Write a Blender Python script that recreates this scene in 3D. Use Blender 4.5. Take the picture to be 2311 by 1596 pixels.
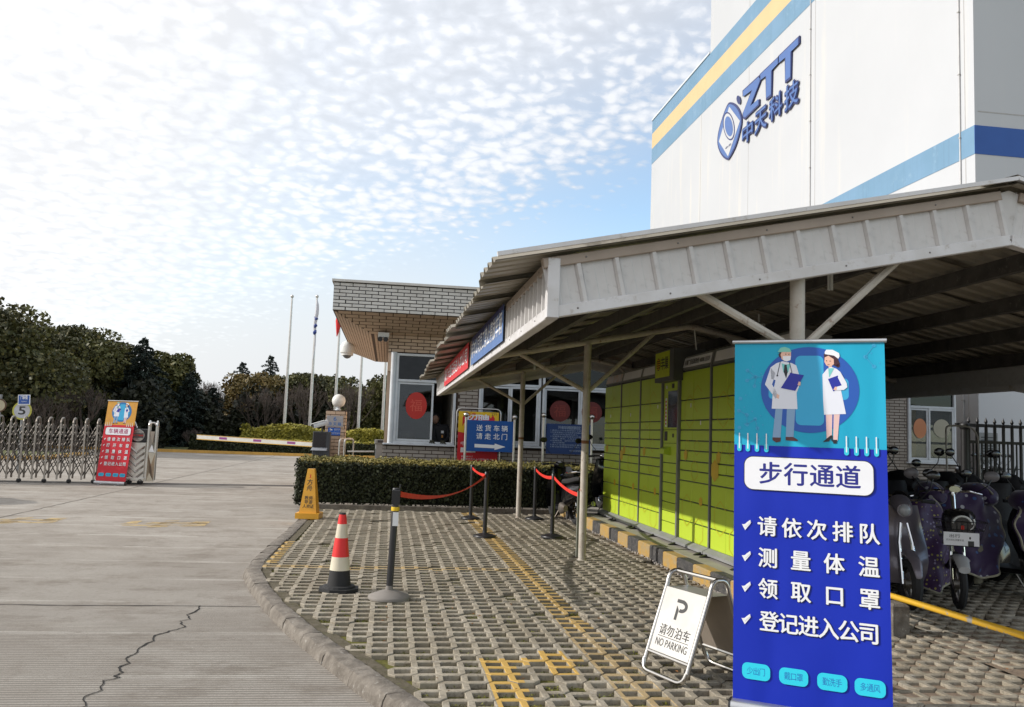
import bpy, math, random
import numpy as np
from mathutils import Matrix, Vector
random.seed(7)
rad = math.radians
S = bpy.context.scene
COL = S.collection
for o in list(bpy.data.objects): bpy.data.objects.remove(o)

# ---------------------------------------------------------------- camera
F, CX, CY, EYE = 1950.0, 1155.0, 798.0, 1.57
def _n(v): v = np.array(v, float); return v/np.linalg.norm(v)
_dY = _n((875-CX, -(972-CY), F)); _h = np.array((1, -0.037, 0))
_up = _n(np.cross(_h, _dY)); _up = _up if _up[1] > 0 else -_up
_dX = _n(np.cross(_dY, _up)); _dX = _dX if _dX[0] > 0 else -_dX
RM = np.array([_dX, _dY, _up]); CP = np.array([0, 0, EYE])
cam_d = bpy.data.cameras.new('camera'); cam = bpy.data.objects.new('camera', cam_d); COL.objects.link(cam)
cam_d.sensor_width = 36; cam_d.lens = 36*F/2310; cam_d.clip_end = 3000; cam_d.clip_start = .05
m = Matrix.Identity(4)
for i in range(3):
    m[i][0], m[i][1], m[i][2], m[i][3] = RM[i][0], RM[i][1], -RM[i][2], CP[i]
cam.matrix_world = m; S.camera = cam

def _ray(x, y): return RM @ _n((x-CX, -(y-CY), F))
def atY(x, y, Y): d = _ray(x, y); return CP+d*((Y-CP[1])/d[1])
def atX(x, y, X): d = _ray(x, y); return CP+d*((X-CP[0])/d[0])
def atZ(x, y, Z=0.): d = _ray(x, y); return CP+d*((Z-CP[2])/d[2])

# ---------------------------------------------------------------- light
SUN_EL, SUN_AZ = 28.6, 6.0        # azimuth: from -X turned towards +Y
sd = np.array((-math.cos(rad(SUN_EL))*math.cos(rad(SUN_AZ)), math.cos(rad(SUN_EL))*math.sin(rad(SUN_AZ)), math.sin(rad(SUN_EL))))
sl = bpy.data.lights.new('sun', 'SUN'); sl.energy = 4.1; sl.angle = rad(.6); sl.color = (1, .95, .88)
so = bpy.data.objects.new('sun', sl); COL.objects.link(so)
so.rotation_euler = Vector(sd).to_track_quat('Z', 'Y').to_euler(); so.location = (-20, 2, 20)
W = bpy.data.worlds.new('World'); S.world = W; W.use_nodes = True
wn, wl = W.node_tree.nodes, W.node_tree.links; wn.clear()
def wN(t, **k):
    n = wn.new(t)
    for a, b in k.items(): setattr(n, a, b)
    return n
def wm(op, a, b=None, c=None, clamp=False):
    n = wN('ShaderNodeMath', operation=op, use_clamp=clamp)
    for i, x in enumerate((a, b, c)):
        if x is None: continue
        if isinstance(x, (int, float)): n.inputs[i].default_value = x
        else: wl.new(x, n.inputs[i])
    return n.outputs[0]
def wsm(x, lo, hi):
    n = wN('ShaderNodeMapRange', interpolation_type='SMOOTHSTEP'); wl.new(x, n.inputs[0]); n.inputs[1].default_value = lo; n.inputs[2].default_value = hi
    return n.outputs[0]
sky = wN('ShaderNodeTexSky', sky_type='NISHITA'); sky.sun_disc = False; sky.sun_elevation = rad(SUN_EL)
sky.sun_rotation = math.atan2(sd[0], sd[1]); sky.air_density = 1.0; sky.dust_density = .6; sky.ozone_density = 1.6
tc = wN('ShaderNodeTexCoord'); sep = wN('ShaderNodeSeparateXYZ'); wl.new(tc.outputs['Generated'], sep.inputs[0])
dz = wm('MAXIMUM', wm('ADD', sep.outputs[2], .20), .05)
px_, py_ = wm('DIVIDE', sep.outputs[0], dz), wm('DIVIDE', sep.outputs[1], dz)
cmb = wN('ShaderNodeCombineXYZ'); wl.new(px_, cmb.inputs[0]); wl.new(py_, cmb.inputs[1])
def wnoise(vec, sc, det=3, rough=.5, dist=0.):
    n = wN('ShaderNodeTexNoise'); wl.new(vec, n.inputs['Vector']); n.inputs['Scale'].default_value = sc
    n.inputs['Detail'].default_value = det; n.inputs['Roughness'].default_value = rough; n.inputs['Distortion'].default_value = dist; return n
warp = wnoise(cmb.outputs[0], 14, 3)
wv = wN('ShaderNodeVectorMath', operation='MULTIPLY_ADD'); wl.new(warp.outputs['Color'], wv.inputs[0]); wv.inputs[1].default_value = (.045, .045, 0); wl.new(cmb.outputs[0], wv.inputs[2])
vor = wN('ShaderNodeTexVoronoi', feature='SMOOTH_F1', distance='EUCLIDEAN'); wl.new(wv.outputs[0], vor.inputs['Vector']); vor.inputs['Scale'].default_value = 30.0; vor.inputs['Smoothness'].default_value = .45
fine = wnoise(wv.outputs[0], 44, 5, .6); mid = wnoise(cmb.outputs[0], 5.0, 4, .55); big = wnoise(cmb.outputs[0], .8, 2, .5)
puff = wm('SUBTRACT', 1.12, vor.outputs['Distance'])
dens = wm('ADD', wm('MULTIPLY', puff, .75), wm('MULTIPLY', fine.outputs['Fac'], .62))
dens = wm('ADD', dens, wm('MULTIPLY', mid.outputs['Fac'], .34))
dens = wm('ADD', dens, .08)
dens = wm('ADD', dens, wm('MULTIPLY', big.outputs['Fac'], .35))
# the cloud sheet thins out towards the east (away from the sun)
east = wm('SUBTRACT', px_, wm('MULTIPLY', py_, .10))
edge = wm('SUBTRACT', wm('SUBTRACT', sep.outputs[2], wm('MULTIPLY', sep.outputs[1], .165)), wm('MULTIPLY', sep.outputs[0], .48))
dens = wm('SUBTRACT', dens, wm('MULTIPLY', wm('SUBTRACT', 1.0, wsm(edge, -.05, .10)), .75))
dens = wm('SUBTRACT', dens, wm('MULTIPLY', wsm(sep.outputs[0], .08, .5), .22))
cl = wsm(dens, .56, 1.46)
sund = wN('ShaderNodeVectorMath', operation='DOT_PRODUCT'); wl.new(tc.outputs['Generated'], sund.inputs[0]); sund.inputs[1].default_value = tuple(sd)
sunf = wsm(sund.outputs['Value'], -.1, 1.0)
veil = wm('MULTIPLY', wsm(sund.outputs['Value'], -.05, .50), .97)
floor_ = wm('MULTIPLY', wsm(edge, -.06, .24), .82)
clf = wm('MAXIMUM', wm('MULTIPLY', cl, .95), wm('MAXIMUM', veil, floor_))
low = wm('MULTIPLY', wm('SUBTRACT', 1.0, wsm(sep.outputs[2], .04, .42)), wm('SUBTRACT', 1.0, wsm(sep.outputs[0], .0, .32)))
clf = wm('MAXIMUM', clf, wm('MULTIPLY', low, .96))
ccol = wN('ShaderNodeMix', data_type='RGBA'); wl.new(sunf, ccol.inputs[0])
ccol.inputs[6].default_value = (9.3, 9.5, 9.9, 1); ccol.inputs[7].default_value = (12., 12., 12.1, 1)
shade = wm('ADD', .82, wm('MULTIPLY', wsm(dens, .85, 1.5), .19))
cs = wN('ShaderNodeVectorMath', operation='SCALE'); wl.new(ccol.outputs[2], cs.inputs[0]); wl.new(shade, cs.inputs['Scale'])
skb = wN('ShaderNodeMix', data_type='RGBA', blend_type='MULTIPLY'); skb.inputs[0].default_value = 1; wl.new(sky.outputs[0], skb.inputs[6]); skb.inputs[7].default_value = (2.55, 2.5, 2.35, 1)
mx = wN('ShaderNodeMix', data_type='RGBA'); wl.new(clf, mx.inputs[0]); wl.new(skb.outputs[2], mx.inputs[6]); wl.new(cs.outputs[0], mx.inputs[7])
bg = wN('ShaderNodeBackground'); bg.inputs[1].default_value = .106; wl.new(mx.outputs[2], bg.inputs[0])
wo = wN('ShaderNodeOutputWorld'); wl.new(bg.outputs[0], wo.inputs[0])
vs = S.view_settings; vs.view_transform = 'Standard'; vs.look = 'None'; vs.gamma = 1; vs.use_curve_mapping = False; vs.exposure = -.04
S.render.engine = 'CYCLES'; S.cycles.use_denoising = True; S.cycles.max_bounces = 6; S.cycles.diffuse_bounces = 3; S.cycles.glossy_bounces = 3
S.cycles.transparent_max_bounces = 10; S.cycles.caustics_reflective = False; S.cycles.caustics_refractive = False; S.cycles.sample_clamp_indirect = 4

# ---------------------------------------------------------------- materials
def nodes_mat(name):
    M = bpy.data.materials.new(name); M.use_nodes = True; n = M.node_tree.nodes; b = n['Principled BSDF']; return M, n, M.node_tree.links, b
def mmath(n, l, op, a, b=None, clamp=False):
    q = n.new('ShaderNodeMath'); q.operation = op; q.use_clamp = clamp
    for i, x in enumerate((a, b)):
        if x is None: continue
        if isinstance(x, (int, float)): q.inputs[i].default_value = x
        else: l.new(x, q.inputs[i])
    return q.outputs[0]
def mnoise(n, l, vec, sc, det=4, rough=.6):
    q = n.new('ShaderNodeTexNoise'); l.new(vec, q.inputs['Vector']); q.inputs['Scale'].default_value = sc; q.inputs['Detail'].default_value = det; q.inputs['Roughness'].default_value = rough
    return q.outputs['Fac']
def mramp(n, l, x, a, b):
    q = n.new('ShaderNodeMapRange'); q.interpolation_type = 'SMOOTHSTEP'; l.new(x, q.inputs[0]); q.inputs[1].default_value = a; q.inputs[2].default_value = b; return q.outputs[0]
def mmix(n, l, f, a, b):
    q = n.new('ShaderNodeMix'); q.data_type = 'RGBA'
    if isinstance(f, (int, float)): q.inputs[0].default_value = f
    else: l.new(f, q.inputs[0])
    for i, x in ((6, a), (7, b)):
        if isinstance(x, tuple): q.inputs[i].default_value = (*x[:3], 1)
        else: l.new(x, q.inputs[i])
    return q.outputs[2]
def mat(name, c, rough=.7, metal=0., c2=None, ns=6., bump=0., bs=60., spec=.5, isl=0., dirt=None, streak=0., emit=0., trans=0., coat=0., world=False):
    """colour c varied to c2 by noise; isl: brightness variation per object; dirt colour speckles"""
    M, n, l, b = nodes_mat(name)
    t = n.new('ShaderNodeTexCoord')
    if world: g = n.new('ShaderNodeNewGeometry'); vec = g.outputs['Position']
    else: vec = t.outputs['Object']
    c2 = c2 or tuple(x*.86 for x in c)
    col = mmix(n, l, mramp(n, l, mnoise(n, l, vec, ns), .3, .7), c, c2)
    if dirt:
        col = mmix(n, l, mramp(n, l, mnoise(n, l, vec, ns*2.7, 6, .7), .56, .72), col, dirt)
    if streak:
        mp = n.new('ShaderNodeMapping'); l.new(vec, mp.inputs[0]); mp.inputs['Scale'].default_value = (6, 6, .25)
        col = mmix(n, l, mmath(n, l, 'MULTIPLY', mramp(n, l, mnoise(n, l, mp.outputs[0], 1.5, 5), .5, .8), streak), col, tuple(x*.5 for x in c))
    if isl:
        oi = n.new('ShaderNodeObjectInfo'); h = n.new('ShaderNodeHueSaturation')
        l.new(mmath(n, l, 'ADD', mmath(n, l, 'MULTIPLY', oi.outputs['Random'], isl*2), 1-isl), h.inputs['Value']); l.new(col, h.inputs['Color']); col = h.outputs[0]
    l.new(col, b.inputs['Base Color'])
    b.inputs['Roughness'].default_value = rough; b.inputs['Metallic'].default_value = metal; b.inputs['Specular IOR Level'].default_value = spec
    if coat: b.inputs['Coat Weight'].default_value = coat
    if bump:
        bp = n.new('ShaderNodeBump'); bp.inputs['Strength'].default_value = bump; bp.inputs['Distance'].default_value = .01
        l.new(mnoise(n, l, vec, bs, 5, .65), bp.inputs['Height']); l.new(bp.outputs[0], b.inputs['Normal'])
    if trans: b.inputs['Transmission Weight'].default_value = trans
    if emit: b.inputs['Emission Strength'].default_value = emit; b.inputs['Emission Color'].default_value = (*c, 1)
    return M
def leafmat(name, c1, c2, c3=None, ns=1.2):
    M, n, l, b = nodes_mat(name); g = n.new('ShaderNodeNewGeometry'); vec = g.outputs['Position']
    col = mmix(n, l, mramp(n, l, mnoise(n, l, vec, ns, 3), .35, .65), c1, c2)
    col = mmix(n, l, mramp(n, l, mnoise(n, l, vec, ns*9, 2), .5, .8), col, c3 or c2)
    l.new(col, b.inputs['Base Color']); b.inputs['Roughness'].default_value = .6; b.inputs['Specular IOR Level'].default_value = .3
    return M
def glassmat(name, tint=(.55, .62, .66), refl=.25):
    M, n, l, b = nodes_mat(name); out = n['Material Output']; n.remove(b)
    tr = n.new('ShaderNodeBsdfTransparent'); tr.inputs[0].default_value = (*tint, 1)
    gl = n.new('ShaderNodeBsdfGlossy'); gl.inputs[0].default_value = (.9, .95, 1, 1); gl.inputs[1].default_value = .02
    ms = n.new('ShaderNodeMixShader'); fr = n.new('ShaderNodeFresnel'); fr.inputs[0].default_value = 1.5
    l.new(mmath(n, l, 'ADD', fr.outputs[0], refl-.04, True), ms.inputs[0]); l.new(tr.outputs[0], ms.inputs[1]); l.new(gl.outputs[0], ms.inputs[2]); l.new(ms.outputs[0], out.inputs[0])
    return M

def boxmask(n, l, sx, sy, rects, soft=.004):
    tot = None
    for x0, x1, y0, y1, op in rects:
        a = mmath(n, l, 'MULTIPLY', mmath(n, l, 'GREATER_THAN', sx, x0), mmath(n, l, 'LESS_THAN', sx, x1))
        c = mmath(n, l, 'MULTIPLY', mmath(n, l, 'GREATER_THAN', sy, y0), mmath(n, l, 'LESS_THAN', sy, y1))
        k = mmath(n, l, 'MULTIPLY', mmath(n, l, 'MULTIPLY', a, c), op)
        tot = k if tot is None else mmath(n, l, 'MAXIMUM', tot, k)
    return tot
def paver_mat():
    M, n, l, b = nodes_mat('paver_concrete'); g = n.new('ShaderNodeNewGeometry'); P = g.outputs['Position']; s = n.new('ShaderNodeSeparateXYZ'); l.new(P, s.inputs[0])
    col = mmix(n, l, mramp(n, l, mnoise(n, l, P, 2.2, 5), .3, .7), (.40, .36, .29), (.29, .255, .195))
    col = mmix(n, l, mmath(n, l, 'MULTIPLY', mramp(n, l, mnoise(n, l, P, 6.5, 2, .5), .42, .62), .45), col, (.20, .17, .125))
    col = mmix(n, l, mramp(n, l, mnoise(n, l, P, 45, 5, .7), .45, .75), col, (.15, .13, .105))
    col = mmix(n, l, mmath(n, l, 'MULTIPLY', mramp(n, l, mnoise(n, l, P, 9, 6, .7), .55, .72), .5), col, (.42, .40, .37))
    nor = n.new('ShaderNodeSeparateXYZ'); l.new(g.outputs['Normal'], nor.inputs[0]); topf = mmath(n, l, 'GREATER_THAN', nor.outputs[2], .4)
    R = [(1.42, 1.66, 6.6, 16.5, .8), (1.40, 1.68, 2.5, 6.6, .42), (-1.40, -1.12, 9.72, 15.6, .85), (-1.3, 1.42, 9.50, 9.66, .6),
         (.67, .885, 3.2, 5.80, 1.0), (.67, 1.22, 5.66, 5.84, 1.0), (1.09, 1.26, 5.42, 6.02, 1.0), (1.2, 1.36, 5.62, 5.80, .8)]
    pm = boxmask(n, l, s.outputs[0], s.outputs[1], R)
    wear = mramp(n, l, mnoise(n, l, P, 22, 6, .75), .66, .50)
    pm = mmath(n, l, 'MULTIPLY', mmath(n, l, 'MULTIPLY', pm, topf), mmath(n, l, 'MAXIMUM', wear, mmath(n, l, 'SUBTRACT', mmath(n, l, 'MULTIPLY', pm, 2), 1.05)))
    col = mmix(n, l, pm, col, (.52, .335, .095))
    l.new(col, b.inputs['Base Color']); b.inputs['Roughness'].default_value = .9; b.inputs['Specular IOR Level'].default_value = .2
    bp = n.new('ShaderNodeBump'); bp.inputs['Strength'].default_value = .5; bp.inputs['Distance'].default_value = .006
    l.new(mnoise(n, l, P, 90, 5, .7), bp.inputs['Height']); l.new(bp.outputs[0], b.inputs['Normal']); return M
def soil_mat():
    M, n, l, b = nodes_mat('moss_soil'); g = n.new('ShaderNodeNewGeometry'); P = g.outputs['Position']
    col = mmix(n, l, mramp(n, l, mnoise(n, l, P, 30, 5, .7), .35, .65), (.055, .042, .028), (.022, .017, .011))
    s = n.new('ShaderNodeSeparateXYZ'); l.new(P, s.inputs[0])
    fade = mramp(n, l, s.outputs[0], 2.6, .8)
    col = mmix(n, l, mmath(n, l, 'MULTIPLY', mmath(n, l, 'MULTIPLY', mramp(n, l, mnoise(n, l, P, 3.2, 4, .65), .32, .52), fade), .9), col, (.15, .145, .02))
    col = mmix(n, l, mmath(n, l, 'MULTIPLY', mramp(n, l, mnoise(n, l, P, 5, 4, .6), .5, .62), mmath(n, l, 'SUBTRACT', 1., fade)), col, (.24, .20, .16))
    l.new(col, b.inputs['Base Color']); b.inputs['Roughness'].default_value = 1
    bp = n.new('ShaderNodeBump'); bp.inputs['Strength'].default_value = 1; bp.inputs['Distance'].default_value = .02
    l.new(mnoise(n, l, P, 60, 6, .75), bp.inputs['Height']); l.new(bp.outputs[0], b.inputs['Normal']); return M
def road_mat():
    M, n, l, b = nodes_mat('road_concrete'); g = n.new('ShaderNodeNewGeometry'); P = g.outputs['Position']; s = n.new('ShaderNodeSeparateXYZ'); l.new(P, s.inputs[0])
    mp = n.new('ShaderNodeMapping'); l.new(P, mp.inputs[0]); mp.inputs['Scale'].default_value = (.05, 1, 1)
    wv = n.new('ShaderNodeTexWave'); wv.bands_direction = 'Y'; l.new(mp.outputs[0], wv.inputs['Vector']); wv.inputs['Scale'].default_value = 7.; wv.inputs['Distortion'].default_value = 1.2; wv.inputs['Detail'].default_value = 2
    mp2 = n.new('ShaderNodeMapping'); l.new(P, mp2.inputs[0]); mp2.inputs['Scale'].default_value = (.22, 1, 1)
    near = mramp(n, l, s.outputs[1], 16, 4.5)
    col = mmix(n, l, mramp(n, l, mnoise(n, l, P, .55, 6, .65), .3, .7), (.385, .355, .315), (.28, .25, .215))
    col = mmix(n, l, mmath(n, l, 'MULTIPLY', mramp(n, l, mnoise(n, l, P, 1.7, 6, .75), .48, .68), .6), col, (.20, .165, .13))
    # pale drag-finish streaks across the road, brown worn spots
    col = mmix(n, l, mmath(n, l, 'MULTIPLY', mramp(n, l, mnoise(n, l, mp2.outputs[0], 2.6, 5, .7), .55, .68), .4), col, (.45, .42, .37))
    col = mmix(n, l, mmath(n, l, 'MULTIPLY', mramp(n, l, mnoise(n, l, P, 60, 4, .8), .5, .75), .5), col, (.19, .165, .14))
    w3 = n.new('ShaderNodeTexWave'); w3.bands_direction = 'Y'; w3.wave_profile = 'SAW'; l.new(mp.outputs[0], w3.inputs['Vector']); w3.inputs['Scale'].default_value = .27; w3.inputs['Distortion'].default_value = .5; w3.inputs['Detail'].default_value = 1
    ln_ = mmath(n, l, 'MULTIPLY', mramp(n, l, w3.outputs['Fac'], .90, .985), mramp(n, l, mnoise(n, l, P, .9, 4, .7), .35, .6))
    col = mmix(n, l, mmath(n, l, 'MULTIPLY', ln_, .65), col, (.54, .51, .46))
    col = mmix(n, l, mmath(n, l, 'MULTIPLY', mramp(n, l, mnoise(n, l, P, 24, 6, .85), .50, .66), .50), col, (.17, .14, .11))
    col = mmix(n, l, mmath(n, l, 'MULTIPLY', mramp(n, l, mnoise(n, l, P, .38, 4, .6), .56, .70), .40), col, (.19, .165, .135))
    mp4 = n.new('ShaderNodeMapping'); l.new(P, mp4.inputs[0]); mp4.inputs['Scale'].default_value = (.7, 1.5, 1)
    col = mmix(n, l, mmath(n, l, 'MULTIPLY', mramp(n, l, mnoise(n, l, mp4.outputs[0], 1.5, 7, .8), .52, .62), .5), col, (.17, .14, .11))
    col = mmix(n, l, mmath(n, l, 'MULTIPLY', mramp(n, l, mnoise(n, l, P, 180, 3, .8), .52, .70), .55), col, (.10, .09, .08))
    col = mmix(n, l, mmath(n, l, 'MULTIPLY', mramp(n, l, mnoise(n, l, P, 150, 3, .8), .60, .75), .5), col, (.60, .57, .52))
    gr = mmath(n, l, 'MULTIPLY', wv.outputs['Fac'], near)
    col = mmix(n, l, mmath(n, l, 'MULTIPLY', gr, .8), col, (.13, .12, .105))
    blot = mmath(n, l, 'MULTIPLY', mmath(n, l, 'LESS_THAN', mmath(n, l, 'ABSOLUTE', mmath(n, l, 'ADD', s.outputs[1], -14.35)), 1.0), 1.0)
    l.new(col, b.inputs['Base Color']); b.inputs['Roughness'].default_value = .85; b.inputs['Specular IOR Level'].default_value = .25
    bp = n.new('ShaderNodeBump'); bp.inputs['Strength'].default_value = .55; bp.inputs['Distance'].default_value = .01
    hh = mmath(n, l, 'SUBTRACT', mnoise(n, l, P, 70, 4, .7), mmath(n, l, 'MULTIPLY', gr, .9)); l.new(hh, bp.inputs['Height']); l.new(bp.outputs[0], b.inputs['Normal']); return M
def faded_paint(name, c):
    M, n, l, b = nodes_mat(name); out = n['Material Output']; g = n.new('ShaderNodeNewGeometry'); P = g.outputs['Position']
    l.new(mmix(n, l, mramp(n, l, mnoise(n, l, P, 4, 5), .3, .7), c, tuple(x*.8 for x in c)), b.inputs['Base Color']); b.inputs['Roughness'].default_value = .9
    mp = n.new('ShaderNodeMapping'); l.new(P, mp.inputs[0]); mp.inputs['Scale'].default_value = (.35, 2.2, 1)
    l.new(mramp(n, l, mnoise(n, l, mp.outputs[0], 4, 6, .75), .40, .62), b.inputs['Alpha']); return M
def quilt_mat(name, base, dots, sc, dots2=None):
    M, n, l, b = nodes_mat(name); t = n.new('ShaderNodeTexCoord'); v = n.new('ShaderNodeTexVoronoi'); l.new(t.outputs['Object'], v.inputs['Vector']); v.inputs['Scale'].default_value = sc; v.inputs['Randomness'].default_value = .45
    d = mramp(n, l, v.outputs['Distance'], .30, .26)
    sp = n.new('ShaderNodeSeparateColor'); l.new(v.outputs['Color'], sp.inputs[0])
    dc = mmix(n, l, mmath(n, l, 'GREATER_THAN', sp.outputs[0], .55), dots, dots2 or dots)
    col = mmix(n, l, mmath(n, l, 'MULTIPLY', d, mmath(n, l, 'GREATER_THAN', sp.outputs[1], .3)), base, dc)
    l.new(col, b.inputs['Base Color']); b.inputs['Roughness'].default_value = .55; b.inputs['Sheen Weight'].default_value = .3
    return M

white = mat('white_upvc', (.62, .66, .70), .4, c2=(.55, .58, .62))
dark_glass = glassmat('window_glass', (.10, .13, .17), .03)
clear_glass = glassmat('booth_glass', (.55, .60, .62), .045)
brick_grey = mat('grey_face_brick', (.56, .545, .52), .7, c2=(.48, .46, .435), ns=3, isl=.09, bump=.2, bs=40)
brick_buff = mat('buff_face_brick', (.56, .43, .32), .75, c2=(.48, .355, .265), ns=3, isl=.10, bump=.2, bs=40)
brick_wall = mat('taupe_face_brick', (.34, .305, .27), .75, c2=(.28, .25, .22), ns=3, isl=.10, bump=.2, bs=40)
mortar_black = mat('black_joint', (.012, .012, .012), .9)
mortar_brown = mat('brown_joint', (.07, .045, .032), .9)
steel = mat('stainless_steel', (.62, .60, .57), .28, 1., c2=(.5, .48, .45), ns=3)
steel_dull = mat('weathered_steel', (.33, .305, .275), .5, .9, c2=(.20, .17, .145), ns=5, dirt=(.25, .15, .10))
chrome = mat('chrome', (.75, .75, .75), .08, 1.)
pipe_cream = mat('cream_painted_pipe', (.52, .48, .42), .5, c2=(.42, .37, .31), ns=5, dirt=(.22, .13, .08))
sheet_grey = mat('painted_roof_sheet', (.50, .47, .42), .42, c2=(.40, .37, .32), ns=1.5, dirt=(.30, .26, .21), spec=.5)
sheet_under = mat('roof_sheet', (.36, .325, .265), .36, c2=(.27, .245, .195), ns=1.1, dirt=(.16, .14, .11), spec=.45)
fascia_mat = mat('white_fascia_sheet', (.60, .585, .575), .5, c2=(.50, .48, .465), ns=2.5, dirt=(.40, .37, .35), streak=.5)
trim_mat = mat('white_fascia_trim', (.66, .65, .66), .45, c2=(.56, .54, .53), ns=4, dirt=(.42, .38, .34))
trim_tan = mat('tan_trim', (.36, .29, .235), .5, c2=(.30, .24, .19), ns=3)
purlin_mat = mat('dirty_purlin', (.085, .078, .07), .7, c2=(.05, .046, .042), ns=7, dirt=(.16, .15, .14))
black_plastic = mat('black_plastic', (.018, .018, .02), .38)
black_rubber = mat('black_rubber', (.022, .022, .023), .8)
dark_body = mat('black_gloss_paint', (.012, .012, .014), .18, coat=.5)
lilac_paint = mat('lilac_silver_paint', (.17, .15, .175), .3, .3, coat=.4)
red_print = mat('red_print', (.62, .015, .025), .5, c2=(.58, .012, .02))
red_belt = mat('red_belt', (.80, .035, .02), .6)
white_print = mat('white_print', (.80, .81, .83), .5, c2=(.78, .79, .82))
road = road_mat(); paver = paver_mat(); soil = soil_mat()
kerb_mat = mat('kerb_concrete', (.215, .19, .16), .9, c2=(.115, .098, .08), ns=9, bump=1, bs=45, dirt=(.32, .30, .27), world=True)
plat_mat = mat('platform_concrete', (.36, .34, .30), .85, c2=(.28, .26, .23), ns=3, bump=.3, world=True)
kerb_yellow = mat('chipped_yellow_paint', (.46, .27, .055), .85, c2=(.36, .27, .14), ns=11, dirt=(.36, .33, .29), bump=.8, bs=50, world=True)
kerb_black = mat('chipped_black_paint', (.03, .03, .034), .85, c2=(.09, .085, .08), ns=13, dirt=(.28, .26, .24), bump=.8, bs=50, world=True)
grey_metal = mat('grey_powder_coat', (.22, .23, .235), .5, c2=(.19, .20, .20))
dark_metal = mat('dark_grey_cabinet', (.05, .055, .065), .5)
asphalt_dark = mat('channel_steel', (.05, .05, .055), .5, .5)

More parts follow.
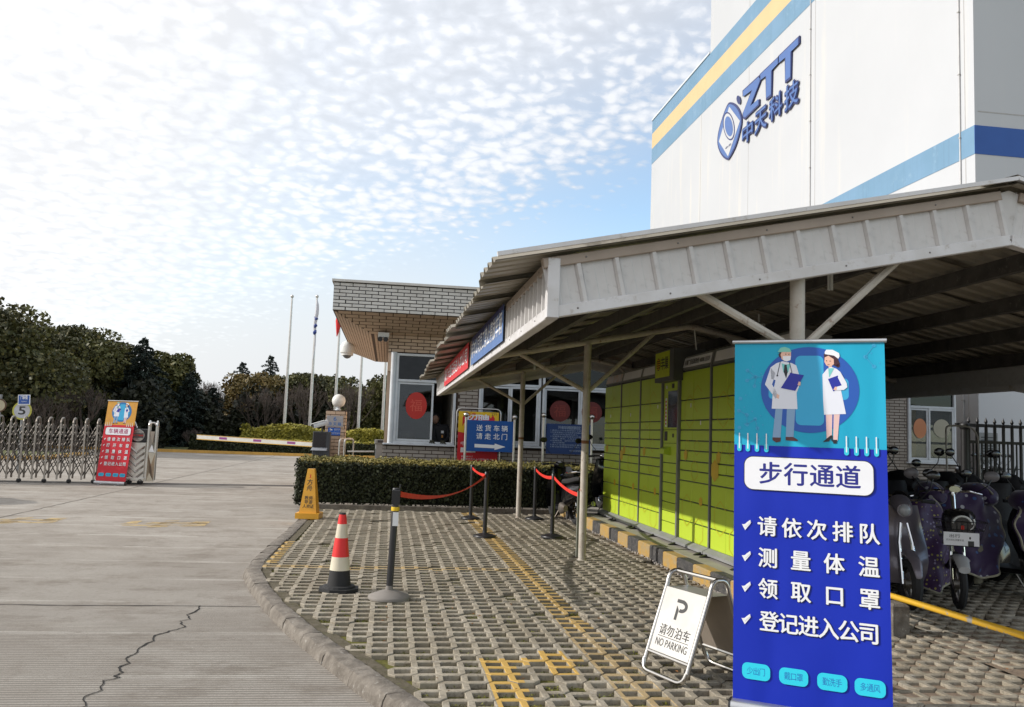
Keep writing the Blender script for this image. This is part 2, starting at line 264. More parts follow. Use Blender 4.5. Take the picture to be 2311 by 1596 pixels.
# ---------------------------------------------------------------- mesh helpers
class Fr:
    """a plane in space: origin P, axes ex (u) and ev (v), normal n = ex x ev"""
    def __init__(s, P, ex, ev): s.P = np.array(P, float); s.ex = _n(ex); s.ev = _n(ev); s.n = np.cross(s.ex, s.ev)
    def __call__(s, u, v, n=0.): return s.P+s.ex*u+s.ev*v+s.n*n
    def mat(s, u=0, v=0, n=0):
        p = s(u, v, n); M = Matrix.Identity(4)
        for i in range(3): M[i][0], M[i][1], M[i][2], M[i][3] = s.ex[i], s.ev[i], s.n[i], p[i]
        return M
WF = Fr((0, 0, 0), (1, 0, 0), (0, 1, 0))
class MB:
    def __init__(s): s.v = []; s.f = []
    def add(s, vs, fs):
        k = len(s.v); s.v.extend([tuple(map(float, p)) for p in vs]); s.f.extend([tuple(i+k for i in f) for f in fs]); return s
    def box(s, x0, x1, y0, y1, z0, z1, fr=WF):
        p = [fr(x, y, z) for z in (z0, z1) for y in (y0, y1) for x in (x0, x1)]
        return s.add(p, [(0, 2, 3, 1), (4, 5, 7, 6), (0, 1, 5, 4), (2, 6, 7, 3), (0, 4, 6, 2), (1, 3, 7, 5)])
    def cbox(s, x0, x1, y0, y1, z0, z1, c, fr=WF):   # chamfered round the z1 face
        p = [fr(x, y, z0) for x, y in ((x0, y0), (x1, y0), (x1, y1), (x0, y1))]+[fr(x, y, z1-c) for x, y in ((x0, y0), (x1, y0), (x1, y1), (x0, y1))]
        p += [fr(x, y, z1) for x, y in ((x0+c, y0+c), (x1-c, y0+c), (x1-c, y1-c), (x0+c, y1-c))]
        f = [(3, 2, 1, 0), (8, 9, 10, 11)]
        for k in (0, 4): f += [(k+i, k+(i+1) % 4, k+4+(i+1) % 4, k+4+i) for i in range(4)]
        return s.add(p, f)
    def prism(s, poly, z0, z1, fr=WF):
        N = len(poly); p = [fr(x, y, z0) for x, y in poly]+[fr(x, y, z1) for x, y in poly]
        return s.add(p, [tuple(range(N))[::-1], tuple(range(N, 2*N))]+[(i, (i+1) % N, N+(i+1) % N, N+i) for i in range(N)])
    def flat(s, poly, n, fr): return s.add([fr(x, y, n) for x, y in poly], [tuple(range(len(poly)))])
    def tube(s, pts, r, seg=8, closed=False, caps=True):
        pts = [np.array(p, float) for p in pts]; N = len(pts); rs = r if isinstance(r, (list, tuple)) else [r]*N
        up = None; rings = []
        for i in range(N):
            a = pts[(i-1) % N] if (closed or i) else pts[i]; b = pts[(i+1) % N] if (closed or i < N-1) else pts[i]
            t = _n(b-a)
            if up is None: up = np.array((0, 0, 1.)) if abs(t[2]) < .9 else np.array((1., 0, 0))
            x = _n(np.cross(up, t)); y = np.cross(t, x); up = y
            rings.append([pts[i]+(x*math.cos(2*math.pi*k/seg)+y*math.sin(2*math.pi*k/seg))*rs[i] for k in range(seg)])
        vs = [p for g in rings for p in g]; fs = []
        for i in range(N if closed else N-1):
            j = (i+1) % N; fs += [(i*seg+k, i*seg+(k+1) % seg, j*seg+(k+1) % seg, j*seg+k) for k in range(seg)]
        if caps and not closed: fs += [tuple(range(seg))[::-1], tuple(range((N-1)*seg, N*seg))]
        return s.add(vs, fs)
    def lathe(s, prof, c=(0, 0, 0), seg=16, fr=None):
        fr = fr or Fr(c, (1, 0, 0), (0, 1, 0)); vs = []; fs = []; N = len(prof)
        for r, z in prof:
            vs += [fr(r*math.cos(2*math.pi*k/seg), r*math.sin(2*math.pi*k/seg), z) for k in range(seg)]
        for i in range(N-1): fs += [(i*seg+k, i*seg+(k+1) % seg, (i+1)*seg+(k+1) % seg, (i+1)*seg+k) for k in range(seg)]
        fs += [tuple(range(seg))[::-1], tuple(range((N-1)*seg, N*seg))]
        return s.add(vs, fs)
    def sphere(s, c, r, seg=16, rings=10, sc=(1, 1, 1)):
        pr = [(r*math.sin(math.pi*i/rings)+1e-5, -r*math.cos(math.pi*i/rings)) for i in range(rings+1)]; k = len(s.v)
        s.lathe(pr, (0, 0, 0), seg); 
        for i in range(k, len(s.v)): p = s.v[i]; s.v[i] = (p[0]*sc[0]+c[0], p[1]*sc[1]+c[1], p[2]*sc[2]+c[2])
        return s
    def loft(s, secs, seg=12, power=2.5, fr=WF):
        """secs: (x, y, z, half_y, half_z) cross sections along x"""
        vs = []; N = len(secs)
        for x, y, z, a, b in secs:
            for k in range(seg):
                t = 2*math.pi*k/seg; c, d = math.cos(t), math.sin(t)
                vs.append(fr(x, y+a*math.copysign(abs(c)**(2/power), c), z+b*math.copysign(abs(d)**(2/power), d)))
        fs = [(i*seg+k, i*seg+(k+1) % seg, (i+1)*seg+(k+1) % seg, (i+1)*seg+k) for i in range(N-1) for k in range(seg)]
        fs += [tuple(range(seg))[::-1], tuple(range((N-1)*seg, N*seg))]
        return s.add(vs, fs)
    def mesh(s, name, m, smooth=False):
        me = bpy.data.meshes.new(name); me.from_pydata(s.v, [], s.f)
        if m: me.materials.append(m)
        if smooth: me.polygons.foreach_set('use_smooth', [True]*len(me.polygons))
        me.update(); return me
    def build(s, name, m, parent=None, smooth=False, **tags):
        me = s.mesh(name, m, smooth)
        if smooth:
            try: me.set_sharp_from_angle(angle=rad(40))
            except Exception: pass
        return link(bpy.data.objects.new(name, me), parent, **tags)
def link(o, parent=None, **tags):
    COL.objects.link(o)
    if parent is not None: o.parent = parent; o.matrix_parent_inverse = Matrix.Translation(-parent.location)
    for k, v in tags.items(): o[k] = v
    return o
def thing(name, label, cat, loc, group=None):
    o = bpy.data.objects.new(name, None); o.empty_display_size = .2; o.location = tuple(map(float, loc)); COL.objects.link(o)
    o['label'] = label; o['category'] = cat
    if group: o['group'] = group
    return o
def inst(me, name, parent, M, **tags):
    o = bpy.data.objects.new(name, me)
    link(o, parent, **tags); o.matrix_basis = M; return o
def copy_tree(root, loc, rotz=None, label=None, **tags):
    def rec(o, par):
        c = o.copy(); COL.objects.link(c); c.parent = par
        for ch in list(o.children): rec(ch, c)
        return c
    r = rec(root, None); r.location = tuple(map(float, loc))
    if rotz is not None: r.rotation_euler = (0, 0, rotz)
    if label: r['label'] = label
    for k, v in tags.items(): r[k] = v
    return r

# ---------------------------------------------------------------- lettering
_glyph = {}
def glyph(s, bold=0., res=3):
    k = (s, 0.)
    if k in _glyph: return _glyph[k]
    bold = 0.
    c = bpy.data.curves.new('t', 'FONT'); c.body = s; c.size = 1; c.offset = bold; c.resolution_u = res; c.fill_mode = 'FRONT'
    o = bpy.data.objects.new('t', c); COL.objects.link(o); bpy.context.view_layer.update()
    me = bpy.data.meshes.new_from_object(o.evaluated_get(bpy.context.evaluated_depsgraph_get()))
    v = np.zeros(len(me.vertices)*3); me.vertices.foreach_get('co', v); v = v.reshape(-1, 3)[:, :2].copy(); f = [tuple(p.vertices) for p in me.polygons]
    bpy.data.objects.remove(o); bpy.data.curves.remove(c); bpy.data.meshes.remove(me)
    _glyph[k] = (v, f); return _glyph[k]
def fit_text(mb, fr, s, u0, v0, u1, v1, n, bold=0., wave=None):
    """string stretched to fill the rectangle"""
    v, f = glyph(s, bold)
    if not len(v): return
    lo, hi = v.min(0), v.max(0); q = (v-lo)/(hi-lo); w = bold*.9*(v1-v0)
    for k, (du, dv) in enumerate(_shift(w)): mb.add([fr(u0+a*(u1-u0)+du, v0+b*(v1-v0)+dv, n+k*.00009) for a, b in q], f)
def _shift(w): return ((0, 0),) if w <= 0 else ((0, 0), (w, 0), (-w, 0), (0, w*.7), (0, -w*.7))
def chars(mb, fr, s, us, v, h, n, bold=.02, wave=None, w=None):
    """one character centred at each u; v is the centre, h the em height"""
    w = w or h
    for ch, u in zip(s, us):
        g, f = glyph(ch, bold)
        if not len(g): continue
        ex = EMX if ord(ch) > 255 else (g[:, 0].min()+g[:, 0].max())/2
        for k, (du, dv) in enumerate(_shift(bold*h)): mb.add([fr(u+(a-ex)*w/EM+du, v+(b-EMY)*h/EM+dv, n+k*.00009) for a, b in g], f)
_g = glyph('国', 0.)[0]; EM = (_g[:, 1].max()-_g[:, 1].min())*1.06; EMX = (_g[:, 0].min()+_g[:, 0].max())/2; EMY = (_g[:, 1].min()+_g[:, 1].max())/2
for _s, _b in (('步行通道车辆请依次排队测量体温领取口罩登记进入公司打开窗少出门戴勤洗手多风', .022), ('送货车辆请走北门', .012), ('本公司员工禁止停放辆中天科技路方舟教师导游人资证福', .012)):
    for _c in _s: glyph(_c, _b)

# ================================================================ ground
g = MB(); g.add([(-120, -15, 0), (70, -15, 0), (70, 48.6, 0), (-120, 48.6, 0)], [(0, 1, 2, 3)]); roadob = g.build('road', road, kind='structure')
g = MB(); g.add([(-900, -200, -.35), (900, -200, -.35), (900, 1500, -.35), (-900, 1500, -.35)], [(0, 1, 2, 3)])
lawn_mat = mat('winter_lawn', (.115, .115, .035), .95, c2=(.075, .085, .025), ns=.6, bump=.6, bs=30, dirt=(.15, .12, .05), world=True)
g.build('terrain', lawn_mat, kind='structure')
g = MB(); g.box(-120, 70, 48.75, 130, -.1, .07); g.build('lawn', lawn_mat, kind='structure')
kerb_line = mat('yellow_kerb_paint', (.62, .36, .08), .8, c2=(.5, .29, .07), ns=2, world=True)
k = MB(); k.box(-24, 6, 48.55, 48.76, -.05, .15); k.build('kerb', kerb_line, kind='structure')
# lawn island on the left inside the gate
k = MB(); arc = [(-40, 33.2)]+[(-15+2.2*math.sin(t), 35.4-2.2*math.cos(t)) for t in np.linspace(0, 1.6, 8)]+[(-13.2, 41), (-40, 41)]
k.prism(arc, -.05, .10); k.build('lawn_island', lawn_mat, kind='structure')
k = MB(); k.tube([(x, y, .08) for x, y in arc[:-1]], .09, 6); k.build('kerb', kerb_line, kind='structure')

# expansion joints and crack: thin dark recess strips on the road
def strip(pts, w, z=.004):
    m_ = MB(); L, R = [], []
    for i, p in enumerate(pts):
        a = np.array(pts[max(i-1, 0)]); b = np.array(pts[min(i+1, len(pts)-1)]); t = _n(b-a); nn = np.array((-t[1], t[0])); ww = w*(.6+.8*random.random())*.5
        L.append((*(np.array(p)+nn*ww), z)); R.append((*(np.array(p)-nn*ww), z))
    N = len(pts); m_.add(L+R, [(i, N+i, N+i+1, i+1) for i in range(N-1)]); return m_
crack_mat = mat('crack_shadow', (.012, .011, .010), 1.)
crk = [(-1.53, 7.95), (-1.51, 7.76), (-1.55, 7.57), (-1.49, 7.4), (-1.56, 7.34), (-1.51, 7.21), (-1.48, 7.13), (-1.55, 7.0), (-1.62, 6.85), (-1.60, 6.68), (-1.64, 6.48), (-1.61, 6.31), (-1.65, 6.2), (-1.59, 6.08), (-1.63, 5.97), (-1.57, 5.86), (-1.60, 5.78), (-1.55, 5.74), (-1.62, 5.68), (-1.58, 5.48), (-1.64, 5.36), (-1.57, 5.19), (-1.62, 5.04), (-1.6, 4.2)]
pts = []
for a, b in zip(crk[:-1], crk[1:]):
    for t in (0, .33, .66): pts.append((a[0]+(b[0]-a[0])*t+random.uniform(-.012, .012), a[1]+(b[1]-a[1])*t))
strip(pts, .012).build('crack', crack_mat, roadob)
strip([(x, 7.93+.012*math.sin(x*3)+random.uniform(-.004, .004)) for x in np.linspace(-14, -1.02, 90)], .014).build('joint', crack_mat, roadob)
strip([(-5.9+random.uniform(-.012, .012), y) for y in np.linspace(8, 22.6, 60)], .02).build('joint', mat('filled_joint', (.13, .11, .09), 1.), roadob)
strip([(-5.9, y) for y in np.linspace(23.5, 48, 20)], .03).build('joint', mat('filled_joint_b', (.17, .15, .13), 1.), roadob)
strip([(x, 31.5) for x in np.linspace(-30, 0, 20)], .05).build('joint', bpy.data.materials['filled_joint_b'], roadob)
# worn yellow lettering on the road ("进" and "出" worn beyond reading become brush-like patches)
fp = faded_paint('worn_yellow_paint', (.62, .45, .20))
for cx_ in (-3.35, -5.55):
    q = MB()
    for a0, a1, b0, b1 in ((-.55, .35, -.34, -.14), (-.3, .6, .02, .22), (-.15, .12, -.5, .5), (.3, .62, -.3, .5), (-.62, -.4, -.2, .3)):
        q.add([(cx_+a0, 14.2+b0, .004), (cx_+a1, 14.2+b0+.12, .004), (cx_+a1-.03, 14.2+b1+.1, .004), (cx_+a0+.06, 14.2+b1, .004)], [(0, 1, 2, 3)])
    q.build('worn_road_marking', fp, roadob)
for j, ch in enumerate('')  : pass

# gate track
t = thing('gate_track', 'pair of dark steel rails set flush in the concrete under the folding gate', 'track', (-4, 23.4, 0))
Gd = _n((3.34, .62, 0)); G0 = np.array((-5.86, 23.28, 0)); GN = np.array((-Gd[1], Gd[0], 0))
GF = Fr(G0, Gd, GN)
for dn in (-.12, .22):
    b = MB(); b.box(-12, 5.6, dn-.025, dn+.025, -.02, .012, GF); b.build('rail', asphalt_dark, t)

# ---------------------------------------------------------------- paved lot
KI = [(-1.2, 16.5), (-1.22, 12.7), (-1.25, 11.05), (-1.27, 10.0), (-1.22, 9.35), (-1.03, 8.5), (-.76, 7.55), (-.5, 6.8), (-.22, 6.09), (.05, 5.4), (.33, 4.75), (.75, 3.7), (1.2, 2.6)]
KO = [(-1.39, 16.5), (-1.42, 13.2), (-1.44, 11.5), (-1.46, 10.25), (-1.43, 9.5), (-1.23, 8.65), (-.96, 7.72), (-.68, 6.87), (-.41, 6.17), (-.15, 5.5), (.13, 4.85), (.55, 3.78), (1.0, 2.6)]
def kx(y):
    for a, b in zip(KI[:-1], KI[1:]):
        if b[1] <= y <= a[1]: return a[0]+(b[0]-a[0])*(a[1]-y)/(a[1]-b[1])
    return 1e9
g = MB(); poly = KI+[(14, 2.6), (14, 16.5)]
g.flat(poly[::-1], .068, WF); soilob = g.build('mossy_soil', soil, kind='structure')
lot = thing('paved_lot', 'parking lot of interlocking grid pavers', 'pavement', (0, 8, 0)); lot['kind'] = 'structure'; del lot['category']; del lot['label']
P_, Q_ = .146, .163
def paver_mb(s_=.0505, t_=.0925, h_=.1035, v_=.0565, a_=.050, b_=.055, z0=0., z1=.1, c=.004, hc=None):
    O = [(s_, h_), (t_, v_), (t_, -v_), (s_, -h_), (-s_, -h_), (-t_, -v_), (-t_, v_), (-s_, h_)]; H = [(a_, b_), (a_, -b_), (-a_, -b_), (-a_, b_)]
    vs = [(x, y, z0) for x, y in O]+[(x, y, z1-c) for x, y in O]+[(x*(1-c/.1), y*(1-c/.1), z1) for x, y in O]
    vs += [(x-math.copysign(.006, x), y-math.copysign(.006, y), z0) for x, y in H]+[(x, y, z1-c) for x, y in H]+[(x+math.copysign(c, x), y+math.copysign(c, y), z1) for x, y in H]
    fs = []
    for k in (0, 8): fs += [(k+(i+1) % 8, k+i, k+8+i, k+8+(i+1) % 8) for i in range(8)]
    for k in (24, 28): fs += [(k+i, k+(i+1) % 4, k+4+(i+1) % 4, k+4+i) for i in range(4)]
    T = 16; I = 32
    fs += [(T+0, T+7, I+3, I+0)[::1], (T+1, T+0, I+0), (T+2, T+1, I+0, I+1), (T+3, T+2, I+1), (T+4, T+3, I+1, I+2), (T+5, T+4, I+2), (T+6, T+5, I+2, I+3), (T+7, T+6, I+3)]
    return vs, fs
pv, pf = paver_mb(); pm_ = MB(); pm_.add(pv, pf); pme = pm_.mesh('paver', paver)
cells = []
for r in range(0, 90):
    for c in range(-10, 90):
        if (r+c) % 2: continue
        x, y = c*P_+.02, 2.75+r*Q_
        if y > 16.42 or x > 12 or x < kx(y)+.09: continue
        if y > 6.62 and 3.26 < x < 4.2: continue
        if x < 1.3 and y < 4.3: continue
        cells.append((x, y))
def vis(c):
    x, y = c; d = RM.T @ (np.array((x, y, .1))-CP); u, v = CX+F*d[0]/d[2], CY-F*d[1]/d[2]
    if not (0 < u < 2310 and v < 1640): return 0
    if 1655 < u < 2010: return 0
    return 1/y
cells.sort(key=lambda c: -vis(c)); rest = MB(); pva = np.array(pv)
for i, (x, y) in enumerate(cells):
    dzz = random.gauss(0, .0022)-(random.uniform(.006, .018) if random.random() < .09 else 0); rz = random.gauss(0, .012); tx, ty = random.gauss(0, .008), random.gauss(0, .008)
    M = Matrix.Translation((x+random.gauss(0, .0012), y+random.gauss(0, .0012), dzz)) @ Matrix.Rotation(rz, 4, 'Z') @ Matrix.Rotation(tx, 4, 'X') @ Matrix.Rotation(ty, 4, 'Y')
    if i < 298: inst(pme, 'paver', lot, M)
    else: rest.add([M @ Vector(p) for p in pv], pf)
rest.build('paver_field', paver, lot, kind='stuff')
g = MB(); g.flat([(4.25, 2.7), (12, 2.7), (12, 6.7), (4.25, 6.7)], .090, WF); g.flat([(2.3, 2.7), (4.24, 2.7), (4.24, 6.4), (2.9, 6.4)], .079, WF); g.build('packed_dirt', mat('packed_dirt', (.27, .20, .14), 1., c2=(.17, .125, .09), ns=14, bump=1, bs=50, dirt=(.28, .25, .21), world=True), lot, kind='stuff')
hc = [(x, y+Q_*(0 if random.random() < .5 else 1)) for x, y in cells if x < 2.2 and y < 12]
RG = np.random.default_rng(3); sel = [hc[i] for i in RG.choice(len(hc), min(1500, len(hc)), replace=False)]; Pq = []
for x, y in sel:
    k_ = RG.integers(12, 40); Pq.append(np.stack([x+RG.uniform(-.043, .043, k_), y+RG.uniform(-.045, .045, k_), .070+RG.random(k_)*.020], 1))
moss_pts = np.concatenate(Pq)
# broken edge fill along the kerb
ed = MB()
for a, b in zip(KI[:-1], KI[1:]):
    d = _n((b[0]-a[0], b[1]-a[1])); nn = np.array((-d[1], d[0])); L = math.dist(a, b)
    ed.add([(a[0], a[1], .085), (b[0], b[1], .085), (b[0]+nn[0]*.10, b[1]+nn[1]*.10, .085), (a[0]+nn[0]*.10, a[1]+nn[1]*.10, .085)], [(0, 1, 2, 3)])
ed.build('edge_fill', mat('edge_soil', (.12, .10, .07), 1., c2=(.07, .06, .03), ns=12, bump=1, bs=50, dirt=(.10, .11, .03), world=True), lot, kind='stuff')
# kerb stones
kb = thing('kerb', 'k', 'kerb', (0, 8, 0)); kb['kind'] = 'structure'; del kb['category']; del kb['label']
def along(poly, s):
    for a, b in zip(poly[:-1], poly[1:]):
        L = math.dist(a, b)
        if s <= L: return np.array(a)+(np.array(b)-np.array(a))*s/L
        s -= L
    return np.array(poly[-1])
LI = sum(math.dist(a, b) for a, b in zip(KI[:-1], KI[1:])); LO = sum(math.dist(a, b) for a, b in zip(KO[:-1], KO[1:])); NS = 27
for i in range(NS):
    a0, a1 = (i+.012)/NS, (i+.988)/NS; pi = [along(KI, t*LI) for t in (a0, (a0+a1)/2, a1)]; po = [along(KO, t*LO) for t in (a0, (a0+a1)/2, a1)]
    dz_ = random.gauss(0, .004)-.002; st = MB(); vs = []; TT = [a0+(a1-a0)*k_/8 for k_ in range(9)]
    for A, B in zip([along(KI, t*LI) for t in TT], [along(KO, t*LO) for t in TT]):
        for w_, z_ in ((0, 0), (.01, .094), (.06, .100), (.50, .098), (.80, .088), (.93, .055), (1.0, 0)):
            q = A+(B-A)*w_+np.array((random.gauss(0, .0022), random.gauss(0, .0022))); vs.append((q[0], q[1], z_+dz_+(random.gauss(0, .0030) if z_ > 0 else -.01)))
    fs = [(j*7+k, j*7+k+1, (j+1)*7+k+1, (j+1)*7+k) for j in range(8) for k in range(6)]+[tuple(range(7))[::-1], tuple(range(56, 63))]
    st.add(vs, fs); st.build('kerb_stone', kerb_mat, kb, True)

# locker platform with painted kerb
pl = thing('platform', 'p', 'platform', (4, 10, 0)); pl['kind'] = 'structure'; del pl['category']; del pl['label']
b = MB(); b.box(3.46, 4.15, 6.75, 16.3, 0, .262); b.build('slab', plat_mat, pl)
y = 16.3; i = 0
while y > 6.8:
    L = .52+random.uniform(-.03, .03); b = MB(); b.cbox(3.31, 3.457, y-L+.008, y, 0, .268+random.uniform(-.004, .004), .012)
    b.build('kerb_stone', kerb_yellow if i % 2 == 0 else kerb_black, pl); y -= L; i += 1
b = MB(); b.cbox(4.06, 4.20, 6.55, 6.74, 0, .34, .02); b.build('end_block', kerb_mat, pl)
b = MB()
for i in range(240):
    yy = random.uniform(6.9, 15.8); xx = 3.30-abs(random.gauss(0, .03)); r_ = random.uniform(.004, .014); b.sphere((xx, yy, .1+r_*.3), r_, 5, 3)
b.build('mortar_crumbs', mat('mortar_crumb', (.5, .46, .43), .9), pl, kind='stuff')
b = MB(); b.box(-1.2, 9, 16.5, 16.62, 0, .17); b.build('hedge_kerb', kerb_mat, kind='structure')

# ================================================================ canopy
def canopy(name, label, group, xl, xr, slope, zap, Y0, Y1, posts, rich=True, low=.0):
    """gabled sheet roof on pipe posts: ridge along Y"""
    xa = (xl+xr)/2; t = thing(name, label, 'canopy', (xl, Y0, .1), group)
    zr = lambda x: zap-slope*abs(x-xa)
    ov = .33; cs_ = math.cos(math.atan(slope)); L = (xa-xl+ov)/cs_
    # roof sheets, each with four raised ribs running up the slope
    pw = (Y1-Y0+.16)/14
    prof = []
    for k in range(4):
        y0 = k*pw/4; prof += [(y0, 0), (y0+pw*.085, 0), (y0+pw*.12, .032), (y0+pw*.16, .032), (y0+pw*.195, 0)]
    prof += [(pw+.055, .001), (pw+.058, -.034)]
    for sgn in (-1, 1):
        e = _n((-sgn*1.0, 0, slope)); b = MB(); xe = xa+sgn*(xa-xl+ov)
        vs = [(0, y, z+.004) for y, z in prof]+[(L, y, z+.004) for y, z in prof]+[(0, y, z) for y, z in prof]+[(L, y, z) for y, z in prof]
        N = len(prof); n_ = np.array((slope*sgn, 0, 1))/math.hypot(slope, 1)
        W_ = [tuple(e*u+np.array((0, y, 0))+n_*z) for u, y, z in vs]
        fs = [(i, i+1, N+i+1, N+i) for i in range(N-1)]+[(2*N+i, 3*N+i, 3*N+i+1, 2*N+i+1) for i in range(N-1)]+[(i, 2*N+i, 2*N+i+1, i+1) for i in range(N-1)]
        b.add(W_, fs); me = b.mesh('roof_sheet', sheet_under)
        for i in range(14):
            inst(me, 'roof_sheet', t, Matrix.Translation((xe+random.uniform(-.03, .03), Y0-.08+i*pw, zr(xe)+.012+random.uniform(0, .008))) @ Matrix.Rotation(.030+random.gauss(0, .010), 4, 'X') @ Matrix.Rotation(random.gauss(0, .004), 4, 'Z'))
    b = MB(); b.add([(xa-.18, Y0-.09, zr(xa-.18)+.055), (xa, Y0-.09, zap+.075), (xa+.18, Y0-.09, zr(xa+.18)+.055), (xa-.18, Y1+.09, zr(xa-.18)+.055), (xa, Y1+.09, zap+.075), (xa+.18, Y1+.09, zr(xa+.18)+.055)], [(0, 1, 4, 3), (1, 2, 5, 4)])
    b.build('ridge_cap', sheet_grey, t)
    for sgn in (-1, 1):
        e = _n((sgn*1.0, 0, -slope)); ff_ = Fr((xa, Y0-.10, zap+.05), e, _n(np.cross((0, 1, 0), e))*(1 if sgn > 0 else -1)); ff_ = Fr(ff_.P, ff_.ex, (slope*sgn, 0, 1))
        b = MB(); p = [ff_(u, v)+np.array((0, dy, 0)) for dy in (0, .03) for u in (0, L) for v in (-.012, .012)]; b.add(p, [(0, 1, 3, 2), (4, 6, 7, 5), (0, 4, 5, 1), (2, 3, 7, 6), (1, 5, 7, 3), (0, 2, 6, 4)]); b.build('sunlit_edge_strip', trim_mat, t)  # added white strip, its colour stands in for sunlight on the sheet edge
    # purlins (channels)
    nper = 5
    for sgn in (-1, 1):
        for k in range(nper):
            x = xa+sgn*(.14+(xa-xl-.28)*k/(nper-1)); z = zr(x)-.006
            b = MB(); b.box(x-.03, x-.022, Y0+.02, Y1-.02, z-.125, z); b.box(x-.022, x+.03, Y0+.02, Y1-.02, z-.013, z-.005); b.box(x-.022, x+.03, Y0+.02, Y1-.02, z-.125, z-.115)
            b.build('purlin', purlin_mat, t)
    # pipe truss and posts
    pz = lambda x: zap-.17-slope*.95*abs(x-xa)
    for Y in posts:
        b = MB(); b.tube([(xl+.06, Y, pz(xl+.06)), (xa-.05, Y, pz(xa-.05)), (xa+.05, Y, pz(xa+.05)), (xr-.06, Y, pz(xr-.06))], .036, 10); b.build('rafter_pipe', pipe_cream, t, True)
        for x in (xl+1.52, xr-1.52):
            b = MB(); b.tube([(x, Y, .09), (x, Y, pz(x)-.02)], .045, 14); b.lathe([(.062, .1), (.060, .104), (.05, .106)], (x, Y, 0), 14); b.build('post', pipe_cream, t, True)
            for s_ in (-1, 1):
                b = MB(); xb = x+s_*.84; b.tube([(x+s_*.03, Y, 2.15), (xb, Y, pz(xb)-.02)], .026, 8); b.build('brace', pipe_cream, t, True)
            if rich: b = MB(); b.lathe([(.0462, 2.36), (.0462, 2.40)], (x, Y, -.86), 14); b.build('rust_band', mat('rust', (.22, .10, .05), .9), t)
    # fascias
    hF = .31
    def fascia(P0, ex, ev, n, L, pitch, trim=True, deep=.022):
        fr = Fr(P0, ex, ev); N = max(1, round(L/pitch)); pw = L/N
        def pan(w):
            b = MB(); vs = []; pr_ = [(0, 0), (w*.10, 0), (w*.30, .003), (w*.32, 0), (w*.55, .003), (w*.57, 0), (w*.80, .004), (w-.042, 0), (w-.030, deep), (w-.008, deep), (w, 0)]
            for u, z in pr_: vs += [(u, .03, z), (u, hF-.03, z)]
            M_ = len(pr_); b.add(vs, [(2*i, 2*i+2, 2*i+3, 2*i+1) for i in range(M_-1)]); b.box(0, w, .03, hF-.03, -.006, -.003); return b.mesh('fascia_panel', fascia_mat)
        me = pan(pw)
        for i in range(N):
            M = fr.mat(i*pw, 0, random.uniform(0, .003)); inst(me, 'fascia_panel', t, M @ Matrix.Rotation(random.gauss(0, .004), 4, 'Z'))
        nseg = max(1, round(L/3.0))
        for k in range(nseg):
            a, c = k*L/nseg, (k+1)*L/nseg-.002
            b = MB(); b.cbox(a, c, -.02, .045, -.035, .028, .004, fr); b.build('bottom_trim', trim_mat, t)
            b = MB(); b.cbox(a, c, hF-.045, hF+.012, -.035, .030, .004, fr); b.build('top_trim', trim_tan, t)
            b = MB()
            for u in np.arange(a+.15, c, .55): b.sphere(fr(u, .013, .028), .006, 6, 4); b.sphere(fr(u+.1, hF-.017, .030), .006, 6, 4)
            b.build('rivet', mat('rivet_grey', (.2, .19, .18), .5) if 'rivet_grey' not in bpy.data.materials else bpy.data.materials['rivet_grey'], t, kind='stuff')
    for Yg, s_ in ((Y0, -1), (Y1, 1)):
        tw = hF*slope*.95; b = MB(); b.prism([(xa-tw, zap-.025), (xa, zap-.005), (xa+tw, zap-.025), (xa, zap-hF-.02)], -.01*s_, .012*-s_, Fr((0, Yg, 0), (1, 0, 0), (0, 0, 1))); b.build('apex_panel', fascia_mat, t)
    Lg = (xa-xl)/cs_
    for Yg, out in ((Y0, -1), (Y1, 1)):
        for sgn in (-1, 1):
            x0 = xl if sgn < 0 else xa; z0 = zr(xl)-hF-.02 if sgn < 0 else zap-hF-.02
            ex = _n((1, 0, slope*(1 if sgn < 0 else -1))); ev = _n((-slope*(1 if sgn < 0 else -1), 0, 1))
            if out < 0: fascia((x0, Yg, z0), ex, ev, 1, Lg, .225)
            else:
                P1 = np.array((x0, Yg, z0))+ex*Lg; fascia(P1, -ex, ev, 1, Lg, .225)
    zb = zr(xl)-hF-.02
    fascia((xl, Y1, zb), (0, -1, 0), (0, 0, 1), 1, Y1-Y0, .16, deep=.028)
    fascia((xr, Y0, zb), (0, 1, 0), (0, 0, 1), 1, Y1-Y0, .2)
    for x, Y in ((xl, Y0), (xr, Y0), (xl, Y1), (xr, Y1)):
        b = MB(); b.cbox(-.035, .035, zb-.018, zb+hF+.01, -.036, .034, .003, Fr((x, Y, 0), (1, 0, 0), (0, 0, 1))); b.build('corner_trim', trim_mat, t)
    return t
CZ = 3.19
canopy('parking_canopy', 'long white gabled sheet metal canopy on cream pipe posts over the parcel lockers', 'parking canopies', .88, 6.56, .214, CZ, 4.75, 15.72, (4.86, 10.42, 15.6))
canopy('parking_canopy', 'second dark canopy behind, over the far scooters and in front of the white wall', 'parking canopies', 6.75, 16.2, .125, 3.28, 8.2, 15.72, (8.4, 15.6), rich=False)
fluor = mat('lamp_tube_white', (.75, .76, .74), .3)
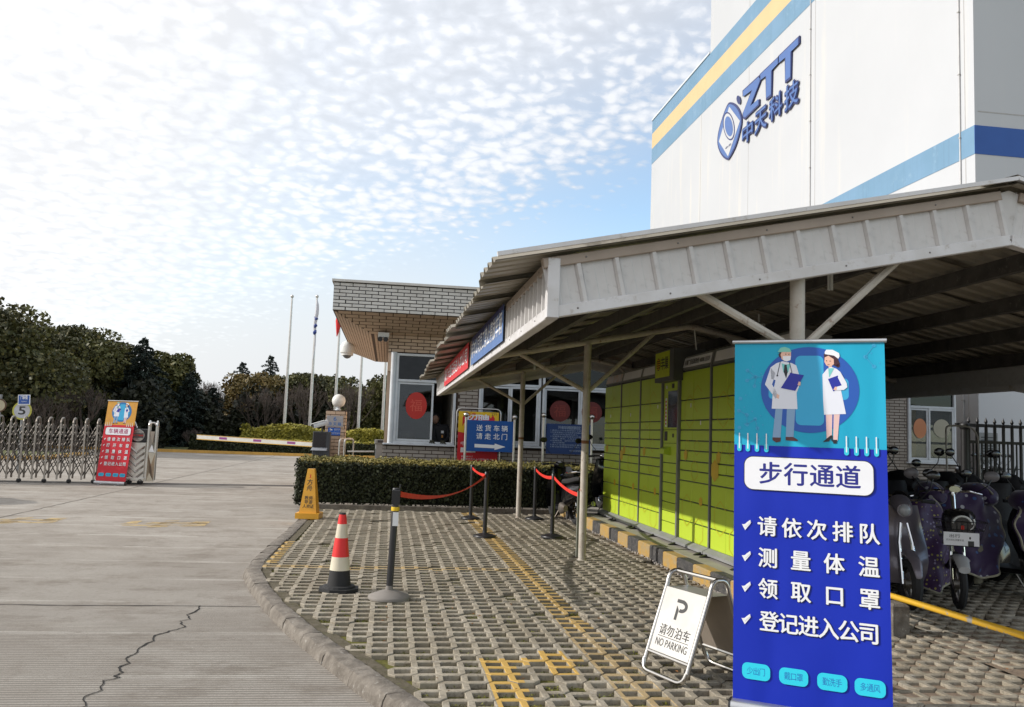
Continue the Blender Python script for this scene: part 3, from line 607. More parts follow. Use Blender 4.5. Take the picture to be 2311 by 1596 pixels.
for x, y_, Y, lab in ((1873, 655, 5.6, 'energy saving bulb hanging beside the front post'), (1573, 745, 10.7, 'energy saving bulb hanging at the ridge above the yellow green locker sign'), (1206, 835, 15.0, 'small bulb hanging at the far end of the canopy')):
    p = atY(x, y_, Y); t = thing('hanging_bulb', lab, 'lamp', p, 'bulbs under the canopy'); b = MB()
    b.lathe([(.001, 0), (.02, 0), (.02, .045), (.028, .05), (.028, .085), (.012, .10)], p+np.array((0, 0, .11)), 10); b.build('lamp_holder', fluor, t, True)
    b = MB()
    for a in (0, 1.57, 3.14, 4.71): c_, s_ = .014*math.cos(a), .014*math.sin(a); b.tube([(p[0]+c_, p[1]+s_, p[2]+.11), (p[0]+c_, p[1]+s_, p[2]+.0), ], .0065, 6)
    b.build('tube', fluor, t, True); zt = CZ-.214*abs(p[0]-3.72)-.13
    b = MB(); b.tube([p+np.array((0, 0, .2)), (p[0], p[1], zt)], .004, 5); b.build('cord', black_plastic, t)
p = atY(1712, 740, 9.6); t = thing('dome_camera', 'small white dome camera fixed under the canopy pipe', 'camera', p)
b = MB(); b.lathe([(.001, -.01), (.07, 0), (.075, .04), (.05, .06)], p, 16); b.build('housing', fluor, t, True)
b = MB(); b.sphere(p, .052, 14, 8); b.build('lens_dome', black_plastic, t, True)
b = MB(); b.tube([p+np.array((0, 0, .05)), p+np.array((0, 0, .35))], .012, 6); b.build('mount', fluor, t)
p = atY(1566, 735, 10.42); q = atY(1571, 790, 10.42); t = MB().tube([p, q], .008, 6).build('conduit', fluor); t['label'] = 'thin white conduit dropping from the canopy ridge pipe'; t['category'] = 'pipe'

# fascia posters (left side of the canopy, facing -X): u runs towards the camera
def poster(name, x0, x1, label, m, txt, tm, drip=None):
    pa, pb = [atX(x, 900, .835)[1] for x in (x0, x1)]
    fr = Fr((.835, pa, 2.285), (0, -1, 0), (0, 0, 1)); Wp = pa-pb; t = thing(name, label, 'banner', fr(0, 0), 'banners on the canopy fascia')
    b = MB(); b.box(0, Wp, 0, .285, 0, .004, fr); b.build('sheet', m, t)
    b = MB(); L = len(txt); chars(b, fr, txt, [Wp*(i+.75)/(L+.5) for i in range(L)], .15, .175, .006, .02, w=Wp/(L+.5)*.9); b.build('lettering', tm, t)
    if drip:
        b = MB(); xs = np.linspace(0, Wp, 26); top = [(x, .285) for x in xs[::-1]]; bot = [(x, .285-random.uniform(.05, .15)*(1 if i % 2 else .45)) for i, x in enumerate(xs)]
        for i in range(25): b.flat([bot[i], bot[i+1], (xs[i+1], .285), (xs[i], .285)], .0055, fr)
        b.build('dark_edge', drip, t, kind='stuff')  # ragged dark strip along the top of the banner
    return t
poster('fascia_banner', 1001, 1053, 'red banner with white characters at the far end of the canopy fascia', red_print, '请打卡登记后进入本公司', white_print)
poster('fascia_banner', 1060, 1129.5, 'blue banner with ragged dark top edge on the canopy fascia', mat('blue_banner', (.10, .19, .42), .6), '非本公司员工禁止停放车辆', white_print, mat('dark_edge_navy', (.02, .02, .09), .8))

# ================================================================ parcel locker
green = mat('lime_green_panel', (.49, .64, .05), .34, c2=(.45, .60, .045), ns=.8, spec=.4)
carc = mat('locker_carcass', (.085, .088, .085), .5); frame_grey = mat('locker_frame', (.20, .205, .20), .45); plinth = mat('locker_plinth', (.27, .275, .28), .5, c2=(.22, .225, .23), ns=3)
hexm = mat('orange_hexagon_print', (.60, .52, .02), .5); hexs = mat('orange_hexagon_solid', (.62, .42, .02), .5)
XL = 3.75; LF = Fr((XL, 14.80, 0), (0, -1, 0), (0, 0, 1))   # u = 14.8 - Y, n = -X
lk = thing('parcel_locker', 'long bank of lime green parcel lockers with hexagon print on a grey base', 'locker', (XL, 11, .262))
rows = [2.47, 2.10, 1.84, 1.72, 1.585, 1.46, 1.33, 1.21, 1.08, .834, .58, .345]
colsY = [(14.80, 13.75), (13.71, 12.66), (12.62, 11.58), (10.82, 9.78), (9.72, 8.68), (8.62, 7.58)]
b = MB(); b.box(-.02, 14.80-7.55, .34, 2.50, -.45, -.03, LF); b.build('carcass', carc, lk)
_mc = {}
for ci, (ya, yb) in enumerate(colsY):
    u0, u1 = 14.80-ya, 14.80-yb; um = u0+(u1-u0)*.44
    for k in range(11):
        z1, z0 = rows[k]-.009, rows[k+1]+.006
        for a, c in ((u0+.008, um-.0025), (um+.0025, u1-.008)):
            key = (round(c-a, 3), k)
            if key not in _mc: q = MB(); q.cbox(0, c-a, 0, z1-z0, -.028, 0, .004); _mc[key] = q.mesh('locker_door', green)
            inst(_mc[key], 'locker_door', lk, LF.mat(a, z0, random.uniform(-.002, .002)))
    b = MB(); b.cbox(u1-.006, u1+.026, .34, 2.49, -.03, .010, .003, LF); b.build('upright', frame_grey, lk)
    # light box
    fr = Fr(LF(u0, 2.50, .0), (0, -1, 0), _n((-.35, 0, 1)) @ np.diag((-1, 1, 1)) if False else _n((.22, 0, 1)))
    b = MB(); b.box(-.01, u1-u0+.03, -.01, .17, -.30, 0, fr); b.build('light_box', frame_grey, lk)
    b = MB(); b.cbox(.05, u1-u0-.03, .02, .145, 0, .006, .002, fr)
    pm2 = mat('light_box_face', (.88, .88, .90), .16, c2=(.80, .80, .84), ns=2, spec=.8) if 'light_box_face' not in bpy.data.materials else bpy.data.materials['light_box_face']
    if ci == 0: pm2 = mat('faded_ad_face', (.70, .50, .36), .2, c2=(.62, .62, .70), ns=6, spec=.8)
    fc = b.build('ad_face', pm2, lk)
    if ci == 3: b = MB(); fit_text(b, fr, '丰巢广告招商热线: 40006 33333', .10, .045, .97, .118, .008, .02); b.build('lettering', black_plastic, lk)
    # plinth and feet
    up1 = u1+.045 if ci != 2 else 14.80-10.83
    b = MB(); Q = [(.002, .352), (.012, .352), (.085, .315), (.085, .285), (.002, .285)]; b.add([LF(u, z_, n__) for u in (u0-.01, up1-.012) for n__, z_ in Q], [(4, 3, 2, 1, 0), (5, 6, 7, 8, 9), (0, 1, 6, 5), (1, 2, 7, 6), (2, 3, 8, 7), (3, 4, 9, 8), (4, 0, 5, 9)])
    b.build('plinth', plinth, lk)
    for uu in (u0+.03, u1-.10):
        b = MB(); b.prism([(-.0, .263), (.17, .263), (.15, .275), (.07, .305), (.0, .305)], 0, .05, Fr(LF(uu+.1, 0, 0), (-1, 0, 0), (0, 0, 1))); b.build('foot', black_plastic, lk)
# console column
u0, u1 = 14.80-11.52, 14.80-10.86
for a, c in ((u0-.03, u0+.01), (u1-.01, u1+.035)):
    b = MB(); b.cbox(a, c, .34, 2.42, -.03, .035, .004, LF); b.build('console_upright', frame_grey, lk)
zz = [.345, .50, .64, .76, .89, 1.02, 1.15, 1.28]
for a, c in zip(zz[:-1], zz[1:]): b = MB(); b.cbox(u0+.02, u1-.02, a+.004, c-.006, -.02, .004, .003, LF); b.build('locker_door', green, lk)
b = MB(); b.cbox(u0+.02, u1-.02, 1.285, 1.54, -.02, .006, .003, LF); b.build('console_panel', green, lk)
b = MB(); b.cbox(u0+.02, u1-.02, 1.545, 1.72, -.02, .006, .003, LF); b.build('console_panel', green, lk)
b = MB(); b.cbox(u0+.02, u1-.02, 1.725, 2.36, -.02, .006, .003, LF); b.build('screen_bezel', green, lk)
b = MB(); b.box(u0+.20, u1-.08, 1.75, 2.24, .006, .010, LF); b.build('screen', mat('screen_glass', (.03, .035, .05), .08), lk)
b = MB(); b.box(u0+.36, u0+.44, 2.275, 2.335, .006, .012, LF); b.box(u0+.07, u0+.19, 1.575, 1.70, .006, .010, LF); b.box(u0+.4, u0+.46, 1.62, 1.67, .006, .010, LF); b.build('scanner', black_plastic, lk)
b = MB(); b.lathe([(.001, .012), (.022, .010), (.024, 0)], LF(u0+.14, 2.30, .006), 14, Fr(LF(u0+.14, 2.30, .006), (0, -1, 0), (0, 0, 1))); b.build('camera_eye', fluor, lk)
b = MB(); b.box(u0+.09, u0+.15, 1.76, 2.15, .006, .009, LF); b.build('instruction_sticker', white_print, lk)
b = MB()
for i in range(7): b.box(u0+.10, u0+.14, 1.79+i*.05, 1.815+i*.05, .009, .0105, LF)
b.build('sticker_lines', red_print, lk)
b = MB(); b.prism([(0, 0), (.10, .02), (.10, .08), (0, .12)], 0, .22, Fr(LF(u0+.34, 1.38, 0), (-1, 0, 0), (0, 0, 1))); b.build('card_reader', green, lk)
b = MB(); b.box(u0-.03, u1+.10, 2.36, 2.78, -.30, .13, LF); b.build('sign_box', carc, lk)
b = MB(); b.cbox(u0+.01, u1-.06, 2.42, 2.76, .13, .138, .003, LF); b.build('sign_face', mat('sign_lime', (.50, .58, .02), .45), lk)
b = MB(); chars(b, LF, '丰巢', [u0+.34, u0+.50], 2.60, .17, .1395, .02); b.lathe([(.001, .002), (.085, .002)], fr=Fr(LF(u0+.155, 2.60, .139), (0, -1, 0), (0, 0, 1)), seg=20); b.build('lettering', black_plastic, lk)
b = MB()
for i in range(5): h_ = .07*math.sqrt(max(.05, 1-((i-2)/2.6)**2)); b.box(u0+.155-h_, u0+.155+h_, 2.60+(i-2)*.03-.009, 2.60+(i-2)*.03+.009, .141, .1425, LF)
b.build('logo', mat('logo_orange', (.75, .42, .02), .5), lk)
# door stickers, hexagon print
b = MB()
for u, z in ((.40, 1.93), (1.62, 1.93), (3.0, 2.02), (4.35, 2.0), (5.9, 1.95), (4.7, 1.78), (5.8, 1.78)): b.box(u, u+.03, z, z+.05, .003, .0045, LF)
b.build('sticker', white_print, lk)
def hexring(b, u, z, r, w, asp=1.0, solid=False, open_=0):
    P = [(u+asp*r*math.cos(a), z+r*math.sin(a)) for a in [math.pi/6+i*math.pi/3 for i in range(6)]]; Q = [(u+asp*(r-w)*math.cos(a), z+(r-w)*math.sin(a)) for a in [math.pi/6+i*math.pi/3 for i in range(6)]]
    if solid: b.flat(P, .0045, LF); return
    for i in range(6-open_): b.flat([P[i], P[(i+1) % 6], Q[(i+1) % 6], Q[i]], .0045, LF)
b = MB(); b2 = MB()
for base in (0, 1.09, 2.18, 3.98, 5.08, 6.18):
    j = int(base*10) % 3
    for (u, z, r, o_) in ((.30, .72, .20, 1), (.72, .50, .17, 0), (.55, 1.22, .13, 0), (.62, 1.50, .10, 0), (.35, 1.95, .21, 1), (.62, 2.10, .17, 2), (.28, 1.52, .085, 0)):
        if (j == 1 and z > 1.7) or (j == 2 and .9 < z < 1.3): continue
        b = MB(); hexring(b, base+u, z, r, .010, 1, False, o_)
        b.build('hexagon_outline_print', hexm, lk)
    for u, z, r in ((.22, 1.40, .07), (.78, .86, .06)): b = MB(); hexring(b, base+u, z, r, 0, 1, True); b.build('hexagon_print', hexs, lk)
for u, z, r in ((5.20, 1.25, .13), (1.16, 1.32, .10)): b = MB(); hexring(b, u, z, r, 0, 1, True); b.build('hexagon_print', hexs, lk)

# ================================================================ roll-up banners
U = {'cap': [(0.24, 2.004), (0.256, 2.029), (0.279, 2.034), (0.306, 2.024), (0.316, 2.004)], 'hair': [(0.244, 1.988), (0.252, 2.004), (0.267, 1.997), (0.263, 1.975), (0.252, 1.971)],
'face': [(0.256, 1.988), (0.262, 2.004), (0.313, 2.006), (0.313, 1.975), (0.305, 1.955), (0.279, 1.951), (0.262, 1.963)], 'mask': [(0.267, 1.98), (0.312, 1.981), (0.311, 1.959), (0.29, 1.949), (0.271, 1.957)],
'coat': [(0.232, 1.939), (0.267, 1.951), (0.317, 1.94), (0.341, 1.927), (0.362, 1.851), (0.354, 1.803), (0.342, 1.771), (0.346, 1.679), (0.207, 1.679), (0.213, 1.769), (0.228, 1.842), (0.205, 1.85), (0.201, 1.915)],
'arm': [(0.201, 1.915), (0.228, 1.88), (0.209, 1.817), (0.236, 1.769), (0.249, 1.749), (0.228, 1.737), (0.17, 1.817)],
'shirt': [(0.262, 1.939), (0.286, 1.931), (0.311, 1.937), (0.298, 1.89), (0.284, 1.866), (0.271, 1.89)], 'tie': [(0.277, 1.931), (0.289, 1.931), (0.295, 1.89), (0.286, 1.852), (0.273, 1.89)],
'clip': [(0.31, 1.884), (0.382, 1.871), (0.335, 1.782), (0.257, 1.797)], 'hand': [(0.354, 1.835), (0.365, 1.831), (0.362, 1.811), (0.348, 1.815)], 'hand2': [(0.236, 1.765), (0.249, 1.755), (0.245, 1.735), (0.232, 1.742)],
'legL': [(0.228, 1.68), (0.266, 1.68), (0.254, 1.515), (0.211, 1.515)], 'legR': [(0.289, 1.68), (0.334, 1.68), (0.324, 1.521), (0.283, 1.52)],
'shoeL': [(0.211, 1.517), (0.257, 1.517), (0.254, 1.495), (0.231, 1.489), (0.211, 1.502)], 'shoeR': [(0.282, 1.522), (0.322, 1.523), (0.348, 1.507), (0.345, 1.501), (0.282, 1.503)],
'ncap': [(0.493, 2.003), (0.502, 2.016), (0.535, 2.015), (0.568, 1.996), (0.571, 1.978), (0.564, 1.964), (0.542, 1.982), (0.494, 1.991)],
'nhair': [(0.488, 1.992), (0.542, 1.984), (0.562, 1.964), (0.572, 1.935), (0.560, 1.919), (0.541, 1.925), (0.538, 1.955), (0.497, 1.972), (0.491, 1.951)],
'nface': [(0.493, 1.972), (0.512, 1.982), (0.54, 1.962), (0.541, 1.935), (0.523, 1.919), (0.501, 1.927), (0.491, 1.947)], 'nneck': [(0.512, 1.925), (0.53, 1.925), (0.532, 1.90), (0.514, 1.90)],
'ncoat': [(0.504, 1.907), (0.526, 1.919), (0.555, 1.907), (0.573, 1.891), (0.576, 1.785), (0.599, 1.658), (0.486, 1.651), (0.482, 1.733), (0.48, 1.875)], 'narm': [(0.573, 1.891), (0.605, 1.829), (0.608, 1.805), (0.59, 1.79), (0.55, 1.788), (0.55, 1.806), (0.58, 1.815), (0.56, 1.86)],
'nshirt': [(0.511, 1.911), (0.541, 1.911), (0.515, 1.859)], 'nclip': [(0.509, 1.85), (0.56, 1.87), (0.586, 1.825), (0.536, 1.781)],
'nlegL': [(0.495, 1.655), (0.529, 1.655), (0.525, 1.54), (0.498, 1.52)], 'nlegR': [(0.536, 1.655), (0.567, 1.655), (0.554, 1.51), (0.532, 1.517)],
'nshoeL': [(0.478, 1.501), (0.518, 1.538), (0.529, 1.538), (0.528, 1.505), (0.523, 1.507), (0.521, 1.525), (0.51, 1.505)], 'nshoeR': [(0.529, 1.513), (0.552, 1.516), (0.549, 1.495), (0.532, 1.494)]}
pc = lambda nm, c, r=.45: bpy.data.materials.get(nm) or mat(nm, c, r, c2=tuple(x*.97 for x in c))
def rrect(u0, v0, u1, v1, r, k=6):
    P = []
    for cx, cy, a0 in ((u1-r, v1-r, 0), (u0+r, v1-r, 90), (u0+r, v0+r, 180), (u1-r, v0+r, 270)):
        P += [(cx+r*math.cos(rad(a0+90*i/k)), cy+r*math.sin(rad(a0+90*i/k))) for i in range(k+1)]
    return P
def banner(loc, ang, tilt, roll, label, ctop, cbot, title, lines, pillc, pilltxt, dripc, titlec, lc=white_print, molc=None, ringc=(.01, .09, .42), tubec=(.03, .38, .66)):
    t = thing('rollup_banner', label, 'banner stand', loc, 'roll up banner stands')
    ex = np.array((math.cos(ang), -math.sin(ang), 0)); ny = np.array((math.sin(ang), math.cos(ang), 0))
    ev = np.array((0, 0, 1))*math.cos(tilt)+ny*math.sin(tilt)+ex*roll; fr0 = Fr(loc, ex, ev)
    wave = lambda u: 0.
    fr = lambda u, v, n=0.: fr0(u, v, n+wave(u))
    Wb, Hb = .80, 2.06
    def sheet(name, v0, v1, m, n0=0.):
        b = MB(); us = np.linspace(0, Wb, 33); vs_ = np.linspace(v0, v1, 3); P = [fr(u, v, n0) for v in vs_ for u in us]+[fr(u, v, n0-.0015) for v in vs_ for u in us]; N = 33; K = 99
        f = [(j*N+i, j*N+i+1, (j+1)*N+i+1, (j+1)*N+i) for j in range(2) for i in range(N-1)]; f += [tuple(K+a for a in q)[::-1] for q in f]
        b.add(P, f); return b.build(name, m, t, True)
    sheet('upper_panel', 1.47, Hb, ctop); sheet('lower_panel', .075, 1.4695, cbot)
    lay = [0]
    def L(name, polys, c):
        lay[0] += 1; b = MB()
        for p in polys: b.flat(p, .0012+.00022*lay[0], fr)
        return b.build(name, c if not isinstance(c, tuple) else pc('print_%02d_%02d_%02d' % tuple(int(100*x) for x in c), c), t)
    circ = lambda u, v, r, k=40, ru=None: [(u+(ru or r)*math.cos(2*math.pi*i/k), v+r*math.sin(2*math.pi*i/k)) for i in range(k)]
    mc = molc or (.03, .35, .60)
    mol = [(0.072, 1.898), (0.118, 1.861), (0.07, 1.839), (0.112, 1.807), (0.158, 1.861), (0.747, 2.038), (0.703, 1.975), (0.745, 1.921), (0.033, 1.734), (0.025, 1.664), (0.069, 1.641), (0.071, 1.585), (0.116, 1.618), (0.128, 1.566), (0.132, 1.503), (0.028, 1.567)]
    lk_ = [(0, 1), (1, 2), (1, 3), (1, 4), (5, 6), (6, 7), (9, 10), (10, 11), (11, 12), (12, 13), (13, 14)]
    bars = []
    for a, c in lk_:
        a, c = np.array(mol[a]), np.array(mol[c]); d = _n(c-a); nn = np.array((-d[1], d[0]))*.0018; bars.append([tuple(a-nn), tuple(c-nn), tuple(c+nn), tuple(a+nn)])
    L('molecule_print', bars+[circ(u, v, .011, 12) for u, v in mol]+[circ(u+.03, v+.02, .004, 8) for u, v in mol], mc)
    L('circle_print', [circ(.408, 1.79, .242, 56, .261)], ringc)
    L('tube_print', [rrect(.336, 1.59, .486, 1.982, .03), rrect(.19, 1.735, .25, 1.80, .02), rrect(.55, 1.735, .615, 1.855, .025)], tubec)
    L('legs_print', [U['legL'], U['legR']], (.22, .36, .55)); L('nurse_legs_print', [U['nlegL'], U['nlegR'], U['nneck']], (.74, .50, .47))
    L('shoes_print', [U['shoeL'], U['shoeR']], (.08, .02, .02)); L('heels_print', [U['nshoeL'], U['nshoeR']], (.01, .01, .015))
    L('coat_print', [U['coat'], U['arm'], U['ncoat']], (.74, .76, .84)); L('hair_print', [U['hair'], U['nhair'], circ(.562, 1.925, .010, 12)], (.05, .01, .02))
    L('face_print', [U['face'], U['nface'], U['hand2']], (.78, .47, .36)); L('mask_print', [U['mask'], U['ncap']], (.82, .83, .88)); L('cap_print', [U['cap']], (.20, .55, .45))
    L('shirt_print', [U['shirt'], U['nshirt']], (.18, .58, .56)); L('tie_print', [U['tie']], (.01, .012, .02))
    st = []
    for a, c in (((.255, 1.95), (.238, 1.87)), ((.304, 1.945), (.318, 1.885)), ((.318, 1.885), (.306, 1.882))):
        a, c = np.array(a), np.array(c); d = _n(c-a); nn = np.array((-d[1], d[0]))*.0018; st.append([tuple(a-nn), tuple(c-nn), tuple(c+nn), tuple(a+nn)])
    L('stethoscope_print', st+[circ(.238, 1.868, .005, 10)], (.01, .015, .03))
    ey = [circ(u, v, .0028, 8) for u, v in ((.285, 1.990), (.302, 1.989), (.502, 1.953), (.521, 1.951))]+[[(.281, 1.997), (.289, 1.999), (.289, 1.998), (.281, 1.9955)], [(.299, 1.998), (.306, 1.996), (.306, 1.995), (.299, 1.997)], [(.507, 1.932), (.518, 1.934), (.518, 1.932), (.507, 1.930)]]
    L('features_print', ey, (.05, .02, .02)); L('clipboard_print', [U['clip'], U['nclip']], (.01, .02, .33)); L('sleeve_print', [U['narm']], (.74, .76, .84)); L('hand_print', [U['hand'], [(.545, 1.808), (.556, 1.805), (.552, 1.788), (.536, 1.79)]], (.78, .47, .36))
    dr = [.029, .076, .126, .178, .599, .649, .70, .749]
    L('drip_print', [rrect(u-.012, 1.432, u+.012, 1.48, .0119, 5) for u in dr], dripc); L('ring_print', [rrect(u-.003, 1.448, u+.003, 1.537, .0029, 3) for u in dr], (.78, .80, .84))
    lay[0] += 1; b = MB(); b.flat(rrect(.055, 1.219, .735, 1.408, .05, 8), .0012+.00022*lay[0], fr); b.build('title_outline', black_plastic, t)
    L('title_panel', [rrect(.059, 1.223, .731, 1.404, .047, 8)], (.80, .81, .85))
    b = MB(); chars(b, fr, title, (.201, .336, .472, .605), 1.314, .122, .0012+.00022*(lay[0]+1), .022); b.build('lettering', titlec, t, label='title lettering of the banner')
    b = MB(); o = MB()
    for s_, us, v, h, ck in lines:
        b = MB(); o = MB()
        chars(b, fr, s_, us, v, h*.86, .0056, .022, w=.098*(h/.12)); chars(o, fr, s_, [u+.0015 for u in us], v-.0015, h*.875, .0044, .036, w=.1*(h/.12))
        b.flat([(ck-.022, v+.002), (ck-.008, v-.002), (ck-.006, v-.012), (ck+.024, v+.02), (ck+.024, v+.030), (ck-.002, v+.012), (ck-.004, v-.026), (ck-.012, v-.026)][:3]+[(ck-.006, v-.03)][:0]+[(ck+.024, v+.018), (ck+.022, v+.030), (ck+.004, v+.016), (ck-.006, v+.006)], .0062, fr)
        b.flat([(ck-.024, v+.004), (ck-.010, v+.002), (ck-.003, v-.008), (ck-.006, v-.028)], .0051, fr); b.flat([(ck-.006, v-.028), (ck-.003, v-.008), (ck+.022, v+.030), (ck+.026, v+.014)], .0051, fr)
        o.build('lettering_shadow', pc('print_01_01_02', (.01, .01, .02)), t); b.build('lettering', lc, t)
    pl_ = [rrect(u-.074, .205, u+.074, .290, .03, 5) for u in (.124, .318, .511, .694)]; L('pill_print', pl_, pillc)
    b = MB()
    for s_, u in zip(('少出门', '戴口罩', '勤洗手', '多通风'), (.124, .318, .511, .694)): chars(b, fr, s_, (u-.032, u, u+.032), .248, .04, .0012+.00022*(lay[0]+1), .0, w=.032)
    b.build('lettering', pilltxt, t)
    b = MB(); b.tube([fr0(-.012, Hb+.004, .003), fr0(Wb+.012, Hb+.004, .003)], .012, 10); b.build('top_rail', mat('satin_aluminium', (.55, .56, .58), .35, .8) if 'satin_aluminium' not in bpy.data.materials else bpy.data.materials['satin_aluminium'], t, True)
    al = bpy.data.materials['satin_aluminium']; fb = Fr(loc, ex, (0, 0, 1))
    b = MB(); b.loft([(-.012, .05, .0, .045, .05), (Wb+.012, .05, .0, .045, .05)], 14, 3, fb); b.build('cassette', al, t, True)
    b = MB()
    for u in (-.012, Wb+.010): b.loft([(u-.004, .05, 0, .047, .052), (u+.006, .05, 0, .047, .052)], 14, 3, fb)
    b.build('end_cap', black_plastic, t, True)
    b = MB(); b.box(.15, .19, .002, .014, -.17, .14, fb); b.box(Wb-.19, Wb-.15, .002, .014, -.17, .14, fb); b.build('foot', al, t)
    b = MB(); b.tube([fb(Wb/2, .05, -.06), fr0(Wb/2, Hb-.02, -.03)], .007, 6); b.build('pole', al, t)
    return t
def ripple(m_):
    n, l = m_.node_tree.nodes, m_.node_tree.links; t_ = n.new('ShaderNodeTexCoord'); mp_ = n.new('ShaderNodeMapping'); l.new(t_.outputs['Object'], mp_.inputs[0]); mp_.inputs['Scale'].default_value = (3.2, 3.2, .7)
    bp_ = n.new('ShaderNodeBump'); bp_.inputs['Strength'].default_value = .9; bp_.inputs['Distance'].default_value = .03; l.new(mnoise(n, l, mp_.outputs[0], 1.6, 1, .4), bp_.inputs['Height']); l.new(bp_.outputs[0], n['Principled BSDF'].inputs['Normal']); return m_
blue_top = ripple(mat('cyan_print', (.012, .38, .58), .45, c2=(.010, .35, .55), ns=1.0, spec=.3)); blue_bot = ripple(mat('royal_blue_print', (.008, .028, .42), .45, c2=(.007, .025, .39), ns=1.0, spec=.25))
L5 = (.182, .312, .442, .573, .704); L4 = (.186, .358, .528, .700); L6 = (.193, .293, .395, .496, .595, .694)
banner((1.9257, 4.6242, .10), .569, .0786, -.0201, 'blue roll up banner with doctor and nurse and white check marked lines, nearest the camera', blue_top, blue_bot, '步行通道',
       [('请依次排队', L5, 1.022, .122, .069), ('测量体温', L4, .852, .122, .069), ('领取口罩', L4, .687, .122, .069), ('登记进入公司', L6, .515, .122, .069)], (.02, .60, .78), pc('print_deepblue', (.01, .12, .45)), (.03, .55, .72), pc('print_navy', (.01, .015, .22)))
or_top = mat('orange_print', (.66, .33, .04), .5, c2=(.60, .29, .035)); rb_bot = mat('scarlet_print', (.60, .012, .03), .45, c2=(.55, .01, .025))
rbp = atZ(214, 1093, 0.)
banner((rbp[0], rbp[1], 0.), .30, .06, .05, 'red and orange roll up banner standing in front of the folding gate', or_top, rb_bot, '车辆通道',
       [('请依次排队', L5, 1.115, .105, .069), ('打开车窗', L4, .965, .105, .069), ('测量体温', L4, .815, .105, .069), ('领取口罩', L4, .665, .105, .069), ('登记进入公司', L6, .515, .105, .069)], (.03, .42, .62), pc('print_deepblue', (.01, .12, .45)), (.62, .55, .45), pc('print_crimson', (.35, .02, .10)), molc=(.62, .28, .12), ringc=(.01, .16, .42))

# ================================================================ no-parking A-frame
AFc = np.array((1.755, 5.33, .1)); ae = _n((.33, -.944, 0)); ad = _n((.944, .33, 0)); AW, AH, AD = .42, .62, .54
t = thing('no_parking_sign', 'folding stainless steel no parking board beside the blue banner', 'sign', AFc)
def aloop(u):
    pts_ = [];  half = AD/2
    # side tube: front foot, up, rounded top, down, back foot
    f0 = AFc+ae*u; top = f0+ad*half+np.array((0, 0, AH)); r_ = .085
    fd = _n(ad*half*.86+np.array((0, 0, AH))); bd = _n(-ad*half*.86+np.array((0, 0, AH)))
    A = f0; Bp = f0+ad*(half-r_)+np.array((0, 0, AH-.06)); Cc = top; Dp = f0+ad*(half+r_)+np.array((0, 0, AH-.06)); E = f0+ad*AD
    return A, Bp, Cc, Dp, E
def arc3(P, Q, R, k=6):   # quadratic bend from P to R with control Q
    return [(1-s)**2*P+2*s*(1-s)*Q+s*s*R for s in np.linspace(0, 1, k)]
hw = AW/2; tubes_ = []
loopF = []
for sgn in (-1, 1):
    f0 = AFc+ae*(sgn*hw); top = f0+ad*AD/2+np.array((0, 0, AH)); bk = f0+ad*AD
    fu = _n(ad*(AD/2-.07)+np.array((0, 0, AH-.05))); p1 = f0+ad*(AD/2-.075)+np.array((0, 0, AH-.08)); p2 = f0+ad*(AD/2+.075)+np.array((0, 0, AH-.08))
    side = [f0+fu*.07]+arc3(p1, f0+ad*(AD/2-.06)+np.array((0, 0, AH+.01)), top, 6)+arc3(top, f0+ad*(AD/2+.06)+np.array((0, 0, AH+.01)), p2, 6)[1:]
    bu = _n(-ad*(AD/2-.07)+np.array((0, 0, AH-.05))); side += [bk+bu*.07]
    tubes_.append((sgn, side, f0, fu, bk, bu))
R_ = .0150
for sgn, side, f0, fu, bk, bu in tubes_: b = MB(); b.tube(side, R_, 10); b.build('side_tube', steel, t, True)
for base, up_, nm in ((AFc, tubes_[0][3], 'front'), (AFc+ad*AD, tubes_[0][5], 'back')):
    Lp, Rp = base-ae*hw, base+ae*hw
    pts_ = arc3(Lp+up_*.07, Lp, Lp+ae*.07, 6)+arc3(Rp-ae*.07, Rp, Rp+up_*.07, 6); b = MB(); b.tube([p+np.array((0, 0, R_)) for p in pts_], R_, 10); b.build('bottom_tube', steel, t, True)
    b = MB(); b.tube([Lp+up_*.135, Rp+up_*.135], R_*.85, 8); b.build('cross_tube', steel, t, True)
tp = AFc+ad*AD/2+np.array((0, 0, AH)); b = MB(); b.tube([tp-ae*hw, tp+ae*hw], R_*.9, 8); b.build('top_tube', steel, t, True)
plate = mat('polished_sheet_sign', (.52, .50, .47), .33, .55, c2=(.70, .68, .64), ns=2)
AFr = Fr(AFc, ae, tubes_[0][3]); Hs = .585
b = MB(); b.box(-hw+.012, hw-.012, .14, Hs-.03, -.004, .002, AFr); b.build('sign_plate', plate, t)
BFr = Fr(AFc+ad*AD, -ae, tubes_[0][5]); b = MB(); b.box(-hw+.012, hw-.012, .14, Hs-.03, -.004, .002, BFr); b.build('back_plate', mat('back_sheet', (.42, .36, .30), .5, .5), t)
a0, a1 = AFr(0, Hs-.03, 0), BFr(0, Hs-.03, 0); b = MB(); b.add([a0-ae*(hw-.012), a0+ae*(hw-.012), a1+ae*(hw-.012), a1-ae*(hw-.012)], [(0, 1, 2, 3)]); b.add([p-np.array((0, 0, .003)) for p in (a0-ae*(hw-.012), a0+ae*(hw-.012), a1+ae*(hw-.012), a1-ae*(hw-.012))], [(3, 2, 1, 0)]); b.build('top_plate', plate, t)
b = MB(); ink = pc('print_ink', (.03, .03, .03))
arcp = [(.0+.055*math.cos(a), .455+.04*math.sin(a)) for a in np.linspace(1.35, -1.9, 12)]; arci = [(.0+.030*math.cos(a), .455+.017*math.sin(a)) for a in np.linspace(1.35, -1.9, 12)]
for i in range(11): b.flat([arcp[i], arci[i], arci[i+1], arcp[i+1]], .0035, AFr)
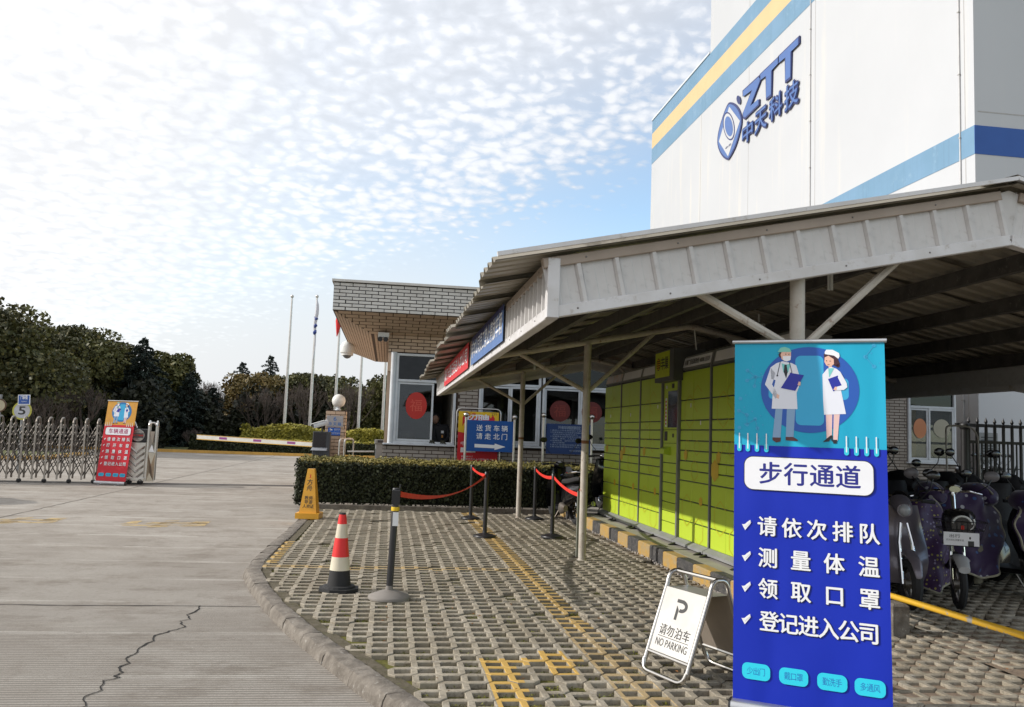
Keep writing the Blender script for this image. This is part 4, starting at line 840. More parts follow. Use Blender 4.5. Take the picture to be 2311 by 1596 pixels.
b.flat([(-.055, .496), (-.055, .474), (.005, .474), (.010, .496)], .0035, AFr); b.flat([(-.045, .365), (-.022, .365), (-.022, .43), (-.045, .455)], .0035, AFr)
chars(b, AFr, '请勿泊车', (-.115, -.04, .04, .115), .288, .068, .0035, .006)
b.box(-.15, .15, .244, .248, .002, .0035, AFr); fit_text(b, AFr, 'NO PARKING', -.155, .185, .155, .232, .0035, .0)
b.build('lettering', ink, t)

# ================================================================ cones and stanchions
cp = atZ(764, 1332, .1); t = thing('traffic_cone', 'red and white striped traffic cone on a black rubber base', 'cone', cp)
b = MB(); b.prism([(.19*math.cos(a), .19*math.sin(a)) for a in [rad(22.5+45*i) for i in range(8)]], 0, .028, Fr(cp, (1, 0, 0), (0, 1, 0))); b.lathe([(.15, .028), (.145, .045), (.115, .05)], cp, 20); b.build('base', black_rubber, t)
cr = lambda z: .112-(.112-.028)*z/.70
creamw = mat('cream_reflective', (.68, .62, .48), .5, c2=(.60, .54, .42))
for z0, z1, m_, nm in ((.045, .185, black_rubber, 'cone_skirt'), (.185, .305, creamw, 'cream_band'), (.305, .475, pc('cone_red', (.72, .02, .02)), 'red_band'), (.475, .60, creamw, 'cream_band'), (.60, .685, bpy.data.materials['cone_red'], 'red_band'), (.685, .70, black_rubber, 'tip')):
    b = MB(); e_ = .003 if 'band' in nm else 0; b.lathe([(cr(z0)+e_, z0), (cr(z1)+e_, z1)], cp, 24); b.build(nm, m_, t, True)
cp = atZ(697, 1169, .1); yel = mat('yellow_caution_plastic', (.78, .40, .03), .4, c2=(.70, .35, .03)); t = thing('caution_pillar', 'tall yellow four sided caution cone with black characters at the hedge corner', 'cone', cp)
fr = Fr(cp, (math.cos(-.12), math.sin(-.12), 0), (-math.sin(-.12), math.cos(-.12), 0)); b = MB(); b.box(-.19, .19, -.19, .19, 0, .09, fr); b.build('base', yel, t)
b = MB(); a_, c_ = .14, .055; b.add([fr(*p) for p in ((-a_, -a_, .09), (a_, -a_, .09), (a_, a_, .09), (-a_, a_, .09), (-c_, -c_, .80), (c_, -c_, .80), (c_, c_, .80), (-c_, c_, .80))], [(0, 1, 5, 4), (1, 2, 6, 5), (2, 3, 7, 6), (3, 0, 4, 7), (4, 5, 6, 7)]); b.build('body', yel, t)
vf = _n(np.array((0, .085, .71))); ff = Fr(fr(0, -a_-.002, .09), fr.ex, fr.ev*.085+np.array((0, 0, .71))); b = MB()
chars(b, ff, '方', [0], .50, .09, .002, .012); chars(b, ff, '舟', [0], .405, .09, .002, .012); chars(b, ff, '教师', (-.035, .035), .245, .06, .002, .012); chars(b, ff, '导游', (-.035, .035), .18, .06, .002, .012); chars(b, ff, '人资证', (-.06, 0, .06), .11, .06, .002, .012)
b.build('lettering', ink, t); b = MB(); b.box(-.006, .006, .575, .62, .001, .002, ff); b.box(-.018, .018, .572, .578, .001, .002, ff); b.box(-.014, .014, .616, .622, .001, .002, ff); b.build('logo', red_print, t)
stm = mat('black_powder_coat', (.020, .020, .022), .4)
def stanchion(x, y, label, H=.93, base=stm, rb=.165, m_=stm, lean=(0, 0), dome=.035):
    p = np.array((x, y, .1)); t = thing('stanchion', label, 'stanchion', p, 'retractable belt stanchions')
    b = MB(); b.lathe([(rb, 0), (rb, .018), (rb*.97, .026), (rb*.4, .026+dome*.8), (.035, .026+dome), (.03, .06+dome)], p, 28); b.build('base', base, t, True)
    b = MB(); tp_ = p+np.array((lean[0], lean[1], H)); b.tube([p+np.array((0, 0, .03)), tp_-np.array((0, 0, .10))], .031, 14); b.build('tube', m_, t, True)
    b = MB(); b.lathe([(.034, -.11), (.034, -.005), (.030, 0)], tp_, 14); b.box(tp_[0]-.018, tp_[0]+.018, tp_[1]-.042, tp_[1]+.042, tp_[2]-.085, tp_[2]-.02); b.build('belt_head', black_plastic, t, True); return t, tp_
def belt(t, A, B, sag, tw=0., w=.048, face=None):
    N = 18; b = MB(); vs = []; A, B = np.array(A), np.array(B)
    for i in range(N+1):
        s = i/N; p = A+(B-A)*s; p[2] -= sag*4*s*(1-s)
        a = tw*math.sin(math.pi*s)*1.0; up_ = np.array((0, 0, 1))*math.cos(a)+np.cross(_n(B-A), (0, 0, 1))*math.sin(a); vs += [p-up_*w/2, p+up_*w/2]
    K = len(vs); nn = np.cross(_n(B-A), (0, 0, 1))*.0012
    vs2 = [v+nn for v in vs]; f = [(2*i, 2*i+2, 2*i+3, 2*i+1) for i in range(N)]
    b.add(vs+vs2, f+[tuple(K+a for a in q)[::-1] for q in f]); b.build('belt', red_belt, t)
s1, h1 = stanchion(*atZ(877, 1350, .1)[:2], 'nearest belt stanchion with grey domed base and yellow tape, beside the red cone', .96, mat('dusty_base', (.22, .20, .18), .7), .185, dome=.05, lean=(.02, .03))
s2, h2 = stanchion(*atZ(1093, 1212, .1)[:2], 'black belt stanchion at the middle left, where two red belts meet', .93)
s3, h3 = stanchion(*atZ(1061, 1171, .1)[:2], 'black belt stanchion at far left, by the hedge and nearest the yellow line', .93)
s4, h4 = stanchion(*atZ(1205, 1172, .1)[:2], 'far right black belt stanchion before the hedge, left of the black motorbike', .93)
s5, h5 = stanchion(*atZ(1245, 1213, .1)[:2], 'black belt stanchion at right, holding the belt in front of the motorbike wheel', .93)
dn = np.array((0, 0, -.055))
belt(s2, h1+dn+(.04, .03, .0), h2+dn+(-.02, -.03, 0), .13, .9); belt(s3, h3+dn, h2+dn, .03, .3); belt(s4, h4+dn, h5+dn, .05, .15)
p6 = atZ(1302, 1258, .1); p6t = atY(1305, 1108, p6[1]); t = thing('slim_post', 'slim grey steel post close against the white canopy post', 'post', p6)
b = MB(); b.box(p6[0]-.018, p6[0]+.018, p6[1]-.018, p6[1]+.018, .1, p6t[2]); b.build('shaft', mat('olive_grey_post', (.26, .27, .23), .5, .3), t); b = MB(); b.box(p6[0]-.05, p6[0]+.05, p6[1]-.05, p6[1]+.05, .1, .108); b.build('foot_plate', steel_dull, t)
belt(s5, h5+dn, (p6[0], p6[1], p6t[2]-.05), .04, .1)
b = MB(); b.lathe([(.036, -.20), (.038, -.185), (.036, -.165)], h1, 14); b.build('tape', mat('yellow_tape', (.75, .50, .02), .5), s1, True)
b = MB(); b.cbox(h1[0]-.036, h1[0]+.036, h1[1]-.04, h1[1]+.04, h1[2]-.14, h1[2]-.01, .01); b.build('belt_box', black_plastic, s1)
b = MB(); b.box(h1[0]-.02, h1[0]+.03, h1[1]-.040, h1[1]-.034, h1[2]-.33, h1[2]-.21); b.build('paper_tag', white_print, s1)
b = MB(); b.tube([h1+np.array((.03, .0, -.02)), h1+np.array((.035, 0, .035))], .008, 6); b.build('hook', black_plastic, s1)

# ================================================================ gatehouse
def brick_rows(fr, v0, v1, fu, bw=.248, pitch=.264, bh=.0565, vp=.0725, d=.007, holes=()):
    out = []; r = 0; v = v0+.004
    while v+bh <= v1+.003:
        a, b_ = fu(v+bh/2); u = math.floor(a/pitch)*pitch-(pitch/2 if r % 2 else 0)
        while u < b_:
            x0, x1 = max(u, a+.003), min(u+bw, b_-.003)
            segs = [(x0, x1)]
            for h0, h1, h2, h3 in holes:
                if v+bh/2 > h2 and v+bh/2 < h3:
                    segs = [q for s in segs for q in ((s[0], min(s[1], h0)), (max(s[0], h1), s[1]))]
            for s in segs:
                if s[1]-s[0] > .03: out.append((s[0], s[1], v, v+bh))
            u += pitch
        v += vp; r += 1
    return out
_bm = {}
def lay(fr, bricks, m, parent, budget, d=.007, name='brick'):
    rest = MB(); n = 0
    for a, c, e, f in bricks:
        if n < budget:
            key = (round(c-a, 2), round(f-e, 3), m.name, d)
            if key not in _bm: q = MB(); q.cbox(0, key[0], 0, key[1], -.004, d, .0025); _bm[key] = q.mesh(name, m)
            inst(_bm[key], name, parent, fr.mat(a, e, random.uniform(-.0012, .0012))); n += 1
        else: rest.box(a, c, e, f, -.003, d+random.uniform(-.001, .001), fr)
    if rest.v: rest.build(name+'_field', m, parent, kind='stuff')
gh = thing('gatehouse', 'brick faced gatehouse with flared tiled eaves and white framed windows', 'building', (6.5, 22, 0))
XR, YB = 13.75, 27.5
FF = Fr((-1.25, 18, 4.01), (1, 0, 0), (0, 0, 1))
b = MB(); b.box(-1.25, XR+.8, 18.0, YB+.6, 4.01, 4.60); b.build('roof_slab', mortar_black, gh)
lay(FF, brick_rows(FF, 0, .585, lambda v: (0, 8)), brick_grey, gh, 120)
b = MB(); b.box(-1.29, XR+.84, 17.95, YB+.64, 4.60, 4.65); b.build('coping', brick_grey, gh)
XI, ZI, YI = -.48, 3.72, 19.5
b = MB(); b.add([(-1.25, 18, 4.008), (XR+.8, 18, 4.008), (XR+.3, YI, ZI), (XI, YI, ZI), (-1.25, YB+.6, 4.008), (XI, YB, ZI)], [(0, 3, 2, 1), (0, 4, 5, 3)])
b.add([(XI, YI+.002, ZI), (XR, YI+.002, ZI), (XR, YB, ZI), (XI, YB, ZI)], [(0, 3, 2, 1)]); b.build('soffit', mortar_brown, gh)
sl_ = math.hypot(1.5, .29); SF = Fr((0, YI, ZI), (1, 0, 0), (0, -1.5, .29)); lay(SF, brick_rows(SF, 0, sl_, lambda v: (XI-.77*v/sl_, 3.4), vp=.218, bh=.172, bw=.265, pitch=.285), brick_buff, gh, 60)
s2_ = math.hypot(.77, .29); SL = Fr((XI, 0, ZI), (0, -1, 0), (-.77, 0, .29)); lay(SL, brick_rows(SL, 0, s2_, lambda v: (-YB-.5*v/s2_, -YI+1.5*v/s2_)), brick_buff, gh, 0)
SU = Fr((0, 0, ZI), (0, -1, 0), (-1, 0, 0)); lay(SU, brick_rows(SU, -(-.06), .48, lambda v: (-YB, -YI)), brick_buff, gh, 0)
YW = 19.5; WFm = Fr((0, YW, 0), (1, 0, 0), (0, 0, 1))
# walls around the openings: base, lintel, piers
for (x0, x1, z0, z1) in ((-.10, XR, 0, 1.27), (-.08, XR, 3.33, 3.72), (1.50, 2.0, 1.27, 3.33), (5.25, 12.48, 1.27, 3.33)):
    b = MB(); b.box(x0, x1, YW+.006, YW+.22, z0, z1); b.build('wall', mortar_brown, gh)
b = MB(); b.box(-.08, .12, YW+.22, YB, 0, 3.72); b.box(.12, XR, YB-.2, YB, 0, 3.72); b.box(XR-.2, XR, YW+1.6, YB-.2, 0, 3.72); b.build('wall', brick_buff, gh)
lay(WFm, brick_rows(WFm, .84, 1.26, lambda v: (-.10, 5.2), vp=.0815, bh=.0655, bw=.270, pitch=.286), brick_wall, gh, 70)
lay(WFm, brick_rows(WFm, 3.335, 3.72, lambda v: (-.08, 3), vp=.0765, bh=.061, bw=.270, pitch=.286), brick_buff, gh, 45)
lay(WFm, brick_rows(WFm, 1.30, 3.33, lambda v: (1.53, 1.98), vp=.0815, bh=.0655, bw=.270, pitch=.286), brick_wall, gh, 34)
lay(WFm, brick_rows(WFm, .8, 3.7, lambda v: (11.4, 12.46)), brick_wall, gh, 0)
lay(WFm, brick_rows(WFm, .8, 1.26, lambda v: (12.46, 13.75)), brick_wall, gh, 0)
# interior
b = MB(); b.box(.12, XR-.25, YW+.25, YB-.2, .40, .5); b.build('floor', mat('interior_floor', (.25, .22, .19), .6), gh)
b = MB(); b.box(.14, XR-.3, 23.4, 23.5, .5, 3.5); b.box(1.42, 1.50, YW+.3, 23.4, .5, 3.5); b.build('inner_wall', mat('interior_wall', (.42, .39, .34), .8), gh)
b = MB(); b.box(.14, XR-.3, YW+.22, 23.4, 3.40, 3.5); b.build('ceiling', mat('interior_ceiling', (.5, .5, .48), .8), gh)
b = MB(); b.box(1.05, 1.40, 23.2, 23.38, 1.3, 2.35); b.box(.35, .62, 22.9, 23.1, 2.1, 2.5); b.build('wall_cabinet', mat('cabinet_green_grey', (.10, .12, .10), .5), gh)
b = MB(); b.box(2.2, 4.9, 20.6, 21.3, 1.15, 1.2); b.box(2.6, 3.05, 20.9, 20.95, 1.25, 1.6); b.box(3.7, 4.1, 20.8, 20.85, 1.25, 1.62); b.build('desk', mat('desk_wood', (.12, .08, .05), .5), gh)
b = MB(); b.box(4.25, 4.95, 23.30, 23.38, .5, 2.6); b.box(2.25, 2.9, 23.3, 23.38, 1.5, 2.5); b.build('inner_door', mat('inner_door_brown', (.10, .05, .03), .5), gh)
b = MB(); b.box(.2, .95, 19.95, 20.5, 1.22, 1.27); b.box(.3, .62, 20.1, 20.14, 1.3, 1.55); b.box(.68, .82, 20.0, 20.1, 1.27, 1.38); b.build('booth_desk', bpy.data.materials['desk_wood'], gh)
def window(x0, x1, z0, z1, mull, ztr, fw=.055, open_=None, Y=YW):
    w = MB(); w.cbox(x0, x1, z0, z0+fw, -.06, .05, .006, WFm); w.cbox(x0, x1, z1-fw, z1, -.06, .05, .006, WFm); w.cbox(x0, x0+fw, z0+fw, z1-fw, -.06, .049, .006, WFm); w.cbox(x1-fw, x1, z0+fw, z1-fw, -.06, .049, .006, WFm)
    w.cbox(x0+fw, x1-fw, ztr-.03, ztr+.03, -.055, .045, .006, WFm); f = w.build('window', white, gh)
    w = MB(); w.box(x0+fw, x1-fw, ztr+.03, z1-fw, -.02, -.012, WFm); g_ = w.build('pane', dark_glass, gh); g_.parent = f; g_.matrix_parent_inverse = f.matrix_basis.inverted()
    xs = [x0+fw]+mull+[x1-fw]
    for i, (a, c) in enumerate(zip(xs[:-1], xs[1:])):
        if open_ == i: continue
        n0 = .02 if i % 2 else -.005; w = MB(); s = .045; za, zb_ = z0+fw+.004, ztr-.034
        w.cbox(a, c, za, za+s, n0-.02, n0+.018, .004, WFm); w.cbox(a, c, zb_-s, zb_, n0-.02, n0+.018, .004, WFm); w.cbox(a, a+s, za+s, zb_-s, n0-.02, n0+.017, .004, WFm); w.cbox(c-s, c, za+s, zb_-s, n0-.02, n0+.017, .004, WFm)
        q = w.build('sash', white, f); q.matrix_parent_inverse = Matrix.Translation(-gh.location); q.parent = f; q.matrix_parent_inverse = Matrix.Identity(4)
        w = MB(); w.box(a+s, c-s, za+s, zb_-s, n0-.006, n0, WFm); q = w.build('pane', clear_glass, None); q.parent = f
    f.matrix_parent_inverse = Matrix.Translation(-gh.location)
    return f
def window_fix():   # children of a window keep world coordinates
    for o in bpy.data.objects:
        if o.parent and o.parent.name.startswith('window'): o.matrix_parent_inverse = Matrix.Identity(4)
window(.12, 1.48, 1.30, 3.31, [.98], 2.70, open_=1)
window(2.0, 3.42, 1.34, 3.31, [2.72], 2.70); window(3.46, 5.22, 1.34, 3.31, [4.35], 2.70)
window(12.48, 13.74, 1.29, 3.31, [13.02], 2.62)
window_fix()
b = MB(); b.tube([(.06, YW-.02, 1.30), (.06, YW-.02, 3.33)], .065, 14); b.build('corner_post', white, gh, True)
b = MB(); b.cbox(-.10, 1.52, 1.265, 1.30, -.02, .10, .006, WFm); b.build('sill', white, gh); b = MB(); b.cbox(1.98, 5.24, 1.295, 1.335, -.02, .09, .006, WFm); b.build('sill', white, gh)
b = MB(); b.cbox(12.44, 13.76, 1.25, 1.288, -.02, .09, .006, WFm); b.build('sill', white, gh)
b = MB(); b.box(-.07, .01, YW+.02, YW+.3, 2.9, 3.33); b.build('downstand', brick_buff, gh)
def roundel(x, z, r, m_, Yn, txt, lab, ry=None, tm=None):
    fr = Fr((x, YW, z), (1, 0, 0), (0, 0, 1)); b = MB(); b.prism([(r*(1+.012*math.cos(24*a))*math.cos(a), (ry or r)*(1+.012*math.cos(24*a))*math.sin(a)) for a in np.linspace(0, 2*math.pi, 61)[:-1]], Yn, Yn+.002, fr)
    o = b.build('window_decal', m_); o['label'] = lab; o['category'] = 'decal'; o['group'] = 'round paper decals on the gatehouse windows'
    if txt: b = MB(); chars(b, fr, txt, [0], 0, r*1.15, Yn+.003, .0); b.build('lettering', tm or pc('decal_red_text2', (.22, .03, .02)), o)
roundel(.60, 2.15, .235, pc('decal_red', (.50, .02, .012)), .016, '福', 'bright red round paper decal on the booth window pane', .30, pc('decal_red_text', (.62, .08, .05)))
roundel(3.88, 2.16, .24, pc('decal_red_dark', (.12, .012, .010)), .016, '福', 'dim red 福 decal left of the white mullion behind the canopy post'); roundel(4.62, 2.16, .24, bpy.data.materials['decal_red_dark'], .036, '福', 'dim red 福 decal nearest the lockers')
roundel(12.80, 2.10, .17, pc('decal_orange', (.55, .22, .10)), .016, '', 'pale orange oval decal on the window above the scooters', .24); roundel(13.36, 2.12, .22, pc('decal_cream', (.38, .36, .28)), .036, '', 'cream round decal on the window by the black iron fence')
# security cameras of the gatehouse
vd = 825/1.0; zc_ = lambda x, y: ((1000+x*.51926)/1.5792, (1000+y*.51926)/1.5792)
p = atY(*zc_(458, 478), 24.6); t = thing('dome_camera', 'white dome camera hanging from the left eave of the gatehouse', 'camera', p)
b = MB(); b.lathe([(.10, -.10), (.20, -.08), (.21, .10), (.14, .22), (.05, .26), (.045, .45)], p, 18); b.build('housing', fluor, t, True); b = MB(); b.sphere(p+np.array((0, 0, -.11)), .13, 16, 10); b.build('lens_dome', mat('smoked_dome', (.10, .11, .12), .1), t, True); b = MB(); b.lathe([(.165, -.15), (.165, -.08)], p, 18); b.build('collar', fluor, t, True)
p = atY(*zc_(712, 385), 19.2); t = thing('twin_camera', 'pair of small dark cameras on a white bracket under the gatehouse eave', 'camera', p)
b = MB(); b.box(p[0]-.14, p[0]+.10, 19.1, 19.4, p[2]-.02, p[2]+.08); b.build('bracket', fluor, t)
for dx in (-.09, .03): b = MB(); b.tube([p+np.array((dx, -.20, -.08)), p+np.array((dx, .1, -.05))], .055, 12); b.build('lens', black_plastic, t, True)

# person inside the booth
def skinned(name, verts, edges, radii, m_, parent=None, sub=2):
    me = bpy.data.meshes.new(name); me.from_pydata([tuple(map(float, v)) for v in verts], edges, []); o = bpy.data.objects.new(name, me); COL.objects.link(o)
    md = o.modifiers.new('s', 'SKIN'); sk = me.skin_vertices[0].data
    for i, r in enumerate(radii): sk[i].radius = r if isinstance(r, tuple) else (r, r)
    sk[0].use_root = True; md.use_smooth_shade = True; o.modifiers.new('d', 'SUBSURF').levels = sub; bpy.context.view_layer.update()
    nm = bpy.data.meshes.new_from_object(o.evaluated_get(bpy.context.evaluated_depsgraph_get())); nm.name = name; nm.materials.clear(); nm.materials.append(m_)
    bpy.data.objects.remove(o); nm.polygons.foreach_set('use_smooth', [True]*len(nm.polygons)); return link(bpy.data.objects.new(name, nm), parent)
pp = atY(*zc_(1092, 1110), 20.2); px0, py0 = pp[0], 20.2; hz = atY(*zc_(1066, 955), 20.2)
t = thing('person', 'person in dark guard uniform leaning behind the open booth window', 'person', (px0, py0, .5))
uni = mat('navy_uniform', (.012, .013, .018), .7); skin = mat('skin', (.42, .25, .18), .5)
zS = hz[2]-.13
V = [(px0, py0, 1.02), (px0, py0, 1.2), (px0-.02, py0, zS-.12), (px0-.05, py0, zS), (px0-.09, py0-.01, zS+.07), (px0+.15, py0-.02, zS-.03), (px0+.20, py0-.06, zS-.28), (px0+.03, py0-.22, zS-.42), (px0-.15, py0-.06, zS-.04), (px0-.17, py0-.12, zS-.28), (px0-.1, py0-.3, zS-.40), (px0+.08, py0, .8), (px0+.09, py0-.02, .52), (px0-.08, py0, .8), (px0-.09, py0-.02, .52)]
E_ = [(0, 1), (1, 2), (2, 3), (3, 4), (2, 5), (5, 6), (6, 7), (2, 8), (8, 9), (9, 10), (0, 11), (11, 12), (0, 13), (13, 14)]
skinned('uniform', V, E_, [(.15, .11), (.15, .11), (.16, .11), (.07, .06), (.05, .05), .07, .055, .04, .07, .055, .04, .08, .05, .08, .05], uni, t)
hx = np.array((hz[0]-.02, py0-.03, hz[2]+.02)); b = MB(); b.sphere(hx, .10, 16, 12, (.80, .95, 1.15)); b.sphere(hx+np.array((0, -.095, -.01)), .016, 8, 6); b.sphere(hx+np.array((-.078, 0, 0)), .022, 8, 6, (.5, 1, 1.3)); b.sphere(hx+np.array((.078, 0, 0)), .022, 8, 6, (.5, 1, 1.3)); b.build('head', skin, t, True)
b = MB(); b.sphere(hx+np.array((0, .02, .03)), .105, 16, 12, (.84, .95, 1.1)); b.build('hair', black_plastic, t, True)
b = MB(); b.box(px0+.01, px0+.07, py0-.115, py0-.11, zS-.18, zS-.12); b.build('badge', white_print, t); b = MB(); b.box(px0+.02, px0+.06, py0-.12, py0-.115, zS-.28, zS-.22); b.build('patch', pc('print_orange', (.6, .25, .03)), t)
t = thing('shoe_brushes', 'dark tangled bundles lying on the booth sill', 'bundle', (1.1, YW-.05, 1.3)); b = MB()
for cx_ in (.98, 1.22):
    for i in range(10): a = i*.63; b.tube([(cx_+.07*math.cos(a), YW-.04+.03*math.sin(a), 1.33), (cx_+.04*math.cos(a+2), YW-.04, 1.39), (cx_+.08*math.cos(a+3.5), YW-.04+.03*math.sin(a+3), 1.325)], .009, 5)
b.build('bundle', mat('olive_black', (.035, .035, .02), .8), t)

# ================================================================ signs in front of the gatehouse
zs = lambda x, y: ((1580+x*.28824)/1.5792, (1440+y*.28824)/1.5792)
sign_blue = mat('sign_blue', (.008, .085, .34), .35, c2=(.008, .075, .30)); sign_navy = mat('sign_navy', (.012, .04, .15), .4)
def board(name, label, Y, tl, br, poles, m_, ballr=.06, pr=.028):
    a, c = atY(*zs(*tl), Y), atY(*zs(*br), Y); t = thing(name, label, 'sign', ((a[0]+c[0])/2, Y, 0), 'signs behind the hedge')
    fr = Fr((a[0], Y, c[2]), (1, 0, 0), (0, 0, 1)); Wd, Hd = c[0]-a[0], a[2]-c[2]; b = MB(); b.cbox(0, Wd, 0, Hd, -.02, 0, .002, fr); b.build('panel', m_, t)
    for q in poles:
        p = atY(*zs(*q), Y); b = MB(); b.tube([(p[0], Y+.01, .05), (p[0], Y+.01, p[2])], pr, 12); b.build('pole', steel, t, True); b = MB(); b.sphere((p[0], Y+.01, p[2]), ballr, 16, 10); b.build('finial', steel, t, True)
    return t, fr, Wd, Hd
t, fr, Wd, Hd = board('delivery_sign', 'blue delivery direction sign with white arrow on two ball topped poles', 19.0, (290, 196), (862, 600), ((282, 133), (880, 165)), sign_blue)
b = MB(); us = [Wd*x for x in (.27, .45, .63, .80)]; chars(b, fr, '送货车辆', us, Hd*.755, Hd*.20, .003, .012); chars(b, fr, '请走北门', us, Hd*.49, Hd*.20, .003, .012)
b.flat([(Wd*.18, Hd*.125), (Wd*.60, Hd*.115), (Wd*.60, Hd*.22), (Wd*.18, Hd*.235)][::1], .003, fr); b.flat([(Wd*.60, Hd*.06), (Wd*.83, Hd*.17), (Wd*.60, Hd*.27)], .003, fr); b.build('lettering', white_print, t)
t, fr, Wd, Hd = board('rules_sign', 'dark blue board of small white rules behind the black motorbike', 18.9, (1276, 240), (1822, 632), ((1240, 140), (1836, 162)), sign_navy)
b = MB(); chars(b, fr, '外来车辆管理规定', [Wd*(.29+.062*i) for i in range(8)], Hd*.88, .075, .003, .0)
tx = ['1.请进入公司车辆停放打卡登记人员', '2.外来车辆进入公司请登记测量体温次序', '  进出口开车窗排队进入', '3.车辆请走指定车道本公司禁止停放', '  通道、请勿、人员车辆排放', '4.车辆停放、请勿打开车门、通风', '  请勿停放', '5.进入厂区请依次排队测量体温', '6.登记后车辆请走北门进入']
for i, s_ in enumerate(tx): fit_text(b, fr, s_.strip(), Wd*.09+(.05 if s_[0] == ' ' else 0), Hd*(.76-i*.068), Wd*min(.93, .12+.048*len(s_)), Hd*(.76-i*.068)+.032, .003)
fit_text(b, fr, '中天科技有限公司', Wd*.52, Hd*.09, Wd*.86, Hd*.15, .003); b.build('lettering', pc('print_pale_blue', (.30, .38, .50)), t)
# recruitment poster board
Y = 19.25; a, c = atY(*zs(190, 88), Y), atY(*zs(662, 725), Y); t = thing('recruitment_board', 'red and yellow recruitment poster in a bent tube frame, left behind the blue delivery sign', 'poster', (a[0], Y, 0), 'signs behind the hedge')
fr = Fr((a[0], Y, .55), (1, 0, 0), (0, 0, 1)); Wd, Hd = c[0]-a[0], a[2]-.55; b = MB(); b.box(0, Wd, 0, Hd, -.01, 0, fr); b.build('poster', red_print, t)
yp = [(0, Hd), (0, Hd*.70), (Wd*.35, Hd*.665), (Wd*.7, Hd*.665), (Wd, Hd*.70), (Wd, Hd)]; b = MB(); b.flat(yp, .002, fr); b.build('yellow_header', pc('print_yellow', (.78, .50, .02)), t)
b = MB(); b.flat([(Wd*.1+Wd*.8*i/16, Hd*(.80+(.035 if i % 2 else -.02))) for i in range(17)]+[(Wd*.9-Wd*.8*i/16, Hd*(.93+(.03 if i % 2 else -.02))) for i in range(17)], .003, fr); b.build('burst', red_print, t)
b = MB(); chars(b, fr, '招聘', (Wd*.33, Wd*.62), Hd*.875, .26, .004, .025); fit_text(b, fr, '中天科技诚聘', Wd*.08, Hd*.50, Wd*.9, Hd*.56, .003); b.box(Wd*.08, Wd*.45, Hd*.40, Hd*.47, .002, .003, fr)
for i in range(9): fit_text(b, fr, ['普工操作工', '车辆管理员进入公司登记打卡', '检测技术人员', '天天排队通风测量体温要求', '电工技师'][i % 5], Wd*.10, Hd*(.33-.036*i), Wd*(.40 if i % 2 == 0 else .86), Hd*(.33-.036*i)+.035, .003)
b.build('lettering', white_print, t); b = MB(); fit_text(b, fr, 'JOB', Wd*.22, Hd*.94, Wd*.42, Hd*.985, .004, .03); b.build('lettering', red_print, t); b = MB(); fit_text(b, fr, 'ZTT', Wd*.82, Hd*.955, Wd*.95, Hd*.985, .004, .02); b.build('lettering', ink, t)
l_, r__, tz = -.045, Wd+.045, Hd+.07; b = MB(); b.tube([fr(l_, -.5, -.01), fr(l_, tz-.12, -.01)]+arc3(fr(l_, tz-.12, -.01), fr(l_, tz, -.01), fr(l_+.12, tz, -.01), 5)+arc3(fr(r__-.12, tz, -.01), fr(r__, tz, -.01), fr(r__, tz-.12, -.01), 5)+[fr(r__, -.5, -.01)], .015, 8); b.build('frame', steel, t, True)

# ================================================================ gate pillar, barrier, kiosk
zp = lambda x, y: ((1080+x*.20047)/1.5792, (1380+y*.20047)/1.5792)
Y = 21.2; a = atY(*zp(408, 404), Y); c = atY(*zp(735, 900), Y); t = thing('gate_pillar', 'square brick gate pillar with number six plate beside the barrier', 'pillar', ((a[0]+c[0])/2, Y, 0))
PW = c[0]-a[0]; PH = a[2]; fr = Fr((a[0], Y, 0), (1, 0, 0), (0, 0, 1)); b = MB(); b.box(0, PW, 0, PH, -PW, -.006, fr); b.build('core', mortar_brown, t)
lay(fr, brick_rows(fr, .9, PH, lambda v: (0, PW), bw=.22, pitch=.232, bh=.072, vp=.084), brick_buff, t, 60)
fr2 = Fr((c[0], Y, 0), (0, 1, 0), (0, 0, 1)); lay(fr2, brick_rows(fr2, .9, PH, lambda v: (0, PW), bw=.22, pitch=.232, bh=.072, vp=.084), brick_buff, t, 40)
q = atY(*zp(425, 503), Y); w = atY(*zp(708, 712), Y); b = MB(); b.cbox(q[0]-a[0], w[0]-a[0], w[2], q[2], .01, .025, .003, fr); b.build('number_plate', mat('pale_stone_plate', (.40, .40, .43), .4), t)
b = MB(); um = (q[0]+w[0])/2-a[0]; zm = (q[2]+w[2])/2; fit_text(b, fr, '6', um-.035, zm+.01, um+.035, q[2]-.02, .027, .01); chars(b, fr, '中天路', (um-.11, um, um+.11), zm-.065, .085, .027, .012); b.build('lettering', pc('print_blue', (.03, .16, .50)), t)
q = atY(*zp(445, 716), Y-.03); w = atY(*zp(655, 860), Y-.03); b = MB(); b.box(q[0]-a[0], w[0]-a[0], w[2], q[2], .012, .018, fr); b.build('notice', mat('notice_blue', (.01, .12, .55), .4), t)
b = MB(); x0, x1, z0, z1 = q[0]-a[0], w[0]-a[0], w[2], q[2]; Lx, Lz = x1-x0, z1-z0
b.add([fr(x0+Lx*i, z0+Lz*j, .020) for i, j in ((.10, .78), (.16, .88), (.38, .72), (.32, .62))], [(3, 2, 1, 0)]); b.add([fr(x0+Lx*i, z0+Lz*j, .020) for i, j in ((.12, .5), (.17, .5), (.25, .66), (.2, .66))], [(0, 1, 2, 3)])
